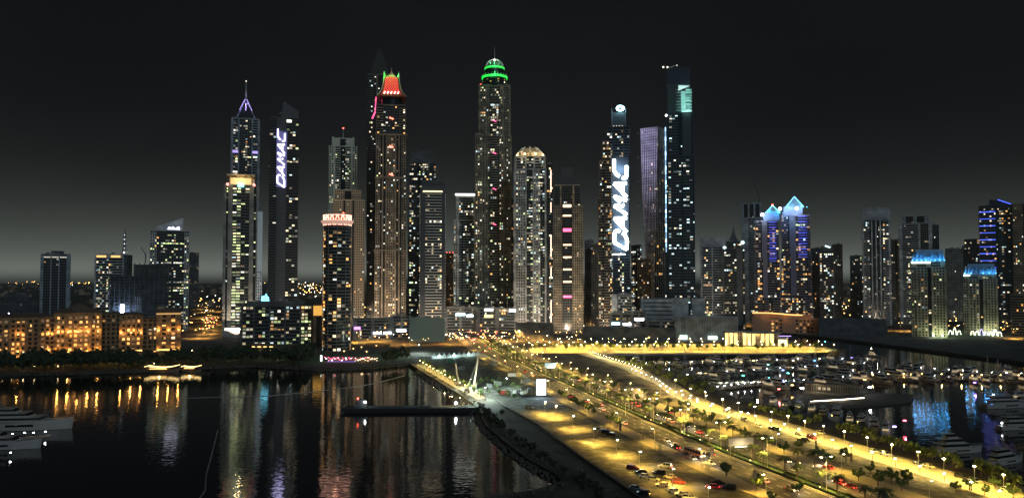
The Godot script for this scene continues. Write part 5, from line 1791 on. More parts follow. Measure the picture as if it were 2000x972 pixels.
func make_palm(label: String, group: String, seed_value: int, tall: float) -> Node3D:
	var g = RandomNumberGenerator.new()
	g.seed = seed_value
	var o = thing("date_palm", label, "palm tree", Vector3.ZERO, 0.0, group)
	var b = MB.new()
	var rings = []
	for k in 9:
		rings.append([Vector3(sin(k * 0.4) * 0.06, tall * k / 8.0, 0), 0.26 - 0.008 * k + (0.03 if k % 2 else 0.0)])
	b.tube(rings, 7)
	part("trunk", b, mats.bark, o)
	b = MB.new()
	for k in 30:
		var a = TAU * k / 30 + g.randf() * 0.2
		var rise = g.randf_range(-0.3, 0.95)
		var l = g.randf_range(2.8, 3.7)
		var d = Vector3(sin(a), 0, cos(a))
		var s = Vector3(cos(a), 0, -sin(a))
		var prev = Vector3(0, tall, 0)
		for q in 6:
			var f = (q + 1) / 6.0
			var p = Vector3(0, tall, 0) + d * l * f + Vector3(0, rise * l * 0.6 * f - l * 0.55 * f * f, 0)
			var w0 = 0.5 * sin(PI * clampf((q + 0.4) / 6.2, 0, 1)) + 0.05
			var drop = Vector3(0, -0.28, 0)
			b.quad(prev, prev + (s * w0 + drop * w0 + d * 0.3), p + s * w0 * 0.8 + drop * w0, p)
			b.quad(p, p - s * w0 * 0.8 + drop * w0, prev + (-s * w0 + drop * w0 + d * 0.3), prev)
			prev = p
	part("crown", b, mats.palm_leaf, o)
	return o


# ---------------------------------------------------------------- street furniture
func make_lamp(called: String, label: String, group: String, tall: float, arm: float, arms: int, head: Material, pole: Material, c: Color, energy: float, cone: float) -> Node3D:
	var o = thing(called, label, "lamp", Vector3.ZERO, 0.0, group)
	var b = MB.new()
	b.tube([[Vector3.ZERO, 0.16], [Vector3(0, 0.8, 0), 0.13], [Vector3(0, tall, 0), 0.07]], 6)
	part("pole", b, pole, o)
	for k in arms:
		var s = 1.0 if k == 0 else -1.0
		var e = Vector3(s * arm, tall, 0)
		if arm > 0.1:
			b = MB.new()
			b.bar(Vector3(0, tall - 0.25, 0), e, 0.06, 0.04)
			part("arm", b, pole, o)
		b = MB.new()
		b.box(e + Vector3(-0.4, -0.02, -0.2), e + Vector3(0.4, 0.12, 0.2))
		var h = part("lamp_head", b, mats.dark_metal, o)
		b = MB.new()
		b.box(e + Vector3(-0.36, -0.22, -0.2), e + Vector3(0.36, -0.03, 0.2))
		part("bulb_light", b, head, h)
		if energy > 0.0:
			lamp_light(e + Vector3(0, -0.5, 0), c, energy, 0.25, o, cone)
	return o


func relabel(o: Node3D, at: Vector3, turn: float) -> Node3D:
	o.position = at
	o.rotation.y = turn
	return o


# ---------------------------------------------------------------- vehicles
func make_car(called: String, label: String, paint: Material, l := 4.6, w := 1.85, h := 1.5, boxy := 0.0, lit := false) -> Node3D:
	var o = thing(called, label, "car", Vector3.ZERO, 0.0, "cars")
	# lower body, lofted along the length with rounded ends (length on z, front at +z)
	var b = MB.new()
	var loops = []
	for q in [[-0.5, 0.86, 0.42, 0.74], [-0.47, 0.96, 0.3, 0.86], [-0.3, 1.0, 0.26, 0.92], [0.1, 1.0, 0.26, 0.9], [0.36, 0.98, 0.28, 0.8], [0.47, 0.92, 0.32, 0.68], [0.5, 0.8, 0.4, 0.58]]:
		var x: float = w / 2 * q[1]
		var z: float = l * q[0]
		var y0: float = q[2]
		var y1: float = q[3] * h / 1.5
		loops.append([Vector3(-x, y0, z), Vector3(-x, y1 - 0.08, z), Vector3(-x * 0.92, y1, z), Vector3(x * 0.92, y1, z), Vector3(x, y1 - 0.08, z), Vector3(x, y0, z)])
	b.skin(loops)
	part("body", b, paint, o)
	var yb = 0.86 * h / 1.5
	var z0 = -l * (0.44 + 0.04 * boxy)
	var z1 = l * 0.24
	var r0 = -l * (0.3 + 0.14 * boxy)
	var r1 = l * 0.06
	var hw = w / 2 * 0.9
	var rw = w / 2 * 0.74
	b = MB.new()
	b.skin([[Vector3(-hw, yb, z0), Vector3(hw, yb, z0), Vector3(hw, yb, z1), Vector3(-hw, yb, z1)], [Vector3(-rw, h - 0.05, r0), Vector3(rw, h - 0.05, r0), Vector3(rw, h - 0.05, r1), Vector3(-rw, h - 0.05, r1)]])
	part("windows", b, mats.car_glass, o)
	b = MB.new()
	b.skin([[Vector3(-rw, h - 0.05, r0), Vector3(rw, h - 0.05, r0), Vector3(rw, h - 0.05, r1), Vector3(-rw, h - 0.05, r1)], [Vector3(-rw * 0.9, h, r0 + 0.12), Vector3(rw * 0.9, h, r0 + 0.12), Vector3(rw * 0.9, h, r1 - 0.12), Vector3(-rw * 0.9, h, r1 - 0.12)]])
	for s in [-1, 1]:
		b.bar(Vector3(s * hw, yb, z0 + 0.1), Vector3(s * rw, h - 0.03, r0 + 0.03), 0.05)
		b.bar(Vector3(s * hw, yb, z1 - 0.1), Vector3(s * rw, h - 0.03, r1 - 0.03), 0.04)
		b.bar(Vector3(s * hw, yb, -0.2), Vector3(s * rw, h - 0.03, -0.25), 0.05)
	part("roof", b, paint, o)
	for s in [-1, 1]:
		for z in [-0.3, 0.31]:
			b = MB.new()
			b.tube([[Vector3(s * (w / 2 - 0.2), 0.33, l * z), 0.33], [Vector3(s * (w / 2 + 0.01), 0.33, l * z), 0.33]], 10)
			part("wheel", b, mats.black_rubber, o)
		b = MB.new()
		b.at(Vector3(s * w * 0.34, 0.66 * h / 1.5, -l * 0.497), Vector3(0.42, 0.16, 0.06))
		part("tail_light", b, glow("tail_lamp", 1.0, 0.04, 0.03, 7.0) if lit else surface("red_lens", 0.3, 0.01, 0.01, 0.3), o)
		b = MB.new()
		b.at(Vector3(s * w * 0.34, 0.56 * h / 1.5, l * 0.485), Vector3(0.42, 0.14, 0.06))
		part("headlight", b, glow("head_lamp", 1.0, 0.95, 0.85, 12.0) if lit else surface("clear_lens", 0.6, 0.6, 0.6, 0.2), o)
	if lit:
		lamp_light(Vector3(0, 0.7, -l * 0.5 - 0.6), Color(1.0, 0.08, 0.06), 4.0, 0.2, o)
		lamp_light(Vector3(0, 0.8, l * 0.5 + 2.5), Color(1.0, 0.95, 0.85), 9.0, 0.3, o)
	return o


func make_bus(label: String, paint: Material, l := 12.0) -> Node3D:
	var o = thing("coach_bus", label, "bus", Vector3.ZERO, 0.0, "cars")
	var b = MB.new()
	b.box(Vector3(-1.25, 0.35, -l / 2), Vector3(1.25, 1.45, l / 2))
	part("lower_body", b, paint, o)
	b = MB.new()
	b.box(Vector3(-1.2, 1.45, -l / 2 + 0.05), Vector3(1.2, 2.6, l / 2 - 0.05))
	part("window_band", b, mats.car_glass, o)
	b = MB.new()
	b.skin([[Vector3(-1.25, 2.6, -l / 2), Vector3(1.25, 2.6, -l / 2), Vector3(1.25, 2.6, l / 2), Vector3(-1.25, 2.6, l / 2)], [Vector3(-1.25, 2.9, -l / 2), Vector3(1.25, 2.9, -l / 2), Vector3(1.25, 2.9, l / 2), Vector3(-1.25, 2.9, l / 2)], [Vector3(-1.0, 3.1, -l / 2 + 0.3), Vector3(1.0, 3.1, -l / 2 + 0.3), Vector3(1.0, 3.1, l / 2 - 0.3), Vector3(-1.0, 3.1, l / 2 - 0.3)]])
	part("roof", b, paint, o)
	for s in [-1, 1]:
		for k in 7:
			b = MB.new()
			b.at(Vector3(s * 1.22, 2.0, -l / 2 + l * k / 6.0 * 0.98 + 0.1), Vector3(0.06, 1.2, 0.18))
			part("window_post", b, paint, o)
		for z in [-0.3, 0.32]:
			b = MB.new()
			b.tube([[Vector3(s * 1.0, 0.48, l * z), 0.48], [Vector3(s * 1.27, 0.48, l * z), 0.48]], 10)
			part("wheel", b, mats.black_rubber, o)
		b = MB.new()
		b.at(Vector3(s * 0.9, 0.8, l / 2 + 0.02), Vector3(0.45, 0.22, 0.06))
		part("headlight", b, glow("head_lamp", 1.0, 0.95, 0.85, 12.0), o)
	lamp_light(Vector3(0, 1.0, l / 2 + 2.5), Color(1.0, 0.95, 0.85), 9.0, 0.3, o)
	b = MB.new()
	b.at(Vector3(0, 3.2, -l * 0.2), Vector3(1.5, 0.3, 2.4))
	part("roof_unit", b, mats.gel_coat, o)
	return o


# ---------------------------------------------------------------- boats
func make_yacht(called: String, label: String, group: String, l: float, decks: int, lit: int, coat: Material = mats.gel_coat) -> Node3D:
	var o = thing(called, label, "yacht", Vector3(0, WATER, 0), 0.0, group)
	var beam = l * (0.24 if l < 20 else 0.21)
	var free = l * 0.085 + 0.4
	var b = MB.new()
	var loops = []
	for q in [[-0.5, 0.86, 0.9], [-0.3, 0.97, 0.88], [0.0, 1.0, 0.92], [0.22, 0.86, 1.02], [0.38, 0.5, 1.14], [0.47, 0.18, 1.22], [0.5, 0.03, 1.26]]:
		var x: float = beam / 2 * q[1]
		var y: float = free * q[2]
		var z: float = l * q[0]
		loops.append([Vector3(-x * 0.6, -0.5, z * 0.94), Vector3(-x * 0.88, 0.25, z * 0.97), Vector3(-x, y, z), Vector3(x, y, z), Vector3(x * 0.88, 0.25, z * 0.97), Vector3(x * 0.6, -0.5, z * 0.94)])
	b.skin(loops)
	part("hull", b, coat, o)
	b = MB.new()
	for s in [-1, 1]:
		b.quad(Vector3(s * beam * 0.484, free * 0.45, -l * 0.1), Vector3(s * beam * 0.492, free * 0.68, -l * 0.1), Vector3(s * beam * 0.462, free * 0.7, l * 0.16), Vector3(s * beam * 0.45, free * 0.47, l * 0.16))
	part("hull_windows", b, mats.car_glass, o)
	var y0 = free * 0.95
	var z0 = -l * 0.34
	var z1 = l * 0.24
	var w = beam * 0.42
	for k in decks:
		var hh = 2.1 if l > 16 else 1.4
		var glass = MB.new()
		glass.skin([[Vector3(-w, y0, z0), Vector3(w, y0, z0), Vector3(w * 0.8, y0, z1), Vector3(-w * 0.8, y0, z1)], [Vector3(-w * 0.94, y0 + hh, z0 + 0.2), Vector3(w * 0.94, y0 + hh, z0 + 0.2), Vector3(w * 0.7, y0 + hh, z1 - hh * 1.1), Vector3(-w * 0.7, y0 + hh, z1 - hh * 1.1)]])
		var wall = MB.new()
		part("cabin_windows", glass, mats.car_glass if (lit & (1 << k)) == 0 else glow("cabin_glow", 1.0, 0.72, 0.38, 0.5), o)
		wall.skin([[Vector3(-w * 1.03, y0, z0 - 0.3), Vector3(w * 1.03, y0, z0 - 0.3), Vector3(w * 0.84, y0, z1 + 0.2), Vector3(-w * 0.84, y0, z1 + 0.2)], [Vector3(-w * 1.02, y0 + hh * 0.4, z0 - 0.3), Vector3(w * 1.02, y0 + hh * 0.4, z0 - 0.3), Vector3(w * 0.8, y0 + hh * 0.36, z1 - hh * 0.2), Vector3(-w * 0.8, y0 + hh * 0.36, z1 - hh * 0.2)]])
		part("cabin_wall", wall, coat, o)
		var top = MB.new()
		top.box(Vector3(-w * 1.06, y0 + hh, z0 - l * 0.09), Vector3(w * 1.06, y0 + hh + 0.22, z1 - hh * 1.1))
		part("deck_roof", top, coat, o)
		y0 += hh + 0.22
		z0 += l * 0.05
		z1 -= l * 0.13
		w *= 0.86
	b = MB.new()
	b.bar(Vector3(-w, y0, z0 + 0.5), Vector3(-w * 0.7, y0 + 1.3, z0 + 0.1), 0.12)
	b.bar(Vector3(w, y0, z0 + 0.5), Vector3(w * 0.7, y0 + 1.3, z0 + 0.1), 0.12)
	b.box(Vector3(-w * 0.75, y0 + 1.2, z0 - 0.4), Vector3(w * 0.75, y0 + 1.42, z0 + 0.6))
	b.bar(Vector3(0, y0 + 1.4, z0), Vector3(0, y0 + 3.2, z0 - 0.2), 0.06)
	part("radar_arch", b, coat, o)
	b = MB.new()
	for s in [-1, 1]:
		var last = Vector3(s * beam * 0.48, free * 1.0 + 0.8, l * 0.05)
		for q in [[0.22, 0.86, 1.02], [0.38, 0.5, 1.14], [0.5, 0.03, 1.26]]:
			var p = Vector3(s * beam / 2 * q[1] * 0.96, free * q[2] + 0.8, l * q[0])
			b.bar(last, p, 0.035)
			b.bar(p, p - Vector3(0, 0.8, 0), 0.03)
			last = p
	part("rail", b, mats.steel, o)
	b = MB.new()
	b.box(Vector3(-beam * 0.4, 0.1, -l * 0.56), Vector3(beam * 0.4, 0.32, -l * 0.495))
	part("swim_platform", b, mats.timber_deck, o)
	return o


func build_shore() -> void:
	hotel()
	distant_city()
	# dark trees along the bay
	var kinds = []
	var night_leaf = surface("shaded_leaf", 0.02, 0.034, 0.014, 0.85)  # leaf colour darkened to near black, the missing light put into the albedo
	for k in 3:
		kinds.append(make_tree("garden_tree", "dark broad garden tree in the belt between hotel and bay", "unlit trees along the bay", 11 + k, 12.0, 10.5, 26, 30, night_leaf))
	var palm = make_palm("unlit palm standing among the dark trees by the bay", "unlit palms along the bay", 5, 12.0)
	var n = 0
	var shore = [Vector2(-448.96, -643.25), Vector2(-423.55, -643.25), Vector2(-376.71, -650.1), Vector2(-321.08, -667.88), Vector2(-275.18, -690.55), Vector2(-232.71, -706.55), Vector2(-169.94, -679.03), Vector2(-127.35, -690.55), Vector2(-95.682, -719.04)]
	var total = length_of(shore)
	var club = Vector2(-152.39, -731.98)
	for k in 190:
		var q = along(shore, total * (k + rng.randf()) / 190.0)
		var s = Vector2(-q[1].y, q[1].x)
		var p: Vector2 = q[0] - s * (rng.randf_range(5.0, 16.0) if k % 3 == 0 else rng.randf_range(8.0, 75.0))
		if absf(p.x - club.x) < 36.0 and p.y > club.y - 30.0 or p.distance_to(Vector2(-279.33, -861.26)) < 22.0 or p.distance_to(Vector2(-246.1, -820.66)) < 14.0 or p.y < -722.0 and p.x < -290.0:
			continue
		var size = rng.randf_range(0.8, 1.35)
		if n % 7 == 5:
			dup(palm, "dark palm by the bay", v3(p), rng.randf() * TAU, rng.randf_range(0.8, 1.15))
		else:
			dup(kinds[n % 3], "dark garden tree by the bay", v3(p), rng.randf() * TAU, size)
		n += 1
	relabel(kinds[0], v3(Vector2(-449.38, -690.55)), 0.4)
	relabel(kinds[1], v3(Vector2(-319.23, -736.4)), 1.4)
	relabel(kinds[2], v3(Vector2(-225.91, -745.4)), 2.4)
	relabel(palm, v3(Vector2(-125.21, -778.72)), 0.4)
	# garden lamps
	var warm_head = glow("garden_bulb", 1.0, 0.72, 0.36, 26.0)
	var src = make_lamp("garden_lamp", "first warm garden lamp on the hotel shore, counted from the left", "garden lamps on the hotel shore", 3.2, 0.0, 1, warm_head, mats.dark_metal, Color(1.0, 0.66, 0.3), 4.0, 78.0)
	var lamps = [Vector2(-440.94, -671.56), Vector2(-430.6, -667.88), Vector2(-444.88, -698.46), Vector2(-418.19, -664.25), Vector2(-477.76, -773.78), Vector2(-410.81, -667.88), Vector2(-423.53, -706.55), Vector2(-390.58, -667.88), Vector2(-370.69, -690.55), Vector2(-363.45, -698.46), Vector2(-357.66, -710.66), Vector2(-345.63, -714.83), Vector2(-334.08, -809.75), Vector2(-320.72, -788.8), Vector2(-302.42, -793.93), Vector2(-250.66, -759.32), Vector2(-233.28, -745.4), Vector2(-223.46, -745.4), Vector2(-214.62, -745.4), Vector2(-241.2, -793.93), Vector2(-221.47, -809.75), Vector2(-491.31, -759.32), Vector2(-468.59, -740.87), Vector2(-529.4, -809.75), Vector2(-517.66, -809.75), Vector2(-318.38, -690.55), Vector2(-270.11, -745.4)]
	lamps.sort_custom(func(a, b): return a.x / -a.y < b.x / -b.y)
	for k in lamps.size():
		var l = "%s warm garden lamp on the hotel shore, counted from the left" % nth(k)
		if k == 0:
			relabel(src, v3(lamps[0]), 0)
		else:
			dup(src, l, v3(lamps[k]))
	beach_cafe(Vector2(-279.33, -861.26), 34.0, "thatched cafe with glowing amber eaves in front of the low office block")
	beach_cafe(Vector2(-246.1, -820.66), 20.0, "small cafe pavilion with amber lanterns among the dark trees")
	beach_club()
	dhow(Vector2(-302.51, -671.56), 29.0, "longer lit dhow moored at the hotel shore")
	dhow(Vector2(-278.84, -675.27), 17.0, "shorter lit dhow moored right behind the longer one")
	# superyachts at the pontoon, lower left
	var y = make_yacht("superyacht", "largest dark superyacht at the left edge of the bay", "yachts at the left pontoon", 54.0, 3, 0)
	relabel(y, v3(Vector2(-265.91, -421.66), WATER), PI / 2 + 0.1)
	y.scale = Vector3(1, 1, 1)
	y = make_yacht("superyacht", "second dark superyacht, nearer than the largest, at the left edge", "yachts at the left pontoon", 40.0, 2, 0)
	relabel(y, v3(Vector2(-247.03, -374.13), WATER), PI / 2 + 0.12)
	var b = MB.new()
	var pa = Vector2(-271.97, -390.79)
	var pb = Vector2(-239.09, -403.64)
	b.ribbon([pa, pb], -1.4, 1.4, WATER + 0.6, 0.9)
	var d = part("pontoon", b, mats.timber_deck, self)
	tag(d, "dark floating pontoon between the two superyachts", "pontoon")
	var cold = glow("cold_bulb", 0.92, 0.96, 1.0, 40.0)
	src = make_lamp("pontoon_lamp", "", "white lamps by the superyachts", 2.6, 0.0, 1, cold, mats.dark_metal, Color(0.85, 0.93, 1.0), 2.5, 0.0)
	var at = [Vector2(-253.81, -395.67), Vector2(-249.43, -398.21), Vector2(-244.72, -398.21), Vector2(-240.26, -400.78)]
	for k in 4:
		var l = "%s white pontoon lamp from the left, beside the superyachts" % nth(k)
		if k == 0:
			relabel(src, v3(at[0], WATER + 0.6), 0)
			src.set_meta("label", l)
		else:
			dup(src, l, v3(at[k], WATER + 0.6))
	var pile = [Vector2(-240.94, -378.87), Vector2(-237.12, -382.32), Vector2(-229.98, -357.39), Vector2(-249.89, -436.71)]
	var names = ["white lamp on a mooring pile just before the pontoon", "white lamp on a pile right of it, before the pontoon", "lowest white pile lamp at the left edge of the bay", "white pile lamp off the bow of the largest superyacht"]
	for k in 4:
		dup(src, names[k], v3(pile[k], WATER - 0.3))
	# floating boom across the bay, two faint lines
	for q in [[[Vector2(-222.75, -529.1), Vector2(-200.13, -533.71), Vector2(-170.02, -538.41), Vector2(-140.18, -560.62), Vector2(-115.46, -584.76), Vector2(-102.58, -611.07), Vector2(-89.897, -650.1)], "long floating boom line curving across the bay"], [[Vector2(-158.72, -420.22), Vector2(-138.44, -358.84), Vector2(-127.65, -325.62), Vector2(-118.59, -301.71), Vector2(-115.84, -287.65), Vector2(-115.13, -274.85)], "short floating line in the dark water at the bottom"]]:
		b = MB.new()
		var last = Vector3.ZERO
		for k in q[0].size():
			var p = v3(q[0][k], WATER + 0.05)
			if k > 0:
				b.bar(last, p, 0.22)
			last = p
		var o = part("floating_boom", b, mats.grey_concrete, self)
		tag(o, q[1], "boom")


func hotel() -> void:
	var tile = surface("roof_tile", 0.09, 0.06, 0.045, 0.9)
	var s = {"fh": 4.3, "r": 0.5, "p": 0.6, "bright": 0.5, "bay": 4.4, "rows": 0.05, "pal": [4, 0.8, 0, 0, 0, 5], "wall": surface("hotel_stone", 0.32, 0.21, 0.11, 0.9, 0.0, "blotch", 0.05), "group": "wings of the lit hotel"}
	var rows = [
		[[-486.05, -762.87, 0.5673, 61.117, 39.43], "long left wing of the amber lit hotel, cut by the picture edge", "W4 P0.4 W3 P0.4 W4 P0.4 W3 P0.4 W4", 0.3, 3.0, 3],
		[[-419.51, -749.55, 0.5102, 39.791, 44.314], "broad central wing of the amber lit hotel under a low dome", "P0.5 W2 P0.6 W5 P0.6 W2 P0.5", 0.6, 4.0, 5],
		[[-400.28, -773.35, 0.4776, 16.721, 41.951], "darker link wing right of the hotel's domed centre", "W5", 0.25, 2.0, 0],
		[[-373.65, -760.18, 0.4568, 20.617, 41.166], "lit hotel wing with a glowing terrace, between two dark links", "P0.4 W4 P0.4", 0.6, 3.0, 3],
		[[-361.08, -773.43, 0.4368, 14.294, 37.394], "narrow dark link between the lit wing and the corner pavilion", "W3", 0.3, 1.5, 0],
		[[-342.54, -773.02, 0.4171, 21.729, 43.699], "corner pavilion of the hotel with cornice light and arched loggia", "P0.7 W1.2 P0.4 W1.2 P0.7", 0.5, 4.5, 3],
	]
	for q in rows:
		var g: Array = q[0]
		var e = s.duplicate()
		e.p = q[3]
		e.tiers = [[1.0, 1, 1, 0, q[2], "W4"]]
		e.r = 0.5
		var o = tower("hotel_wing", q[1], g, e)
		o.set_meta("category", "hotel")
		var w: float = g[3]
		var d = w * 0.5
		var b = MB.new()
		var h: float = g[4] + 1.4
		b.skin([[Vector3(-w / 2 - 1, h, -d / 2 - 1), Vector3(w / 2 + 1, h, -d / 2 - 1), Vector3(w / 2 + 1, h, d / 2 + 1.4), Vector3(-w / 2 - 1, h, d / 2 + 1.4)], [Vector3(-w / 2 + d * 0.4, h + q[4], -0.5), Vector3(w / 2 - d * 0.4, h + q[4], -0.5), Vector3(w / 2 - d * 0.4, h + q[4], 0.5), Vector3(-w / 2 + d * 0.4, h + q[4], 0.5)]])
		part("hipped_roof", b, tile, o)
		if q[5] == 5:
			b = MB.new()
			b.lathe([Vector2(w * 0.26, h), Vector2(w * 0.25, h + 3), Vector2(w * 0.17, h + 6.5), Vector2(w * 0.06, h + 8.5), Vector2(0.01, h + 9)], 20)
			part("dome", b, tile, o)
		for k in q[5]:
			var x = w * (-0.42 + 0.84 * k / maxf(1.0, q[5] - 1.0))
			for y in [g[4] * 0.2, g[4] * 0.62]:
				b = MB.new()
				b.at(Vector3(x, y, d / 2 + 1.6), Vector3(1.0, 0.5, 0.5))
				part("wall_light", b, glow("sodium_bulb", 1.0, 0.6, 0.18, 12.0), o)
				lamp_light(Vector3(x, y + 0.8, d / 2 + 3.2), Color(1.0, 0.44, 0.08), 60.0, 0.5, o)
		if q[5] == 3 and w < 24.0 or q[1].begins_with("lit hotel"):
			b = MB.new()
			b.box(Vector3(-w * 0.5, 9.0, d / 2 + 2), Vector3(w * 0.5, 9.6, d / 2 + 6))
			part("terrace_canopy", b, tile, o)
			b = MB.new()
			b.box(Vector3(-w * 0.48, 7.4, d / 2 + 2.2), Vector3(w * 0.48, 8.9, d / 2 + 2.6))
			part("terrace_light", b, glow("terrace_light", 1.0, 0.6, 0.16, 2.6), o)
		if q[1].begins_with("corner"):
			b = MB.new()
			b.box(Vector3(-w * 0.52, g[4] - 1.0, d / 2 + 0.4), Vector3(w * 0.52, g[4] + 0.2, d / 2 + 1.6))
			part("cornice_light", b, glow("cornice_glow", 1.0, 0.55, 0.15, 0.7), o)
			roof_box(o, "roof_turret", Vector3(-w * 0.32, h, 0), Vector3(w * 0.3, 5.5, w * 0.3), mats.tan)
	# a violet lamp behind the left wing
	var l = make_lamp("violet_lamp", "violet-white flood lamp on the roof line at the far left of the hotel", "", 3.0, 0.0, 1, glow("violet_bulb", 0.6, 0.55, 1.0, 60.0), mats.dark_metal, Color(0.5, 0.45, 1.0), 90.0, 0.0)
	relabel(l, Vector3(-509.23, 40.185, -783.73), 0)


func beach_cafe(p: Vector2, w: float, label: String) -> void:
	var o = thing("beach_cafe", label, "cafe", v3(p))
	var b = MB.new()
	b.skin([[Vector3(-w / 2, 3.2, -5), Vector3(w / 2, 3.2, -5), Vector3(w / 2, 3.2, 5), Vector3(-w / 2, 3.2, 5)], [Vector3(-w / 2 + 4, 6.0, -0.5), Vector3(w / 2 - 4, 6.0, -0.5), Vector3(w / 2 - 4, 6.0, 0.5), Vector3(-w / 2 + 4, 6.0, 0.5)]])
	part("thatched_roof", b, mats.bark, o)
	for k in 6:
		b = MB.new()
		var x = -w / 2 + 0.5 + (w - 1) * k / 5.0
		b.bar(Vector3(x, 0, 4.6), Vector3(x, 3.2, 4.6), 0.18)
		part("post", b, mats.timber_deck, o)
		if k < 5:
			b = MB.new()
			b.at(Vector3(x + w / 10, 2.7, 4.7), Vector3(w / 9.0, 0.5, 0.3))
			part("lantern_light", b, glow("lantern_amber", 1.0, 0.62, 0.2, 5.0), o)
	b = MB.new()
	b.box(Vector3(-w / 2 + 1, 0, -4), Vector3(w / 2 - 1, 3.2, -3.4))
	part("back_wall", b, mats.sand_stone, o)
	lamp_light(Vector3(0, 2.4, 6.2), Color(1.0, 0.6, 0.2), 16.0, 1.0, o)


func beach_club() -> void:
	var c = Vector2(-152.39, -731.98)
	var o = thing("beach_club", "beach club strung with pink, white and violet lights at the water", "beach club", v3(c))
	var b = MB.new()
	b.box(Vector3(-27, 0, -4), Vector3(27, 0.8, 4))
	part("deck", b, mats.timber_deck, o)
	b = MB.new()
	b.box(Vector3(-22, 0.8, -4), Vector3(22, 4.4, -3))
	part("bar_wall", b, mats.tan, o)
	b = MB.new()
	b.box(Vector3(-24, 4.4, -4.4), Vector3(24, 4.8, 2.2))
	part("canopy", b, mats.dark_concrete, o)
	b = MB.new()
	b.box(Vector3(-27.5, 0.8, 3), Vector3(-26.0, 6.2, 3.6))
	part("white_screen", b, glow("white_screen", 0.85, 1.0, 0.95, 4.0), o)
	var tints = [[1.0, 0.12, 0.25], [1.0, 0.4, 0.45], [1.0, 0.9, 0.8], [0.9, 0.1, 0.3], [0.4, 0.3, 1.0], [1.0, 0.7, 0.3]]
	for k in 46:
		b = MB.new()
		var f = k / 45.0
		var t = (k * 7) % 4 if f < 0.55 else [5, 2, 5, 0][k % 4]
		b.at(Vector3(-24 + 50 * f + rng.randf_range(-1, 1), rng.randf_range(1.0, 4.6), 3.0 + rng.randf_range(-2, 1)), Vector3(rng.randf_range(0.5, 1.8), rng.randf_range(0.25, 0.6), 0.3))
		var q: Array = tints[t]
		part("string_light", b, glow("club_light_%d" % t, q[0], q[1], q[2], 5.0), o)
	b = MB.new()
	b.box(Vector3(-21, 0.3, 4.0), Vector3(6, 0.7, 4.3))
	part("deck_edge_light", b, glow("violet_edge", 0.25, 0.18, 1.0, 0.9), o)
	lamp_light(Vector3(-14, 3.6, 4.8), Color(1.0, 0.2, 0.3), 20.0, 1.5, o)
	lamp_light(Vector3(12, 3.6, 4.8), Color(1.0, 0.7, 0.4), 20.0, 1.5, o)
	# terraces climbing behind it
	var n = 0
	for p in [Vector2(-176.22, -815.17), Vector2(-172.33, -843.38), Vector2(-166.92, -861.26), Vector2(-151.56, -809.75), Vector2(-153.72, -879.92), Vector2(-206.01, -892.82), Vector2(-187.18, -892.82)]:
		var l = "%s lit umbrella table on the slope behind the beach club" % nth(n)
		var t = thing("lit_table", l, "table", v3(p), 0.0, "lit terrace tables")
		b = MB.new()
		b.lathe([Vector2(2.4, 2.5), Vector2(0.05, 3.4)], 8)
		part("parasol", b, mats.sand_stone, t)
		b = MB.new()
		b.tube([[Vector3.ZERO, 0.08], [Vector3(0, 3.3, 0), 0.06]], 6)
		part("pole", b, mats.dark_metal, t)
		b = MB.new()
		b.lathe([Vector2(0.05, 0.75), Vector2(0.9, 0.75), Vector2(0.9, 0.68)], 10)
		part("table_top", b, mats.timber_deck, t)
		beacon(t, Vector3(0, 2.1, 1.2), glow("lantern_amber", 1.0, 0.62, 0.2, 5.0), 0.7, "lantern_light")
		n += 1


func dhow(p: Vector2, l: float, label: String) -> void:
	var o = thing("dhow", label, "boat", v3(p, WATER), PI / 2, "lit dhows")
	var b = MB.new()
	var loops = []
	for q in [[-0.5, 0.55, 1.9], [-0.35, 0.9, 1.3], [0.0, 1.0, 0.9], [0.3, 0.75, 1.1], [0.45, 0.3, 1.7], [0.53, 0.03, 2.4]]:
		var x: float = l * 0.11 * q[1]
		var y: float = q[2] * l * 0.055 + 0.5
		var z: float = l * q[0]
		loops.append([Vector3(-x * 0.5, -0.4, z * 0.9), Vector3(-x, y, z), Vector3(x, y, z), Vector3(x * 0.5, -0.4, z * 0.9)])
	b.skin(loops)
	part("hull", b, mats.timber_deck, o)
	b = MB.new()
	b.box(Vector3(-l * 0.09, 2.6, -l * 0.36), Vector3(l * 0.09, 4.2, l * 0.2))
	part("saloon", b, surface("dhow_wood", 0.14, 0.08, 0.04, 0.7), o)
	for s in [-1, 1]:
		b = MB.new()
		b.box(Vector3(s * l * 0.093 - 0.05, 2.9, -l * 0.34), Vector3(s * l * 0.093 + 0.05, 3.7, l * 0.18))
		part("saloon_window", b, glow("dhow_window", 1.0, 0.55, 0.16, 2.2), o)
		b = MB.new()
		var last = Vector3(s * l * 0.08, 3.6 + l * 0.05, -l * 0.5)
		for k in 10:
			var f = (k + 1) / 10.0
			var z = lerpf(-l * 0.5, l * 0.5, f)
			var q = Vector3(s * l * 0.1 * (1.0 - pow(absf(f - 0.4) * 1.5, 3.0) * 0.7), 4.4 + l * 0.07 * pow(absf(f - 0.5) * 2.0, 2.0), z)
			b.bar(last, q, 0.16)
			last = q
		part("rail_light", b, glow("fairy_rail", 1.0, 0.68, 0.25, 5.0), o)
	b = MB.new()
	b.bar(Vector3(0, 3, l * 0.1), Vector3(0, l * 0.34, l * 0.14), 0.14, 0.07)
	part("mast", b, mats.timber_deck, o)
	lamp_light(Vector3(-l * 0.2, 3.4, 0), Color(1.0, 0.6, 0.2), 14.0, 1.0, o)


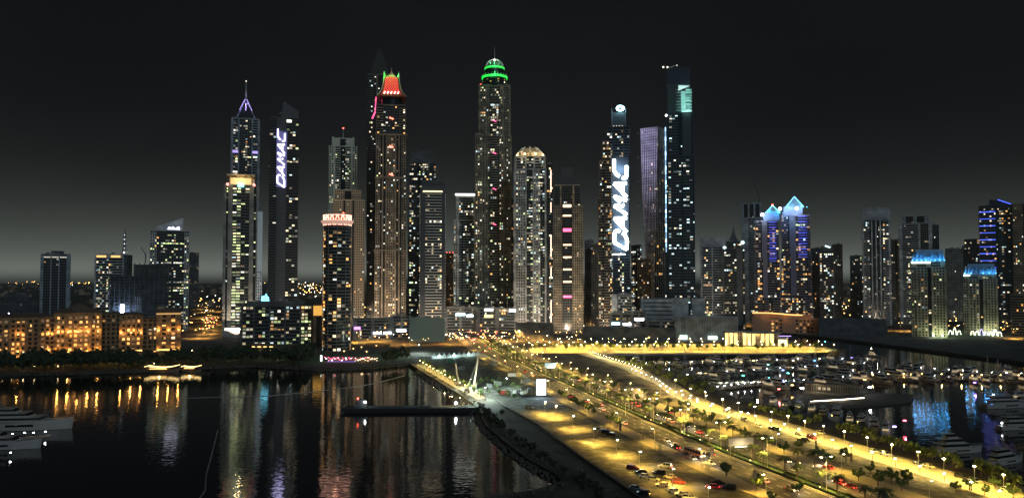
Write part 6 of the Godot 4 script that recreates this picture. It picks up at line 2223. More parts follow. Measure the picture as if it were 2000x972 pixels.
# lamps too far off to count: poles and heads scattered over the hinterland
func distant_city() -> void:
	var sets = [
		["distant_orange_lamps", Color(1.0, 0.5, 0.12), 20.0, [[-0.429, -0.371, 1051, 3777, 26], [-0.662, -0.371, 6044, 8000, 70], [-0.086, -0.066, 1208, 6044, 90], [-0.318, -0.238, 3022, 6044, 40], [0.390, 0.450, 1208, 2686, 80], [0.093, 0.165, 1313, 2417, 90], [-0.205, -0.132, 1343, 2014, 60], [-0.205, 0.126, 915, 1259, 110], [0.291, 0.397, 1678, 2084, 50], [0.563, 0.662, 1098, 1373, 60]]],
		["distant_white_lamps", Color(1.0, 0.88, 0.7), 20.0, [[-0.291, -0.232, 2627, 6715, 34], [-0.437, -0.371, 1343, 4649, 16], [-0.093, 0.007, 1098, 2014, 80], [-0.205, 0.119, 929, 1208, 90], [0.238, 0.397, 1511, 2417, 50], [0.417, 0.529, 1208, 2417, 60], [-0.662, -0.371, 2014, 8000, 20], [0.000, 0.119, 1098, 2014, 40]]],
		["distant_red_lamps", Color(1.0, 0.16, 0.1), 18.0, [[-0.400, -0.376, 1079, 1511, 14], [-0.086, -0.026, 1098, 2014, 50], [-0.079, 0.007, 915, 1151, 40], [0.390, 0.457, 1343, 2417, 15]]],
	]
	for q in sets:
		var head = MB.new()
		head.at(Vector3(0, 9, 0), Vector3(1.0, 0.8, 1.0))
		var pole = MB.new()
		pole.bar(Vector3(0, 0, 0), Vector3(0, 8.5, 0), 0.12)
		var mesh = mesh_of(head, glow(q[0], q[1].r, q[1].g, q[1].b, q[2]))
		add_surface(mesh, pole, mats.dark_metal)
		var where = []
		for r in q[3]:
			for k in r[4]:
				var side = lerpf(r[0], r[1], clampf(rng.randfn(0.5, 0.28), -0.2, 1.2))
				var dist = 1.0 / rng.randf_range(1.0 / r[3], 1.0 / r[2])
				where.append(Transform3D(Basis.IDENTITY.scaled(Vector3.ONE * clampf(dist / 1500.0, 0.8, 3.2) * rng.randf_range(0.45, 1.1)), Vector3(side * dist, 0, -dist)))
		var mm = MultiMesh.new()
		mm.transform_format = MultiMesh.TRANSFORM_3D
		mm.mesh = mesh
		mm.instance_count = where.size()
		for k in where.size():
			mm.set_instance_transform(k, where[k])
		var o = MultiMeshInstance3D.new()
		o.name = q[0]
		o.multimesh = mm
		o.set_meta("kind", "stuff")
		add_child(o)
		tag(o, {"distant_orange_lamps": "orange street lights scattered far behind the towers", "distant_white_lamps": "white street lights scattered far behind the towers", "distant_red_lamps": "red traffic lights scattered between the towers"}[q[0]], "lights")
	# low houses of the plain
	var hb = MB.new()
	hb.box(Vector3(-9, 0, -6), Vector3(9, 7, 6))
	hb.box(Vector3(-4, 7, -3), Vector3(5, 10, 4))
	var hm = MultiMesh.new()
	hm.transform_format = MultiMesh.TRANSFORM_3D
	hm.mesh = mesh_of(hb, mats.tan)
	hm.instance_count = 700
	for k in 700:
		var dist = rng.randf_range(1700, 6500)
		hm.set_instance_transform(k, Transform3D(Basis(Vector3.UP, rng.randf() * PI).scaled(Vector3.ONE * rng.randf_range(0.7, 1.8)), Vector3(rng.randf_range(-0.75, 0.75) * dist, 0, -dist)))
	var ho = MultiMeshInstance3D.new()
	ho.name = "distant_houses"
	ho.multimesh = hm
	ho.set_meta("kind", "stuff")
	add_child(ho)
	tag(ho, "low houses of the plain far behind the towers", "houses")
	# sodium lit avenues between the towers: lamps one can tell apart
	var src = make_lamp("avenue_lamp", "", "sodium lamps on the avenues", 12.0, 2.4, 2, glow("sodium_bulb_bright", 1.0, 0.62, 0.2, 40.0), mats.dark_metal, Color(1.0, 0.5, 0.1), 1500.0, 80.0)
	src.set_meta("label", "first sodium lamp on the avenue right of the hotel, nearest one")
	relabel(src, v3(Vector2(-405.59, -1011.48)), 0)
	var n = 1
	for p in [Vector2(-425.99, -1083.52), Vector2(-446.76, -1155.57), Vector2(-480.31, -1213.2), Vector2(-492.23, -1290.46), Vector2(-538.53, -1378.25), Vector2(-589.64, -1478.89), Vector2(-603.46, -1554.58), Vector2(-683.86, -1731.92), Vector2(-676.9, -1782.78), Vector2(-760.49, -1894.02)]:
		dup(src, "%s sodium lamp on the avenue right of the hotel, counted from the nearest" % nth(n), v3(p))
		n += 1
	n = 0
	for p in [Vector2(-68.615, -1083.52), Vector2(-84.417, -1103.17), Vector2(-79.289, -1155.57), Vector2(-96.061, -1213.2), Vector2(-91.725, -1263.63), Vector2(-110.29, -1347.69), Vector2(-107.98, -1410.24), Vector2(-124.96, -1478.89)]:
		dup(src, "%s sodium lamp on the avenue left of the green crowned tower, counted from the nearest" % nth(n), v3(p))
		n += 1
	n = 0
	for p in [Vector2(-187.62, -948.44), Vector2(-165.18, -963.45), Vector2(-127.35, -919.79), Vector2(-71.561, -919.79), Vector2(-65.616, -994.94), Vector2(-46.905, -948.44), Vector2(-32.279, -978.94), Vector2(-9.381, -948.44), Vector2(6.456, -978.94), Vector2(31.766, -963.45), Vector2(56.286, -948.44), Vector2(82.592, -963.45)]:
		dup(src, "%s sodium lamp on the cross street below the central towers, in order from the left" % nth(n), v3(p))
		n += 1
	n = 0
	for p in [Vector2(128.08, -1213.2), Vector2(141.04, -1155.57), Vector2(375.24, -1263.63), Vector2(417.29, -1290.46), Vector2(441.95, -1263.63), Vector2(456.29, -1213.2), Vector2(488.31, -1213.2), Vector2(520.33, -1213.2), Vector2(573.95, -1144.69), Vector2(658.6, -1103.17), Vector2(657.09, -1011.48)]:
		dup(src, "%s sodium lamp at the foot of the right hand towers, from the left" % nth(n), v3(p))
		n += 1


func build_site() -> void:
	# flood masts of the building site
	var flood = glow("site_bulb", 0.88, 1.0, 0.95, 90.0)
	var src = make_lamp("site_floodlight", "white site floodlight mast at the far left corner of the building site", "floodlights of the building site", 9.0, 0.0, 1, flood, mats.dark_metal, Color(0.74, 1.0, 0.88), 1500.0, 0.0)
	relabel(src, v3(Vector2(-97.129, -809.75)), 0)
	dup(src, "white site floodlight mast beside the dark piling rig", v3(Vector2(-28.847, -548.06)), 0, 0.9)
	dup(src, "brightest white site floodlight at the head of the breakwater", v3(Vector2(-17.201, -503)), 0, 0.95)
	dup(src, "white site floodlight mast left of the lit billboard", v3(Vector2(-3.59, -545.61)), 0, 1.0)
	# white tents
	var b = MB.new()
	for k in 10:
		var f = k / 9.0
		var p = Vector2(-75.576, -754.63).lerp(Vector2(-34.086, -783.73), f)
		var t = thing("peaked_tent", "%s white peaked tent of the row on the building site, from the left" % nth(k), "tent", v3(p), 0.2, "white tents")
		b = MB.new()
		b.skin([[Vector3(-2.2, 2.6, -2.2), Vector3(2.2, 2.6, -2.2), Vector3(2.2, 2.6, 2.2), Vector3(-2.2, 2.6, 2.2)], [Vector3(-0.6, 4.0, -0.6), Vector3(0.6, 4.0, -0.6), Vector3(0.6, 4.0, 0.6), Vector3(-0.6, 4.0, 0.6)], [Vector3(-0.05, 5.4, -0.05), Vector3(0.05, 5.4, -0.05), Vector3(0.05, 5.4, 0.05), Vector3(-0.05, 5.4, 0.05)]])
		part("canopy", b, mats.white_paint, t)
		for s in [[-1, -1], [1, -1], [1, 1], [-1, 1]]:
			b = MB.new()
			b.bar(Vector3(s[0] * 2.1, 0, s[1] * 2.1), Vector3(s[0] * 2.1, 2.6, s[1] * 2.1), 0.08)
			part("leg", b, mats.white_paint, t)
		b = MB.new()
		b.box(Vector3(-2.1, 0, -2.15), Vector3(2.1, 2.6, -2.05))
		part("back_sheet", b, mats.white_paint, t)
		if k % 3 == 1:
			lamp_light(Vector3(0, 2.2, 3.4), Color(0.6, 1.0, 0.95), 60.0, 0.6, t)
			beacon(t, Vector3(0, 2.3, 2.4), glow("tent_bulb", 0.7, 1.0, 0.95, 12.0), 0.3, "tent_light")
	# site huts and containers
	var spots = [Vector2(-58.761, -646.66), Vector2(-43.984, -667.88), Vector2(3.511, -533.71), Vector2(7.657, -529.1), Vector2(12.043, -538.41), Vector2(-16.6, -560.62), Vector2(-10.573, -573.78), Vector2(-5.221, -529.1), Vector2(-57.179, -723.3), Vector2(-16.289, -706.55), Vector2(0, -623.55), Vector2(10.006, -584.76)]
	var names = ["bright white site cabin beside the lit promenade", "grey container in the middle of the building site", "white site cabin left of the billboard", "second white cabin left of the billboard", "grey container touching the billboard's foot", "dark container by the flood mast", "grey container behind the flood mast", "red container before the site office", "green container behind the tents", "grey container at the far fence", "white cabin by the road fence", "grey cabin by the road fence, behind the billboard"]
	var looks = [mats.white_paint, mats.grey_concrete, mats.white_paint, mats.white_paint, mats.grey_concrete, mats.dark_concrete, mats.grey_concrete, surface("red_steel", 0.3, 0.04, 0.03, 0.6), surface("green_steel", 0.06, 0.2, 0.12, 0.6), mats.grey_concrete, mats.white_paint, mats.grey_concrete]
	for k in spots.size():
		var o = thing("site_cabin", names[k], "container", v3(spots[k], 0.02), 0.4 + k * 0.3, "site cabins")
		b = MB.new()
		b.box(Vector3(-3.2, 0.15, -1.25), Vector3(3.2, 2.75, 1.25))
		part("cabin_body", b, looks[k], o)
		b = MB.new()
		b.box(Vector3(-3.3, 2.75, -1.35), Vector3(3.3, 2.9, 1.35))
		part("roof", b, mats.grey_concrete, o)
		b = MB.new()
		b.at(Vector3(-1.6, 1.1, 1.27), Vector3(0.9, 1.9, 0.06))
		part("door", b, mats.dark_metal, o)
		b = MB.new()
		b.at(Vector3(1.2, 1.6, 1.27), Vector3(1.6, 0.9, 0.06))
		part("window", b, window_glow(2, 1) if k % 3 == 0 else mats.car_glass, o)
	# piling rigs and a crane
	rig(Vector2(-27.173, -558.06), 24.0, 3.0, "tall black piling rig standing on the building site")
	rig(Vector2(-39.27, -573.78), 16.0, -2.5, "shorter tan piling rig left of the black one")
	rig(Vector2(-31.17, -538.41), 19.0, 6.0, "leaning crawler crane between the two piling rigs")
	# hoarding fence between site and road
	var line = [Vector2(-31.599, -799.14), Vector2(-6.823, -690.55), Vector2(8.168, -620.38), Vector2(20.564, -558.06)]
	var o = thing("site_hoarding", "pale panel fence along the road side of the building site", "fence")
	var n = int(length_of(line) / 4.0)
	for k in n:
		var q = along(line, k * 4.0)
		b = MB.new()
		b.x = Transform3D(Basis(Vector3.UP, atan2(-q[1].y, q[1].x)), v3(q[0]))
		b.box(Vector3(0.05, 0, -0.06), Vector3(3.9, 2.4, 0.06))
		part("panel", b, mats.pale_panel if k % 3 else mats.grey_concrete, o)
	# shrubs on the site edge
	var bush = make_tree("site_shrub", "rounded shrub on the edge of the building site", "shrubs on the building site", 31, 3.8, 4.2, 14, 24)
	relabel(bush, v3(Vector2(-19.525, -593.27)), 0)
	for p in [Vector2(-14.625, -584.76), Vector2(-9.715, -590.4), Vector2(-5.718, -579.21), Vector2(-23.092, -584.76), Vector2(-26.432, -573.78), Vector2(-11.539, -548.06), Vector2(-15.8, -533.71), Vector2(0.738, -560.62), Vector2(5.094, -553.02), Vector2(-8.701, -529.1), Vector2(-2.714, -515.72), Vector2(1.682, -511.41)]:
		dup(bush, "rounded shrub on the edge of the building site", v3(p), rng.randf() * 6.0, rng.randf_range(0.7, 1.3))
	# promenade of trees and lanterns along the inner basin
	var path = [Vector2(-87.498, -706.55), Vector2(-71.013, -653.58), Vector2(-54.688, -602.04), Vector2(-38.206, -553.02), Vector2(-23.348, -507.17)]
	var lamp = make_lamp("lantern_post", "", "yellow lanterns along the inner quay", 4.0, 0.0, 1, glow("yellow_bulb", 1.0, 0.72, 0.25, 50.0), mats.dark_metal, Color(1.0, 0.74, 0.2), 150.0, 0.0)
	var tree = make_tree("quay_tree", "lantern lit tree of the row along the inner quay", "trees along the inner quay", 41, 5.2, 5.0, 14, 24)
	var total = length_of(path)
	for k in 14:
		var q = along(path, total * (k + 0.3) / 14.0)
		var s = Vector2(-q[1].y, q[1].x)
		var l = "%s yellow lantern along the inner quay, counted from the far end" % nth(k)
		if k == 0:
			relabel(lamp, v3(q[0] - s * 3.0), 0)
			lamp.set_meta("label", l)
			relabel(tree, v3(q[0] - s * 6.0), 0)
		else:
			dup(lamp, l, v3(q[0] - s * 3.0))
			dup(tree, "lantern lit tree of the row along the inner quay", v3(q[0] - s * 6.0), k * 1.3, rng.randf_range(0.8, 1.25))
	b = MB.new()
	b.ribbon(path, -8.0, -0.5, 0.1, 0.1)
	setting("quay_path", b, mats.paving)
	for k in 3:
		dup(lamp, "%s lantern on the short jetty behind the barge" % nth(k), v3([Vector2(-44.774, -515.72), Vector2(-38.873, -500.94), Vector2(-33.192, -494.87)][k], -0.5), 0, 0.9)
	# rubble of the breakwater, too many to count
	rubble("breakwater_rocks", "dark armour rocks along the breakwater and the bay shore", [[Vector2(-24.08, -494.87), Vector2(-19.176, -463.07), Vector2(-13.25, -420.22), Vector2(-3.252, -381.09), Vector2(7.257, -345.73), Vector2(18.393, -318.88), Vector2(22.349, -310.05)], [Vector2(19.309, -306.97), Vector2(9.645, -294.51), Vector2(0, -288.32), Vector2(-12.941, -282.38), Vector2(-26.984, -274.85)], [Vector2(-81.371, -667.88), Vector2(-59.151, -599.09), Vector2(-38.963, -538.41), Vector2(-25.177, -490.9)], [Vector2(-423.55, -643.25), Vector2(-376.71, -650.1), Vector2(-321.08, -667.88), Vector2(-275.18, -690.55), Vector2(-232.71, -706.55), Vector2(-169.94, -679.03), Vector2(-127.35, -690.55), Vector2(-94.735, -719.04)]], [900, 500, 350, 500])
	# walkway along the breakwater crest, its parapet and the retaining wall of the car park
	var crest = [Vector2(-20.013, -490.9), Vector2(-13.855, -468.38), Vector2(0, -413.15), Vector2(14.338, -364.16), Vector2(25.963, -329.98), Vector2(35.144, -298.06), Vector2(39.565, -281.1), Vector2(44.76, -263.15)]
	b = MB.new()
	b.ribbon(crest, -2.0, 1.5, 0.08)
	setting("breakwater_path", b, surface("dusty_path", 0.12, 0.1, 0.075, 0.95, 0.0, "stain", 0.05))
	o = thing("car_park_wall", "dark parapet wall along the bay side of the car park", "wall")
	line = [Vector2(-12.781, -511.41), Vector2(-4.69, -475.65), Vector2(13.707, -417.36), Vector2(29.564, -346.71), Vector2(39.221, -306.97), Vector2(45.901, -280.46), Vector2(54.985, -247.37)]
	n = int(length_of(line) / 6.0)
	for k in n:
		var q = along(line, k * 6.0)
		b = MB.new()
		b.x = Transform3D(Basis(Vector3.UP, atan2(-q[1].y, q[1].x)), v3(q[0]))
		b.box(Vector3(0.03, 0, -0.25), Vector3(5.97, 1.3, 0.25))
		part("wall_panel", b, mats.dark_concrete, o)
	# dark scrub on the slope
	var scrub = make_tree("slope_shrub", "dark shrub on the slope between breakwater and car park", "shrubs on the breakwater slope", 51, 2.6, 4.0, 12, 22, surface("shaded_leaf", 0.02, 0.034, 0.014, 0.85))  # scrub shares the leaf colour darkened to stand for shade
	relabel(scrub, v3(Vector2(-5.974, -454.48)), 0)
	for k in 64:
		var f = rng.randf()
		var q = along(crest, 8.0 + f * 250.0)
		var s = Vector2(-q[1].y, q[1].x)
		dup(scrub, "dark shrub on the slope between breakwater and car park", v3(q[0] - s * rng.randf_range(-8.5, -2.5)), rng.randf() * 6, rng.randf_range(0.6, 1.2))
	# the barge
	var bp = Vector2(-60.593, -480.09)
	o = thing("work_barge", "long black work barge lying across the bay with small deck lights", "barge", v3(bp, WATER), 0.03)
	b = MB.new()
	b.skin([[Vector3(-40, -0.5, -6), Vector3(38, -0.5, -6), Vector3(38, -0.5, 6), Vector3(-40, -0.5, 6)], [Vector3(-44, 2.2, -6.4), Vector3(41, 2.2, -6.4), Vector3(41, 2.2, 6.4), Vector3(-44, 2.2, 6.4)]])
	part("hull", b, surface("tarred_steel", 0.015, 0.015, 0.016, 0.95), o)
	b = MB.new()
	b.box(Vector3(-43.5, 2.2, -6.2), Vector3(-43.1, 3.0, 6.2))
	b.box(Vector3(-43.5, 2.2, 5.9), Vector3(40.5, 2.7, 6.2))
	part("bulwark", b, mats.black_panel, o)
	b = MB.new()
	b.box(Vector3(-36, 2.2, -3), Vector3(-29, 5.4, 3))
	b.box(Vector3(-35, 5.4, -2), Vector3(-31, 7.2, 2))
	part("deck_house", b, mats.dark_concrete, o)
	b = MB.new()
	b.box(Vector3(-28, 2.2, -1), Vector3(10, 2.9, 1))
	part("deck_cargo", b, mats.dark_concrete, o)
	beacon(o, Vector3(-34, 8.0, 2.5), glow("red_beacon", 1.0, 0.1, 0.06, 7.0), 0.6)
	beacon(o, Vector3(-29.5, 6.0, 3.2), glow("cold_bulb", 0.92, 0.96, 1.0, 40.0), 0.55, "deck_light")
	beacon(o, Vector3(26, 5.0, 2), glow("cold_bulb", 0.92, 0.96, 1.0, 40.0), 0.8, "deck_light")
	lamp_light(Vector3(-29, 6.0, 5), Color(0.8, 1, 0.95), 10, 0.4, o)
	lamp_light(Vector3(26, 6.0, 4), Color(0.8, 1, 0.95), 14, 0.4, o)


func rig(p: Vector2, tall: float, lean: float, label: String) -> void:
	var o = thing("piling_rig", label, "rig", v3(p), 0.0, "site machines")
	var look: Material = mats.tan if "tan" in label else mats.dark_metal
	var b = MB.new()
	b.box(Vector3(-1.6, 0.9, -2.4), Vector3(1.6, 2.8, 2.2))
	part("cab", b, look, o)
	for s in [-1, 1]:
		b = MB.new()
		b.box(Vector3(s * 1.4 - 0.4, 0, -2.6), Vector3(s * 1.4 + 0.4, 0.9, 2.6))
		part("track", b, mats.black_rubber, o)
	b = MB.new()
	var top = Vector3(lean, tall, 0)
	b.bar(Vector3(-0.4, 2, 1.5), top + Vector3(-0.3, 0, 0), 0.22)
	b.bar(Vector3(0.4, 2, 1.5), top + Vector3(0.3, 0, 0), 0.22)
	for k in 10:
		var a = Vector3(-0.4, 2, 1.5).lerp(top, k / 10.0)
		var c = Vector3(0.4, 2, 1.5).lerp(top, (k + 1) / 10.0)
		b.bar(a, c, 0.08)
	part("boom", b, look, o)
	b = MB.new()
	b.bar(top, Vector3(lean * 1.25, tall * 0.3, 0.5), 0.06)
	part("cable", b, mats.dark_metal, o)


func rubble(called: String, label: String, lines: Array, counts: Array) -> void:
	var f = MB.new()
	var g = RandomNumberGenerator.new()
	g.seed = 7
	var loops = []
	for r in 4:
		var l = []
		for k in 6:
			var a = TAU * k / 6
			var rr: float = [0.5, 1.0, 0.85, 0.35][r] * g.randf_range(0.75, 1.2)
			l.append(Vector3(cos(a) * rr, [-0.6, -0.1, 0.4, 0.75][r] + g.randf_range(-0.1, 0.1), sin(a) * rr))
		loops.append(l)
	f.skin(loops)
	var where = []
	for k in lines.size():
		var n = length_of(lines[k])
		for j in counts[k]:
			var q = along(lines[k], g.randf() * n)
			var s = Vector2(-q[1].y, q[1].x)
			var off = g.randfn() * 2.2
			var size = g.randf_range(0.5, 1.3)
			where.append(Transform3D(Basis.from_euler(Vector3(g.randf(), g.randf() * TAU, g.randf())).scaled(Vector3.ONE * size), v3(q[0] + s * off, -1.3 - off * 0.35 * (1 if k < 3 else 0))))
	var mm = MultiMesh.new()
	mm.transform_format = MultiMesh.TRANSFORM_3D
	mm.mesh = mesh_of(f, mats.rock)
	mm.instance_count = where.size()
	for k in where.size():
		mm.set_instance_transform(k, where[k])
	var o = MultiMeshInstance3D.new()
	o.name = called
	o.multimesh = mm
	o.set_meta("kind", "stuff")
	add_child(o)
	tag(o, label, "rocks")


func build_roadside() -> void:
	var sodium = Color(1.0, 0.63, 0.09)
	# single row of lamps across the car park
	var bulb = glow("lot_bulb", 1.0, 0.84, 0.5, 110.0)
	var grey = surface("lamp_pole", 0.3, 0.28, 0.25, 0.5)
	var src = make_lamp("car_park_lamp", "", "lamps of the car park", 7.0, 0.5, 1, bulb, grey, sodium, 1050.0, 78.0)
	var at = [Vector2(19.117, -454.48), Vector2(24.653, -441.39), Vector2(31.967, -409.01), Vector2(39.41, -375.27), Vector2(46.792, -349.66), Vector2(53.296, -326.48), Vector2(61.158, -297.35), Vector2(68.159, -271.23), Vector2(74.391, -247.37)]
	for k in at.size():
		var l = "%s lamp of the row across the car park, counted from the billboard" % nth(k)
		if k == 0:
			relabel(src, v3(at[0]), 0.5)
			src.set_meta("label", l)
		else:
			dup(src, l, v3(at[k]), 0.5)
	# tall lamp posts on the median
	var tall = make_lamp("median_lamp", "", "tall lamps on the median", 12.5, 2.2, 2, glow("road_bulb", 1.0, 0.78, 0.42, 30.0), surface("pale_pole", 0.5, 0.46, 0.38, 0.5), Color(1.0, 0.66, 0.14), 760.0, 76.0)
	var n = 0
	var d = 330.0
	while d < length_of(ROAD) - 30.0:
		var q = along(ROAD, d)
		var turn = atan2(q[1].x, q[1].y)
		var l = "%s tall double lamp on the median, counted from the towers" % nth(n)
		if n == 0:
			relabel(tall, v3(q[0], 0.2), turn)
			tall.set_meta("label", l)
		else:
			dup(tall, l, v3(q[0], 0.2), turn)
		n += 1
		d += 36.0
	# lamps on the two pavements
	for side in [[-24.0, "west", 0.0], [25.0, "east", 18.0]]:
		var low = make_lamp("pavement_lamp", "", "lamps on the %s pavement" % side[1], 7.5, 1.1, 1, glow("road_bulb", 1.0, 0.78, 0.42, 30.0), grey, sodium, 330.0, 76.0)
		n = 0
		d = 350.0 + side[2]
		while d < length_of(ROAD) - 20.0:
			var q = along(ROAD, d)
			var s = Vector2(-q[1].y, q[1].x)
			var l = "%s slim lamp on the %s pavement, counted from the towers" % [nth(n), "car park side" if side[1] == "west" else "marina side"]
			var p: Vector3 = v3(q[0] + s * side[0], 0.17)
			var turn = atan2(q[1].x, q[1].y) + (PI if side[1] == "east" else 0.0)
			if n == 0:
				relabel(low, p, turn)
				low.set_meta("label", l)
			else:
				dup(low, l, p, turn)
			n += 1
			d += 44.0
	# palms of the median with lit trunks
	var palms = [make_palm("", "palms on the median", 21, 6.4), make_palm("", "palms on the median", 22, 7.2)]
	n = 0
	d = 300.0
	var spot = surface("uplight_case", 0.1, 0.1, 0.1, 0.6)
	while d < length_of(ROAD) - 12.0:
		var q = along(ROAD, d)
		var s = Vector2(-q[1].y, q[1].x)
		var p = v3(q[0] + s * (1.2 if n % 2 else -1.2), 0.22)
		var l = "%s palm on the planted median, counted from the towers" % nth(n)
		var o: Node3D
		if n < 2:
			o = relabel(palms[n], p, n * 2.0)
			o.set_meta("label", l)
		else:
			o = dup(palms[n % 2], l, p, n * 1.7, rng.randf_range(0.85, 1.15))
		var b = MB.new()
		b.at(Vector3(0.5, 0.15, 0.9), Vector3(0.4, 0.3, 0.4))
		part("uplight", b, glow("uplight_bulb", 1.0, 0.8, 0.45, 4.0), o)
		lamp_light(Vector3(0.5, 0.6, 0.95), Color(1.0, 0.75, 0.35), 3.5, 0.15, o)
		n += 1
		d += 11.0
	# hedge of the median
	for side in [-2.2, 2.2]:
		hedge(ROAD, 300.0, side, "clipped dark hedge on the %s side of the median" % ("car park" if side < 0 else "marina"))
	# round trees in rows beside the carriageways
	var ball = make_tree("round_tree", "", "round headed street trees", 61, 5.2, 4.8, 18, 28)
	var spots = [Vector2(32.563, -515.72), Vector2(34.689, -507.17), Vector2(36.771, -494.87), Vector2(38.745, -487), Vector2(40.804, -473.81), Vector2(43.104, -468.38), Vector2(45.142, -457.88), Vector2(47.438, -451.13), Vector2(51.725, -468.38), Vector2(53.645, -423.12), Vector2(56.09, -414.54), Vector2(86.241, -314.8), Vector2(91.542, -292.41), Vector2(92.186, -276.69), Vector2(86.209, -313.2), Vector2(104.86, -286.98), Vector2(134.16, -340.94), Vector2(135.3, -331.76), Vector2(144.4, -337.21), Vector2(135.69, -305.45), Vector2(145.55, -317.23), Vector2(139.8, -298.06), Vector2(147.02, -302.45), Vector2(145.93, -292.41), Vector2(152.06, -299.51), Vector2(131.85, -358.84), Vector2(123.08, -352.67), Vector2(119.12, -363.08), Vector2(123.23, -369.63), Vector2(119.33, -378.74), Vector2(116.72, -393.29), Vector2(114.67, -411.76), Vector2(109.06, -409.01), Vector2(109.93, -429.04), Vector2(105.95, -447.84), Vector2(103.19, -475.65), Vector2(164.65, -289.67), Vector2(171.81, -293.11), Vector2(173.01, -285.65), Vector2(182.28, -294.51), Vector2(180.34, -281.1), Vector2(44.473, -675.27), Vector2(50.245, -646.66), Vector2(56.118, -626.75), Vector2(59.444, -602.04), Vector2(63.502, -584.76), Vector2(67.02, -565.81), Vector2(71.397, -548.06), Vector2(74.83, -529.1), Vector2(78.033, -511.41), Vector2(80.707, -498.9), Vector2(82.899, -481.26), Vector2(86.877, -471.98), Vector2(90.207, -454.48), Vector2(93.589, -447.84), Vector2(106.22, -468.38), Vector2(107.12, -438.23)]
	for k in spots.size():
		var l = "%s round headed tree beside the road, in order of distance from the picture's left" % nth(k)
		spots.sort_custom(func(a, b): return a.x / -a.y < b.x / -b.y)
		if k == 0:
			relabel(ball, v3(spots[0]), 0)
			ball.set_meta("label", l)
		else:
			dup(ball, l, v3(spots[k]), k, rng.randf_range(0.7, 1.2))
	# verge palms on the marina side
	n = 0
	for p in [Vector2(97.322, -417.36), Vector2(101.4, -406.31), Vector2(107.35, -403.64), Vector2(108.75, -383.47), Vector2(111.78, -371.87), Vector2(115.37, -358.84), Vector2(122.82, -334.46), Vector2(127.39, -328.22), Vector2(96.061, -442.98), Vector2(93.906, -468.38), Vector2(89.657, -487), Vector2(86.055, -507.17), Vector2(81.791, -529.1), Vector2(77.14, -553.02), Vector2(72.427, -579.21), Vector2(67.37, -602.04)]:
		var o = dup(palms[n % 2], "%s palm on the verge between the road and the marina car park, from the nearest row end" % nth(n), v3(p), n * 1.3, 0.95)
		o.set_meta("group", "palms on the marina verge")
		n += 1
	vehicles()
	signs()


func hedge(line: Array, from: float, off: float, label: String) -> void:
	var b = MB.new()
	var g = RandomNumberGenerator.new()
	g.seed = int(absf(off) * 10) + (3 if off > 0 else 0)
	var total = length_of(line)
	var d = from
	while d < total - 4.0:
		var q = along(line, d)
		var s = Vector2(-q[1].y, q[1].x)
		for k in 14:
			var p = v3(q[0] + s * (off + g.randf_range(-0.55, 0.55)) + q[1] * g.randf_range(0, 1.6), g.randf_range(0.3, 1.1))
			var e = Vector3(g.randfn(), g.randfn() + 0.6, g.randfn()).normalized()
			var u = Vector3(g.randfn(), g.randfn(), g.randfn()).cross(e).normalized()
			var w = u.cross(e)
			b.quad(p - w * 0.22, p + u * 0.3, p + w * 0.22, p - u * 0.25)
		d += 1.6
	var core = MB.new()
	var seg = []
	d = from
	while d < total - 4.0:
		seg.append(along(line, d)[0])
		d += 20.0
	core.ribbon(seg, off - 0.42, off + 0.42, 0.95, 0.7)
	var o = thing("hedge", label, "hedge", Vector3.ZERO, 0.0, "median hedges")
	part("hedge_body", core, mats.hedge_green, o)
	part("foliage", b, mats.leaf, o, true)


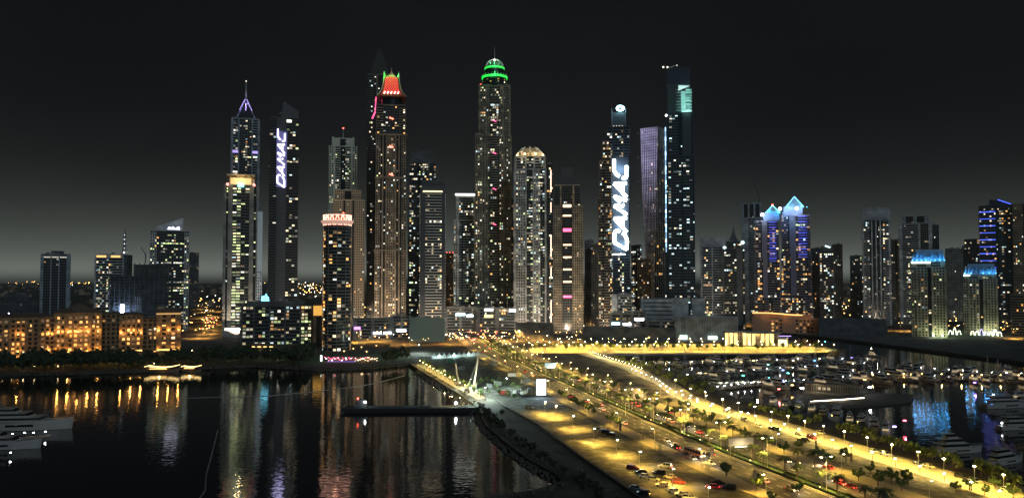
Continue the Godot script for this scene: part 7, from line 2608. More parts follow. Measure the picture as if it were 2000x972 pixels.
func vehicles() -> void:
	var paints = {
		"white": surface("white_car_paint", 0.62, 0.6, 0.55, 0.25), "silver": surface("silver_car_paint", 0.35, 0.35, 0.35, 0.3, 0.4), "black": surface("black_car_paint", 0.012, 0.012, 0.014, 0.2),
		"dark red": surface("maroon_car_paint", 0.12, 0.012, 0.012, 0.25), "cream": surface("cream_car_paint", 0.55, 0.48, 0.32, 0.3), "grey": surface("grey_car_paint", 0.1, 0.1, 0.105, 0.3), "red": surface("red_car_paint", 0.35, 0.02, 0.02, 0.3)}
	var lot = [
		["dark red", Vector2(50.324, -323.91), "at the far left end of the cluster in the car park"], ["black", Vector2(52.397, -317.23), "next to the dark red car in the car park cluster"], ["white", Vector2(53.164, -310.83), "with dark windows, left side of the car park cluster"],
		["black", Vector2(59.366, -315.61), "standing apart behind the car park cluster"], ["silver", Vector2(55.513, -306.97), "in the middle of the car park cluster"], ["cream", Vector2(62.781, -310.05), "behind the lamp in the car park cluster"], ["dark red", Vector2(64.596, -302.45), "right of the lamp in the car park cluster"],
		["cream", Vector2(57.402, -298.06), "in front of the lamp in the car park cluster"], ["grey", Vector2(46.568, -293.81), "alone close to the parapet wall of the car park"], ["black", Vector2(47.806, -286.31), "nearest the parapet wall at the bottom of the car park"],
		["white", Vector2(60.323, -289.67), "in the front row of the car park cluster"], ["cream", Vector2(62.096, -285.65), "second in the front row of the car park cluster"], ["white", Vector2(63.894, -280.46), "last in the front row, cut by the picture's bottom"],
		["red", Vector2(75.981, -295.92), "with red tail lamps beside a car park lamp"], ["black", Vector2(79.657, -300.97), "the left of two black cars right of the cluster"], ["black", Vector2(81.591, -293.81), "the right of two black cars right of the cluster"],
		["grey", Vector2(44.829, -406.31), "first of four in the small row under the car park lamps"], ["silver", Vector2(46.609, -401), "second of four in the small row under the car park lamps"], ["black", Vector2(48.5, -397.11), "third of four in the small row under the car park lamps"], ["black", Vector2(49.935, -392.04), "last of four in the small row under the car park lamps"],
		["cream", Vector2(10.59, -473.81), "a pickup alone before the billboard"], ["silver", Vector2(64.384, -327.35), "crossing the car park lane with a red rear lamp"],
		["white", Vector2(131.51, -414.54), "alone near the big lamp of the marina car park"], ["black", Vector2(136.09, -406.31), "the left of a dark pair in the marina car park"], ["grey", Vector2(137.84, -403.64), "the right of a dark pair in the marina car park"],
		["cream", Vector2(145.12, -393.29), "left of a lamp post in the marina car park"], ["black", Vector2(142.7, -378.74), "in front of the cream car in the marina car park"], ["dark red", Vector2(147.98, -384.67), "beside the black car in the marina car park"], ["cream", Vector2(157.49, -397.11), "near the lit promenade edge of the marina car park"],
		["white", Vector2(164.77, -355.73), "first of two parked in line under the promenade"], ["silver", Vector2(167.19, -348.67), "second of two parked in line under the promenade"], ["grey", Vector2(173.15, -331.76), "boxy dark one at the promenade kerb by the brightest lamp"], ["cream", Vector2(174.91, -327.35), "pale van-like one at the promenade kerb by the brightest lamp"],
		["black", Vector2(178.79, -310.05), "dark one farther right along the promenade kerb"], ["silver", Vector2(180.41, -303.94), "pale one farther right along the promenade kerb"], ["white", Vector2(184.88, -291.04), "last one along the promenade kerb at the right"],
		["grey", Vector2(129.16, -432.06), "dark one by the apron of the marina car park"], ["white", Vector2(129.49, -447.84), "white one by the apron of the marina car park"], ["silver", Vector2(126.4, -457.88), "silver one by the apron of the marina car park"]]
	for k in lot.size():
		var q: Array = lot[k]
		var boxy = 1.0 if k % 3 == 0 else 0.0
		var o = make_car("parked_car", "%s car, %s" % [q[0], q[2]], paints[q[0]], 4.5 + 0.4 * boxy, 1.85, 1.48 + 0.3 * boxy, boxy, q[0] == "red" or "red rear lamp" in q[2])
		o.rotation.y = 1.1 + (PI if k % 2 else 0.0) + rng.randf_range(-0.1, 0.1) if k < 22 else 0.35 + rng.randf_range(-0.08, 0.08)
		o.position = v3(q[1], 0.04)
		o.scale = Vector3.ONE * 1.15
	var road_turn = func(d): 
		var q = along(ROAD, d)
		return atan2(q[1].x, q[1].y)
	# traffic
	var run = [
		["white", Vector2(75.079, -378.74), "white car with headlamps on, ahead of the coach", false], ["white", Vector2(76.675, -367.42), "silver-white van close in front of the coach", false], ["white", Vector2(78.93, -341.89), "white car beside the coach on the car park side", false], ["white", Vector2(84.632, -332.65), "white car waiting by the road sign", false],
		["silver", Vector2(104.76, -292.41), "pale car at the bottom edge of the near carriageway", false], ["red", Vector2(126.5, -301.71), "first red car of the pair with glowing tail lamps, lower right", true], ["dark red", Vector2(128.31, -295.92), "second red car of the pair with glowing tail lamps, lower right", true], ["red", Vector2(131.92, -325.62), "red car with bright tail lamps turning into the marina car park", true],
		["red", Vector2(95.747, -398.4), "lone red car on the far carriageway behind a palm", true], ["white", Vector2(87.25, -438.23), "white car of the braking group on the far carriageway", true], ["dark red", Vector2(86.795, -446.21), "dark red car of the braking group on the far carriageway", true], ["silver", Vector2(87.38, -429.04), "silver car at the front of the braking group", true],
		["red", Vector2(77.52, -481.26), "red car with tail lamps farther up the road", true], ["black", Vector2(92.691, -457.88), "black car with tail lamps beside the verge palms", true], ["red", Vector2(48.516, -614.14), "small red car far up the marina side carriageway", true], ["white", Vector2(51.264, -599.09), "small white car far up the marina side carriageway", true], ["dark red", Vector2(-8.577, -867.39), "leftmost braking car at the far junction", true], ["red", Vector2(-4.447, -843.38), "second braking car at the far junction", true], ["red", Vector2(1.623, -820.66), "third braking car at the far junction", true], ["white", Vector2(68.512, -548.06), "white car passing the kiosk", true]]
	for q in run:
		var o = make_car("moving_car", q[2], paints[q[0]], 4.7, 1.86, 1.5, 0.3, true)
		var best = 0.0
		var near = 1e9
		for k in 260:
			var e: Vector2 = along(ROAD, k * 4.0)[0]
			if e.distance_to(q[1]) < near:
				near = e.distance_to(q[1])
				best = k * 4.0
		o.position = v3(q[1], 0.06)
		o.scale = Vector3.ONE * 1.12
		o.rotation.y = road_turn.call(best) + (PI if q[3] else 0.0)
	# the rest of the traffic, lane by lane
	var pool = {"white": null, "silver": null, "black": null, "grey": null}
	var lanes = [-18.0, -14.0, -10.0, -6.0, 6.5, 10.5, 15.0, 19.0]
	var counted = [0, 0]
	var d = 210.0
	while d < length_of(ROAD) - 60.0:
		var far: bool = rng.randf() < 0.5
		var lane: float = lanes[rng.randi_range(4, 7) if far else rng.randi_range(0, 3)]
		var tone: String = pool.keys()[rng.randi_range(0, 3)]
		var q = along(ROAD, d)
		var p = v3(q[0] + Vector2(-q[1].y, q[1].x) * lane, 0.06)
		var turn = atan2(q[1].x, q[1].y) + (PI if far else 0.0)
		var l = "%s car of the loose traffic on the %s carriageway, counted from the towers" % [nth(counted[1 if far else 0]), "marina side" if far else "car park side"]
		counted[1 if far else 0] += 1
		if pool[tone] == null:
			pool[tone] = relabel(make_car("moving_car", l, paints[tone], 4.7, 1.86, 1.5, 0.3, true), p, turn)
			pool[tone].scale = Vector3.ONE * 1.1
		else:
			dup(pool[tone], l, p, turn, 1.1)
		d += rng.randf_range(7.0, 22.0) if d < 520.0 else rng.randf_range(14.0, 34.0)
	var bus = make_bus("white coach with a cream roof on the near carriageway", paints.cream)
	relabel(bus, v3(Vector2(81.886, -349.66), 0.06), 0.42)


func signs() -> void:
	# lit billboard
	var p = Vector2(19.417, -517.9)
	var o = thing("billboard", "bright blank white upright billboard at the end of the car park", "billboard", v3(p), 0.1)
	var b = MB.new()
	b.box(Vector3(-3.6, 0.4, -0.5), Vector3(3.6, 12.4, 0.3))
	part("frame", b, mats.dark_metal, o)
	b = MB.new()
	b.box(Vector3(-3.1, 1.2, 0.3), Vector3(3.1, 11.8, 0.42))
	part("screen", b, glow("billboard_screen", 0.78, 0.92, 1.0, 2.6), o)
	b = MB.new()
	b.box(Vector3(-2.0, 0, -0.6), Vector3(2.0, 0.4, 0.6))
	part("plinth", b, mats.grey_concrete, o)
	var l = AreaLight3D.new()
	l.name = "screen_light"
	l.area_size = Vector2(6, 10)
	l.light_color = Color(0.75, 0.9, 1.0)
	l.light_energy = 260.0
	l.rotation.y = PI
	l.position = Vector3(0, 6.4, 0.6)
	l.shadow_enabled = true
	o.add_child(l)
	# road signs on gantries
	sign_board(Vector2(30.019, -608.03), 8.5, 3.4, 9.0, surface("sign_blue", 0.45, 0.6, 0.66, 0.5), "pale blue road sign over the carriageway behind the billboard", 0.0, 2)
	sign_board(Vector2(100.46, -341.89), 12.0, 3.2, 6.0, surface("sign_cream", 0.6, 0.5, 0.3, 0.6), "cream back of a big road sign on two posts over the carriageway", 0.25, 0)
	sign_board(Vector2(88.146, -342.84), 1.4, 5.0, 0.4, mats.sand_stone, "tall narrow yellow panel standing beside the coach", 0.3, 0)
	sign_board(Vector2(96.264, -309.28), 1.3, 3.4, 0.3, mats.sand_stone, "small upright panel on the verge before the cream sign", 0.3, 0)
	# signal gantry farther up
	o = thing("signal_gantry", "signal arm with red lamps reaching over the marina side carriageway", "traffic light", v3(Vector2(65.336, -447.84)), 0.3)
	b = MB.new()
	b.tube([[Vector3.ZERO, 0.16], [Vector3(0, 7.5, 0), 0.12]], 6)
	part("pole", b, surface("pale_pole", 0.5, 0.46, 0.38, 0.5), o)
	b = MB.new()
	b.bar(Vector3(0, 7.3, 0), Vector3(7.0, 7.5, 0), 0.09)
	part("arm", b, mats.pale_pole, o)
	for k in 2:
		b = MB.new()
		b.at(Vector3(4.0 + 2.5 * k, 7.0, 0), Vector3(0.4, 1.1, 0.35))
		var h = part("signal_box", b, mats.dark_metal, o)
		b = MB.new()
		b.at(Vector3(4.0 + 2.5 * k, 7.3, 0.2), Vector3(0.3, 0.3, 0.08))
		part("red_light", b, glow("tail_lamp", 1.0, 0.04, 0.03, 7.0), h)
	# ticket kiosk
	p = Vector2(82.425, -515.72)
	o = thing("kiosk", "flat roofed two storey kiosk glowing yellow beside the verge", "kiosk", v3(p), 0.3)
	b = MB.new()
	b.box(Vector3(-5, 0, -4), Vector3(5, 3.4, 4))
	part("lower_storey", b, mats.sand_stone, o)
	b = MB.new()
	b.box(Vector3(-4.6, 3.8, -3.6), Vector3(4.6, 6.6, 3.6))
	part("upper_storey", b, mats.sand_stone, o)
	for y in [3.4, 6.6]:
		b = MB.new()
		b.box(Vector3(-5.8, y, -4.8), Vector3(5.8, y + 0.4, 4.8))
		part("roof_slab", b, mats.sand_stone, o)
	for k in 3:
		b = MB.new()
		b.at(Vector3(-3.0 + 3.0 * k, 1.7, 4.02), Vector3(1.8, 2.2, 0.06))
		part("window", b, window_glow(1, 1), o)
	lamp_light(Vector3(0, 5.0, 7.0), Color(1.0, 0.75, 0.3), 60.0, 0.5, o)
	beacon(o, Vector3(0, 5.6, 4.4), glow("yellow_bulb", 1.0, 0.72, 0.25, 50.0), 0.25, "wall_light")
	# slabs of a bus shelter and planters on the near pavement
	for q in [[Vector2(80.898, -323.06), "glass bus shelter on the pavement below the road sign"], [Vector2(68.279, -358.84), "glass bus shelter on the pavement left of the coach"]]:
		o = thing("bus_shelter", q[1], "shelter", v3(q[0], 0.17), 0.4, "bus shelters")
		b = MB.new()
		b.box(Vector3(-0.9, 2.5, -3.2), Vector3(0.9, 2.66, 3.2))
		part("roof", b, mats.pale_panel, o)
		for z in [-2.9, 0.0, 2.9]:
			b = MB.new()
			b.bar(Vector3(-0.8, 0, z), Vector3(-0.8, 2.5, z), 0.06)
			part("post", b, mats.steel, o)
		b = MB.new()
		b.box(Vector3(-0.6, 0.42, -2.2), Vector3(-0.2, 0.5, 2.2))
		part("bench", b, mats.timber_deck, o)
	for q in [[Vector2(55.117, -399.69), "first dark banner post on the car park side verge"], [Vector2(63.394, -378.74), "second dark banner post on the car park side verge"], [Vector2(139.62, -358.84), "first dark banner post in the marina car park"], [Vector2(145.19, -334.46), "second dark banner post in the marina car park"], [Vector2(147.32, -319.7), "third dark banner post in the marina car park"]]:
		o = thing("banner_post", q[1], "banner", v3(q[0], 0.1), 0.4, "banner posts")
		b = MB.new()
		b.tube([[Vector3.ZERO, 0.09], [Vector3(0, 4.6, 0), 0.07]], 6)
		part("pole", b, mats.dark_metal, o)
		b = MB.new()
		b.box(Vector3(0.08, 0.8, -0.03), Vector3(1.1, 4.5, 0.03))
		part("banner", b, surface("banner_cloth", 0.07, 0.05, 0.04, 0.9), o)


func sign_board(p: Vector2, w: float, h: float, clear: float, m: Material, label: String, turn: float, lines: int) -> void:
	var o = thing("road_sign", label, "sign", v3(p, 0.1), turn, "road signs")
	var b = MB.new()
	b.box(Vector3(-w / 2, clear, -0.15), Vector3(w / 2, clear + h, 0.15))
	part("panel", b, m, o)
	for x in [-0.42, 0.42]:
		b = MB.new()
		b.bar(Vector3(w * x, 0, -0.35), Vector3(w * x, clear + h * 0.8, -0.35), 0.16)
		part("post", b, mats.sand_stone, o)
	for k in lines:
		b = MB.new()
		b.box(Vector3(-w * 0.36, clear + h * (0.28 + 0.3 * k), 0.15), Vector3(w * (0.3 - 0.12 * k), clear + h * (0.4 + 0.3 * k), 0.19))
		part("text_line", b, mats.line_paint, o)
	if w > 5.0:
		lamp_light(Vector3(0, clear + 0.5, 3.2), Color(1.0, 0.9, 0.7) if lines == 0 else Color(0.8, 0.95, 1.0), 16.0, 0.3, o)
		b = MB.new()
		b.box(Vector3(-w * 0.3, clear - 0.3, 1.2), Vector3(w * 0.3, clear - 0.15, 1.5))
		part("sign_light", b, glow("sign_bulb", 1.0, 0.9, 0.7, 5.0), o)


func build_marina() -> void:
	var yellow = Color(1.0, 0.67, 0.1)
	var bulb = glow("esplanade_bulb", 1.0, 0.8, 0.42, 90.0)
	# tall promenade lamps
	var src = make_lamp("promenade_lamp", "", "tall lamps along the promenade", 8.0, 0.0, 1, bulb, mats.lamp_pole, yellow, 640.0, 78.0)
	var at = [Vector2(114.36, -543.19), Vector2(115.3, -500.94), Vector2(117.9, -471.98), Vector2(123.99, -457.88), Vector2(129.43, -444.59), Vector2(134.84, -432.06), Vector2(138.79, -415.95), Vector2(143.14, -403.64), Vector2(146.55, -389.55), Vector2(150.71, -376.42), Vector2(154.86, -363.08), Vector2(159.41, -349.66), Vector2(163.4, -335.37), Vector2(167.48, -321.37), Vector2(171.25, -309.28), Vector2(175.84, -296.63), Vector2(179.09, -284.33), Vector2(183.23, -271.82), Vector2(107.17, -490.9), Vector2(108.94, -457.88), Vector2(113.7, -441.39), Vector2(118.96, -426.06), Vector2(124.94, -411.76), Vector2(98.368, -515.72), Vector2(97.662, -487), Vector2(108.6, -471.98), Vector2(121.04, -487)]
	for k in at.size():
		var l = ("%s tall lamp along the marina promenade, counted from the far end" % nth(k)) if k < 18 else "%s tall lamp on the sandy apron behind the kiosk" % nth(k - 18)
		if k == 0:
			relabel(src, v3(at[0], 0.14), 0)
			src.set_meta("label", l)
		else:
			dup(src, l, v3(at[k], 0.14))
	# small lanterns along the quay edge
	var low = make_lamp("quay_lantern", "", "small lanterns on the quay edge", 3.4, 0.0, 1, glow("quay_bulb", 1.0, 0.86, 0.6, 60.0), mats.dark_metal, Color(1.0, 0.76, 0.25), 120.0, 0.0)
	var n = 0
	var total = length_of(PROM)
	var d = 165.0
	while d < total - 10.0:
		var q = along(PROM, d)
		var s = Vector2(-q[1].y, q[1].x)
		var l = "%s small lantern on the quay edge of the promenade, counted from the far end" % nth(n)
		if n == 0:
			relabel(low, v3(q[0] + s * 11.0, 0.14), 0)
			low.set_meta("label", l)
		else:
			dup(low, l, v3(q[0] + s * 11.0, 0.14))
		n += 1
		d += 13.0
	# lit fence path of the far promenade: bollard lights
	n = 0
	d = 4.0
	while d < 165.0:
		var q = along(PROM, d)
		var o = dup(low, "%s bollard lantern on the lit path beside the empty plot" % nth(n), v3(q[0], 0.14), 0, 0.75)
		o.set_meta("group", "bollard lanterns beside the empty plot")
		n += 1
		d += 9.0
	# lamps of the esplanade along the far side of the basin
	n = 0
	var bright = make_lamp("esplanade_lamp", "bright lamp where the esplanade meets the road", "esplanade lamps", 8.0, 0.0, 1, bulb, mats.lamp_pole, yellow, 950.0, 78.0)
	relabel(bright, v3(Vector2(19.033, -849.25), 0.1), 0)
	for row in [[Vector2(21.783, -826.22), Vector2(345.43, -831.86), 26], [Vector2(28.387, -861.26), Vector2(345.54, -873.61), 25], [Vector2(53.367, -899.41), Vector2(325.02, -912.89), 22]]:
		for k in row[2]:
			var p: Vector2 = row[0].lerp(row[1], k / (row[2] - 1.0))
			var o = dup(bright, "%s esplanade lamp on the far side of the yacht basin, %s row" % [nth(k), {26: "front", 25: "middle", 22: "rear"}[row[2]]], v3(p, 0.1), 0, 0.95)
			o.set_meta("group", "esplanade lamps")
			n += 1
	# trees of promenade and esplanade
	var leafy = make_tree("promenade_tree", "lamp lit leafy tree on the promenade edge above the yachts", "promenade trees", 71, 6.0, 5.6, 18, 28, mats.lit_leaf)
	var leafy2 = make_tree("promenade_tree", "lamp lit leafy tree on the promenade edge above the yachts", "promenade trees", 72, 5.2, 5.2, 16, 28, mats.lit_leaf)
	relabel(leafy, v3(Vector2(147.15, -447.84)), 0)
	relabel(leafy2, v3(Vector2(149.91, -442.98)), 1)
	for p in [Vector2(142.52, -461.32), Vector2(144.87, -454.48), Vector2(152.62, -438.23), Vector2(155.81, -435.12), Vector2(157.3, -426.06), Vector2(160.1, -420.22), Vector2(163.94, -417.36), Vector2(172.61, -381.09), Vector2(172.95, -376.42), Vector2(173.77, -371.87), Vector2(175.53, -367.42), Vector2(176.78, -363.08), Vector2(177.42, -356.76), Vector2(178.27, -350.66), Vector2(179.66, -346.71), Vector2(180.23, -340.94), Vector2(181.77, -337.21), Vector2(183.47, -329.98), Vector2(183.52, -324.76), Vector2(184.54, -321.37), Vector2(188.43, -313.2), Vector2(189.36, -310.05), Vector2(190.67, -306.97), Vector2(190.62, -302.45), Vector2(190.95, -298.06), Vector2(190.97, -294.51), Vector2(167.43, -398.4), Vector2(169.14, -393.29), Vector2(170.27, -387.1)]:
		dup(leafy if n % 2 else leafy2, "lamp lit leafy tree on the promenade edge above the yachts", v3(p, 0.1), n, rng.randf_range(0.75, 1.25))
		n += 1
	for p in [Vector2(98.858, -731.98), Vector2(101.24, -714.83), Vector2(103.51, -698.46), Vector2(106.14, -682.83), Vector2(109.08, -667.88), Vector2(111.9, -653.58), Vector2(114.6, -639.88), Vector2(115.99, -620.38), Vector2(117.89, -605.02), Vector2(119.69, -590.4), Vector2(121.59, -573.78), Vector2(123.95, -560.62), Vector2(125.08, -543.19), Vector2(111.7, -706.55), Vector2(116.44, -690.55), Vector2(120.3, -671.56), Vector2(124.14, -650.1), Vector2(126.61, -620.38), Vector2(130.78, -602.04), Vector2(133.42, -579.21), Vector2(135.27, -563.2), Vector2(135.09, -543.19), Vector2(136.43, -529.1), Vector2(130.85, -584.76), Vector2(128.36, -524.56), Vector2(124.6, -529.1)]:
		var o = dup(leafy if n % 2 else leafy2, "lamp lit tree between the lit path and the basin", v3(p, 0.05), n, rng.randf_range(0.7, 1.2))
		o.set_meta("group", "trees by the lit path")
		n += 1
	for k in 46:
		var p = Vector2(28.387, -861.26).lerp(Vector2(343.08, -867.39), k / 45.0)
		var o = dup(leafy if k % 2 else leafy2, "lamp lit tree in the long row on the esplanade", v3(p + Vector2(rng.randf_range(-4, 4), rng.randf_range(-14, 14)), 0.1), k, rng.randf_range(0.7, 1.15))
		o.set_meta("group", "esplanade trees")
	pavilion()
	piers()
	fleet()
	canal_side()


func pavilion() -> void:
	var g: Array = [278.44, -901.48, -0.2996, 60.408, 16.429]
	var o = thing("glass_pavilion", "flat roofed restaurant pavilion glowing yellow at the end of the esplanade", "pavilion", Vector3(g[0], 0, g[1]), g[2])
	var w: float = g[3]
	var d = w * 0.3
	var h: float = g[4]
	var b = MB.new()
	b.box(Vector3(-w / 2 - 2, h - 1.2, -d / 2 - 2), Vector3(w / 2 + 2, h, d / 2 + 3))
	part("roof_slab", b, mats.grey_concrete, o)
	b = MB.new()
	b.box(Vector3(-w / 2 + 1, 0, -d / 2), Vector3(w / 2 - 1, h - 1.2, d / 2 - 1))
	part("rear_wall", b, mats.sand_stone, o)
	for k in 13:
		b = MB.new()
		var x = -w / 2 + 0.5 + (w - 1) * k / 12.0
		b.box(Vector3(x - 0.35, 0, d / 2 - 0.6), Vector3(x + 0.35, h - 1.2, d / 2 + 0.2))
		part("column", b, mats.sand_stone, o)
		if k < 12 and k % 4 != 3:
			b = MB.new()
			b.box(Vector3(x + 0.6, 1.0, d / 2 - 0.95), Vector3(x + w / 12.0 - 0.8, h - 2.0, d / 2 - 0.8))
			part("lit_window", b, glow("pavilion_window", 1.0, 0.75, 0.25, 1.5), o)
	for k in 4:
		lamp_light(Vector3(w * (-0.36 + 0.24 * k), h - 2.0, d / 2 + 2.4), Color(1.0, 0.75, 0.28), 60.0, 0.6, o)
	g = [308.29, -883.19, -0.3358, 11.546, 10.405]
	o = thing("annex_pavilion", "small white cube pavilion right of the glowing pavilion", "pavilion", Vector3(g[0], 0, g[1]), g[2])
	b = MB.new()
	b.box(Vector3(-g[3] / 2, 0, -5), Vector3(g[3] / 2, g[4], 5))
	part("walls", b, mats.sand_stone, o)
	b = MB.new()
	b.box(Vector3(-g[3] * 0.4, 1.5, 5.02), Vector3(g[3] * 0.4, g[4] - 1.5, 5.1))
	part("lit_window", b, window_glow(1, 2), o)
	b = MB.new()
	b.box(Vector3(-g[3] * 0.55, g[4], -5.5), Vector3(g[3] * 0.55, g[4] + 0.4, 5.8))
	part("roof_slab", b, mats.pale_panel, o)
	# green beacon at the tip of the spit
	var l = make_lamp("spit_beacon", "teal light on a mast near the tip of the spit", "", 9.0, 0.0, 1, glow("teal_bulb", 0.1, 1.0, 0.85, 60.0), mats.lamp_pole, Color(0.1, 1.0, 0.8), 60.0, 0.0)
	relabel(l, v3(Vector2(345.57, -855.21)), 0)


func pier_deck(called: String, label: String, line: Array, half: float, y := -1.5) -> Node3D:
	var o = thing(called, label, "pier", Vector3.ZERO, 0.0, "floating piers")
	var b = MB.new()
	b.ribbon(line, -half, half, y, 0.8)
	part("deck", b, mats.timber_deck, o)
	var d = 4.0
	var total = length_of(line)
	while d < total:
		var q = along(line, d)
		var s = Vector2(-q[1].y, q[1].x)
		b = MB.new()
		b.tube([[v3(q[0] + s * half, -4), 0.25], [v3(q[0] + s * half, 0.8), 0.25]], 6)
		part("pile", b, mats.grey_concrete, o)
		d += 22.0
	return o


var berths := []


func piers() -> void:
	var cold = glow("pier_bulb", 0.95, 0.97, 1.0, 45.0)
	var src = make_lamp("pier_lamp", "", "white lamps on the piers", 2.2, 0.0, 1, cold, mats.dark_metal, Color(0.9, 0.95, 1.0), 1.4, 0.0)
	var list = [
		["nearest long pier of the marina, leading out from the promenade", [Vector2(145.72, -560.62), Vector2(180.88, -584.76), Vector2(219.75, -596.16)], 2.0, 11],
		["pier of the basin's near row of moored boats", [Vector2(219.75, -596.16), Vector2(258.75, -614.14), Vector2(308.22, -650.1), Vector2(341.79, -682.83)], 2.0, 14],
		["middle pier crossing the yacht basin", [Vector2(136.87, -629.98), Vector2(180.76, -653.58), Vector2(231.26, -675.27), Vector2(285.24, -698.46), Vector2(331.57, -719.04)], 1.6, 15],
		["far pier of the basin below the esplanade", [Vector2(113.01, -714.83), Vector2(157.24, -723.3), Vector2(207.36, -731.98), Vector2(266.84, -749.98), Vector2(318.22, -754.63), Vector2(353.6, -745.4)], 1.6, 11],
		["amber lit pier at the right, beyond the dark water", [Vector2(278.97, -614.14), Vector2(316.1, -623.55), Vector2(347.16, -620.38), Vector2(376, -614.14), Vector2(408.34, -614.14)], 2.2, 9],
		["outer pier at the right edge below the canal", [Vector2(345.68, -690.55), Vector2(373.86, -667.88), Vector2(396, -646.66), Vector2(425.53, -639.88)], 1.6, 9],
		["right hand pier with dark yachts, cut by the picture edge", [Vector2(323.68, -529.1), Vector2(329.02, -515.72), Vector2(337.92, -498.9)], 1.6, 4],
	]
	var amber = make_lamp("amber_pier_lamp", "", "amber lamps on the right hand pier", 4.0, 0.0, 1, glow("amber_bulb", 1.0, 0.6, 0.2, 50.0), mats.dark_metal, Color(1.0, 0.55, 0.15), 26.0, 0.0)
	var first = true
	var first_amber = true
	for q in list:
		pier_deck("floating_pier", q[0], q[1], q[2])
		var total = length_of(q[1])
		for k in q[3]:
			var e = along(q[1], total * (k + 0.5) / q[3])
			var l = "%s white lamp on the %s" % [nth(k), q[0].split(",")[0]]
			if "amber" in q[0]:
				l = l.replace("white", "amber")
				if first_amber:
					first_amber = false
					relabel(amber, v3(e[0], -1.5), 0)
					amber.set_meta("label", l)
				else:
					dup(amber, l, v3(e[0], -1.5))
			elif first:
				relabel(src, v3(e[0], -1.5), 0)
				src.set_meta("label", l)
				first = false
			else:
				dup(src, l, v3(e[0], -1.5))
		berths.append(q[1])
	# harbour island with its colonnaded building
	var b = MB.new()
	b.prism(packed([Vector2(169.71, -487), Vector2(190.47, -524.56), Vector2(206.26, -548.06), Vector2(212.52, -538.41), Vector2(246.59, -543.19), Vector2(275.61, -533.71), Vector2(262.35, -511.41), Vector2(227.79, -494.87), Vector2(189.1, -479.37)]), -5.0, -0.8)
	setting("harbour_quay", b, mats.rock)
	b = MB.new()
	b.prism(packed([Vector2(202.8, -540.79), Vector2(215.69, -563.2), Vector2(256.77, -573.78), Vector2(250.16, -543.19), Vector2(222.75, -529.1)]), -5.0, -0.2)
	setting("harbour_terrace", b, mats.paving)
	var g: Array = [223.62, -541.26, -0.3918, 34.25, 7.045]
	var o = thing("harbour_office", "long low harbour building with a pale colonnade on the quay", "building", Vector3(g[0], -0.2, g[1]), g[2] - 0.12)
	var w: float = g[3]
	b = MB.new()
	b.box(Vector3(-w / 2, 0, -5), Vector3(w / 2, 4.6, 2.5))
	part("walls", b, mats.dark_concrete, o)
	b = MB.new()
	b.box(Vector3(-w / 2 - 1, 4.6, -6), Vector3(w / 2 + 1, 5.3, 5))
	part("roof", b, mats.tan, o)
	for k in 22:
		b = MB.new()
		var x = -w / 2 + w * (k + 0.2) / 22.0
		b.box(Vector3(x, 0, 4.2), Vector3(x + 0.35, 4.6, 4.6))
		part("column", b, mats.sand_stone, o)
	for k in 3:
		b = MB.new()
		b.box(Vector3(-w * 0.28 + 3.0 * k, 1.4, 2.52), Vector3(-w * 0.28 + 3.0 * k + 2.0, 3.2, 2.6))
		part("window", b, window_glow(1, 1), o)
	lamp_light(Vector3(-w * 0.3, 4.0, 9.0), Color(1, 0.8, 0.5), 26, 0.5, o)
	# bright strip along the quay edge
	o = thing("quay_strip", "string of white lamps along the edge of the harbour quay", "lights")
	var line = [Vector2(193.13, -502.02), Vector2(213.91, -508.23), Vector2(234.52, -516.76)]
	for k in 40:
		var q = along(line, length_of(line) * k / 40.0)
		b = MB.new()
		b.at(v3(q[0], -0.3), Vector3(0.7, 0.4, 0.4))
		part("strip_light", b, glow("strip_bulb", 1.0, 0.86, 0.62, 7.0), o)
	lamp_light(v3(line[1], 2.0), Color(1, 0.85, 0.6), 40, 2.0, o)
	dup(src, "cold white lamp at the left end of the colonnaded harbour building", v3(Vector2(195.64, -524.56), 0), 0, 2.4)
	dup(src, "cold white lamp at the right end of the harbour quay", v3(Vector2(243.63, -529.1), 0), 0, 2.4)
	# white sail canopies on the quay left of the island
	for k in 9:
		var p = Vector2(151.21, -563.2).lerp(Vector2(184.91, -571.1), k / 8.0)
		o = thing("sail_canopy", "%s white sail canopy of the row on the near pier, from the left" % nth(k), "canopy", v3(p, -0.5), -0.5, "white sail canopies")
		b = MB.new()
		b.quad(Vector3(-1.4, 3.2, -4.2), Vector3(-0.2, 3.9, -4.2), Vector3(-0.2, 3.9, 4.2), Vector3(-1.4, 3.2, 4.2))
		b.quad(Vector3(-0.2, 3.9, -4.2), Vector3(1.2, 3.2, -4.2), Vector3(1.2, 3.2, 4.2), Vector3(-0.2, 3.9, 4.2))
		part("canopy", b, mats.white_paint, o)
		for z in [-3.8, 3.8]:
			b = MB.new()
			b.bar(Vector3(-0.2, 0, z), Vector3(-0.2, 3.8, z), 0.08)
			part("post", b, mats.steel, o)
		if k % 3 == 1:
			lamp_light(Vector3(0, 6.5, 3), Color(1.0, 0.85, 0.55), 40, 0.5, o)


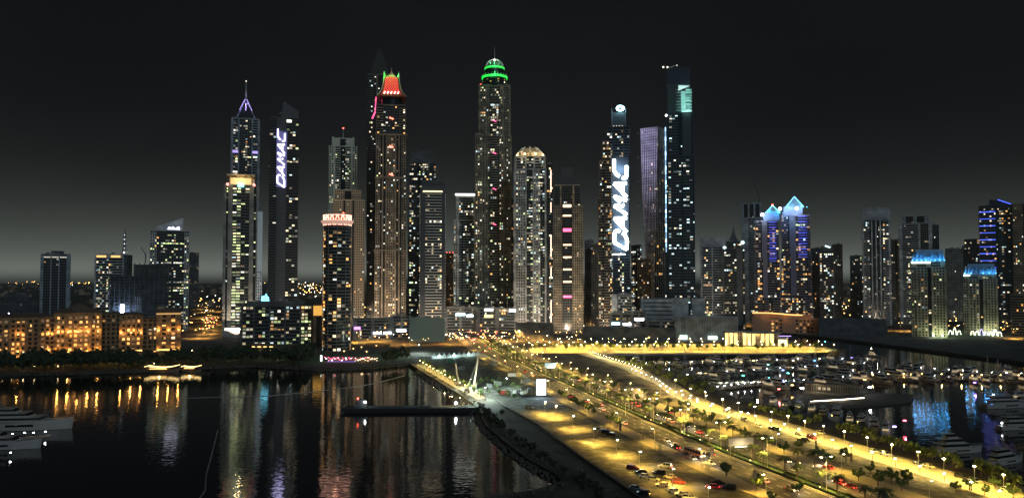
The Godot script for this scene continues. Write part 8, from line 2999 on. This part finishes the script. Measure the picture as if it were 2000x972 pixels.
func fleet() -> void:
	# prototypes, then one copy per berth
	var kinds = [make_yacht("motor_yacht", "", "yachts in the basin", 13.0, 1, 0), make_yacht("motor_yacht", "", "yachts in the basin", 17.0, 2, 1), make_yacht("motor_yacht", "", "yachts in the basin", 22.0, 2, 0), make_yacht("motor_yacht", "", "yachts in the basin", 10.0, 1, 0), make_sailboat()]
	var names = ["nearest long pier", "near row of the basin", "middle pier", "far pier below the esplanade", "amber lit pier at the right", "outer pier below the canal", "right hand pier"]
	var used = [false, false, false, false, false]
	var n = 0
	for k in berths.size():
		var line: Array = berths[k]
		var total = length_of(line)
		var d = 5.0
		var j = 0
		while d < total - 4.0:
			var q = along(line, d)
			var s = Vector2(-q[1].y, q[1].x)
			for side in [-1, 1]:
				if rng.randf() < 0.1 or (k == 0 and side == 1 and d < 40):
					continue
				var v: int = [3, 0, 4, 1, 0, 2, 3, 4][(n * 5 + k * 3) % 8]
				if k >= 4 and v == 3:
					v = 1
				var len: float = [13.0, 17.0, 22.0, 10.0, 12.0][v]
				var p: Vector2 = q[0] + s * side * (len * 0.5 + 2.4)
				var turn = atan2(s.x * side, s.y * side) + rng.randf_range(-0.06, 0.06)
				var l = "%s boat, %s side of the %s, from its left end" % [nth(j), "far" if side == -1 else "near", names[k]]
				if not used[v]:
					used[v] = true
					relabel(kinds[v], v3(p, WATER), turn)
					kinds[v].set_meta("label", l)
				else:
					dup(kinds[v], l, v3(p, WATER), turn, rng.randf_range(0.78, 1.12))
				n += 1
			d += [7.5, 8.0, 7.0, 8.0, 9.0, 10.0, 12.0][k]
			j += 1
	# the row of larger yachts under the promenade
	var row = [Vector2(164.43, -495.23), Vector2(168.56, -483.78), Vector2(173.46, -474.64), Vector2(177.58, -465.84), Vector2(180.87, -455.71), Vector2(183.31, -442.86), Vector2(185.97, -432.2), Vector2(188.5, -422.05), Vector2(190.64, -412.37), Vector2(192.16, -403.12)]
	for k in row.size():
		var o = dup(kinds[2 if k % 3 else 1], "%s yacht berthed stern to the promenade, counted from the quay" % nth(k), v3(row[k] + Vector2(5, -7), WATER), 2.6 + rng.randf_range(-0.05, 0.05), rng.randf_range(0.8, 1.15))
		o.set_meta("group", "yachts under the promenade")
	# colour lamps on a few boats
	var tints = [["blue", Vector2(282.08, -723.3), 0.1, 0.35, 1.0], ["blue", Vector2(226.88, -650.1), 0.25, 0.3, 1.0], ["teal", Vector2(182.74, -614.14), 0.1, 1.0, 0.7], ["teal", Vector2(227.87, -690.55), 0.2, 0.9, 0.9], ["teal", Vector2(223.98, -629.98), 0.1, 1.0, 0.7], ["violet", Vector2(328.6, -749.98), 0.5, 0.3, 1.0], ["orange", Vector2(209.72, -710.66), 1.0, 0.6, 0.2], ["orange", Vector2(224.91, -723.3), 1.0, 0.6, 0.25], ["orange", Vector2(262.07, -723.3), 1.0, 0.7, 0.3], ["red", Vector2(185.72, -540.79), 1.0, 0.15, 0.15], ["violet", Vector2(341.73, -573.78), 0.4, 0.15, 1.0], ["orange", Vector2(202.16, -560.62), 1.0, 0.55, 0.2], ["orange", Vector2(268.13, -590.4), 1.0, 0.5, 0.15], ["violet", Vector2(199.59, -406.31), 0.5, 0.35, 1.0], ["red", Vector2(213.47, -423.12), 1.0, 0.1, 0.15]]
	tints.sort_custom(func(a, b): return a[1].x / -a[1].y < b[1].x / -b[1].y)
	for k in tints.size():
		var q: Array = tints[k]
		var o = thing("boat_lamp", "%s party lamp on a boat, %s coloured lamp from the basin's left" % [q[0], nth(k)], "lamp", v3(q[1], WATER), 0.0, "coloured boat lamps")
		var b = MB.new()
		b.bar(Vector3(0, 0, 0), Vector3(0, 4.4, 0), 0.06)
		part("staff", b, mats.dark_metal, o)
		b = MB.new()
		b.at(Vector3(0, 4.5, 0), Vector3(1.6, 0.6, 0.8))
		part("lamp_light", b, glow("boat_lamp_%s_%d" % [q[0], k], q[2], q[3], q[4], 8.0), o)
		lamp_light(Vector3(0, 5.3, 0.9), Color(q[2], q[3], q[4]), 22.0, 0.4, o)
	# named larger yachts in the foreground at the right
	var big = make_yacht("large_yacht", "large three deck yacht at the quay, right of the leafy trees", "large yachts at the right", 26.0, 3, 0)
	relabel(big, v3(Vector2(209.52, -366.23), WATER), 1.75)
	big = make_yacht("large_yacht", "stubby flybridge yacht with its stern to the promenade at the right edge", "large yachts at the right", 24.0, 2, 0)
	relabel(big, v3(Vector2(218.52, -345.33), WATER), 2.0)
	big = make_yacht("large_yacht", "dark long yacht with a blue lit stern at the right edge", "large yachts at the right", 34.0, 2, 0)
	relabel(big, v3(Vector2(312.53, -491.11), WATER), 1.75)
	big = make_yacht("large_yacht", "dark yacht with three white lamps below the blue lit one", "large yachts at the right", 26.0, 2, 0)
	relabel(big, v3(Vector2(275.14, -422.31), WATER), 1.75)
	for k in 3:
		beacon(big, Vector3(1.8, 3.4, -9.0 + k * 4.5), glow("pier_bulb", 0.95, 0.97, 1.0, 45.0), 0.35, "deck_light")
	var bl = MB.new()
	bl.at(Vector3(0, 2.6, 0), Vector3(6.0, 0.8, 0.6))
	var sl = thing("stern_lamp", "blue glow lamp under the stern of the dark long yacht", "lamp", v3(Vector2(314.49, -511.41), WATER))
	part("lamp_light", bl, glow("stern_blue", 0.05, 0.2, 1.0, 3.0), sl)
	lamp_light(Vector3(0, 3.2, 2.0), Color(0.08, 0.25, 1.0), 60, 0.6, sl)


func canal_side() -> void:
	# glowing strokes of a big outdoor sign on the lawn by the canal
	var o = thing("lawn_sign", "row of looping white-green light letters on the lawn by the canal", "sign", v3(Vector2(610.04, -1046.26)), -0.5)
	var b: MB
	var g = RandomNumberGenerator.new()
	g.seed = 3
	for k in 17:
		b = MB.new()
		var x = -44.0 + k * 5.2
		if k == 8 or k == 9:
			continue
		var last = Vector3(x, 1.5, 0)
		for q in 7:
			var a = PI * q / 6.0
			var p = Vector3(x + 1.9 - cos(a) * 1.9, 2.0 + sin(a) * (5.0 if k % 3 else 8.0), 0)
			b.bar(last, p, 0.28)
			last = p
		b.bar(last, Vector3(x + 4.4, 1.4 + (k % 2) * 1.5, 0), 0.28)
		part("stroke_light", b, glow("lawn_sign_violet", 0.55, 0.45, 1.0, 2.5) if k in [12, 13] else glow("lawn_sign_light", 0.85, 1.0, 0.7, 4.5), o)
	for k in 5:
		var f = make_lamp("lawn_floodlight", "%s white star-like flood mast behind the glowing lawn letters" % nth(k), "flood masts by the canal", 9.0, 0.0, 1, glow("cold_mast_bulb", 0.95, 1.0, 0.95, 120.0), mats.lamp_pole, Color(0.8, 1.0, 0.75), 260.0, 0.0)
		relabel(f, v3([Vector2(625.3, -1144.69), Vector2(655.03, -1166.65), Vector2(653.88, -1134.02), Vector2(664.87, -1123.55), Vector2(670.25, -1103.17)][k]), 0)
	# long dark wall of the ship-like podium and the lit arcade left of it
	var t: Array = [468.69, -1066.92, -0.4139, 84.408, 22.217]
	o = tower("blank_podium", "long blank dark podium wall beside the canal", t, {"fh": 4.0, "r": 0.3, "p": 0.0, "pal": [1, 0, 0, 0, 0, 0], "wall": mats.dark_concrete, "group": "mid-rise blocks", "tiers": [[1.0, 1, 1, 0, "S1 P0.05 S1 P0.05 S1", "S1"]]})
	t = [394.61, -1116.02, -0.3399, 90.86, 27.589]
	o = tower("lit_arcade", "low terracotta arcade with a wavy amber lit roof edge", t, {"fh": 5.0, "r": 0.3, "p": 0.3, "bright": 0.3, "bay": 5.0, "pal": [2, 1, 0, 0, 0, 3], "wall": surface("terracotta", 0.36, 0.2, 0.12, 0.9), "group": "mid-rise blocks", "tiers": [[0.75, 1, 1, 0, "S3 W2 S2 W3 S1", "S1"], [0.92, 0.85, 0.9, -0.05, "S1", "S1"]]})
	b = MB.new()
	var last = Vector3(-t[3] * 0.5, t[4], t[3] * 0.14)
	for k in 16:
		var f = (k + 1) / 16.0
		var p = Vector3(lerpf(-t[3] * 0.5, t[3] * 0.36, f), t[4] + sin(f * 6.0) * 0.8 - f * 1.5, t[3] * 0.14 + sin(f * 4.0) * 2.0)
		b.bar(last, p, 0.7)
		last = p
	part("roof_edge_light", b, glow("amber_edge", 1.0, 0.5, 0.15, 2.2), o)
	for x in [-0.3, 0.0, 0.3]:
		lamp_light(Vector3(t[3] * x, t[4] * 0.8, t[3] * 0.15 + 8), Color(1, 0.5, 0.15), 26, 1, o)
	# canal boats with purple and white strip lights
	for q in [[Vector2(331.78, -1081.72), 30.0, "tour boat with a white lit upper deck in the canal", "boat_white", 0.9, 1.0, 1.0], [Vector2(362.4, -1036.77), 40.0, "long tour boat with a violet light strip in the canal", "boat_violet", 0.5, 0.3, 1.0]]:
		var y = thing("tour_boat", q[2], "boat", v3(q[0], WATER), -0.2, "canal tour boats")
		b = MB.new()
		var l: float = q[1]
		b.skin([[Vector3(-l / 2, -0.3, -2.6), Vector3(l / 2 - 3, -0.3, -2.0), Vector3(l / 2 - 3, -0.3, 2.0), Vector3(-l / 2, -0.3, 2.6)], [Vector3(-l / 2, 1.6, -3), Vector3(l / 2, 1.8, -0.6), Vector3(l / 2, 1.8, 0.6), Vector3(-l / 2, 1.6, 3)]])
		part("hull", b, mats.black_panel, y)
		b = MB.new()
		b.box(Vector3(-l * 0.42, 1.6, -2.3), Vector3(l * 0.25, 3.6, 2.3))
		part("cabin", b, mats.dark_glass, y)
		b = MB.new()
		b.box(Vector3(-l * 0.44, 3.6, -2.6), Vector3(l * 0.28, 3.9, 2.6))
		part("upper_deck", b, mats.gel_coat, y)
		b = MB.new()
		b.box(Vector3(-l * 0.42, 3.3, 2.32), Vector3(l * 0.25, 3.58, 2.45))
		part("strip_light", b, glow(q[3], q[4], q[5], q[6], 6.0), y)
	# a lone motor boat crossing the canal, lamps on its mast
	var cb = make_yacht("canal_cruiser", "small lamp lit cruiser crossing the canal mouth", "", 14.0, 2, 3)
	relabel(cb, v3(Vector2(374.06, -804.03), WATER), 0.3)
	lamp_light(Vector3(0, 7.0, 6), Color(1, 0.75, 0.4), 20, 0.3, cb)
	beacon(cb, Vector3(0, 8.0, -2), glow("quay_bulb", 1.0, 0.86, 0.6, 60.0), 0.3, "mast_light")


func make_sailboat() -> Node3D:
	var o = thing("sailing_yacht", "", "sailboat", Vector3.ZERO, 0.0, "sailing yachts in the basin")
	var b = MB.new()
	var loops = []
	for q in [[-0.5, 0.6], [-0.25, 0.95], [0.05, 1.0], [0.3, 0.65], [0.5, 0.03]]:
		var x: float = 1.8 * q[1]
		var z: float = 12.0 * q[0]
		loops.append([Vector3(-x * 0.5, -0.4, z * 0.92), Vector3(-x, 1.15, z), Vector3(x, 1.15, z), Vector3(x * 0.5, -0.4, z * 0.92)])
	b.skin(loops)
	part("hull", b, mats.gel_coat, o)
	b = MB.new()
	b.skin([[Vector3(-1.1, 1.15, -2.5), Vector3(1.1, 1.15, -2.5), Vector3(0.6, 1.15, 3), Vector3(-0.6, 1.15, 3)], [Vector3(-0.9, 1.75, -2.3), Vector3(0.9, 1.75, -2.3), Vector3(0.4, 1.6, 2), Vector3(-0.4, 1.6, 2)]])
	part("cabin", b, mats.gel_coat, o)
	b = MB.new()
	b.tube([[Vector3(0, 1.2, 0.8), 0.11], [Vector3(0, 16.5, 0.8), 0.07]], 6)
	part("mast", b, mats.steel, o)
	b = MB.new()
	b.bar(Vector3(0, 2.6, 0.7), Vector3(0, 2.7, -4.4), 0.16, 0.12)
	part("furled_sail", b, mats.pale_panel, o)
	b = MB.new()
	b.bar(Vector3(0, 16.3, 0.8), Vector3(0, 1.4, 5.9), 0.025)
	b.bar(Vector3(0, 16.3, 0.8), Vector3(0, 1.3, -5.8), 0.025)
	part("stays", b, mats.steel, o)
	return o


# things of one kind that stand in rows get their place in the row, counted across the view
func count_out() -> void:
	var rows = {
		"unlit trees along the bay": "%s dark tree on the bay shore, counted from the left", "unlit palms along the bay": "%s dark palm on the bay shore, counted from the left", "shrubs on the breakwater slope": "%s dark shrub on the breakwater slope, counted from the left",
		"promenade trees": "%s leafy lit tree on the promenade above the yachts, from the left", "trees along the inner quay": "%s lantern lit tree along the inner quay, from the left", "esplanade trees": "%s lit tree in the long esplanade row, from the left",
		"trees by the lit path": "%s lit tree between lit path and basin, from the left", "shrubs on the building site": "%s shrub on the edge of the building site, from the left", "round headed street trees": "%s round headed tree beside the road, from the left",
		"palms on the marina verge": "%s palm on the marina side verge, from the left", "coloured boat lamps": ""}
	for g in rows:
		if rows[g] == "":
			continue
		var all = get_children().filter(func(o): return o.has_meta("group") and o.get_meta("group") == g)
		all.sort_custom(func(a, b): return a.position.x / -a.position.z < b.position.x / -b.position.z)
		for k in all.size():
			all[k].set_meta("label", rows[g] % nth(k))
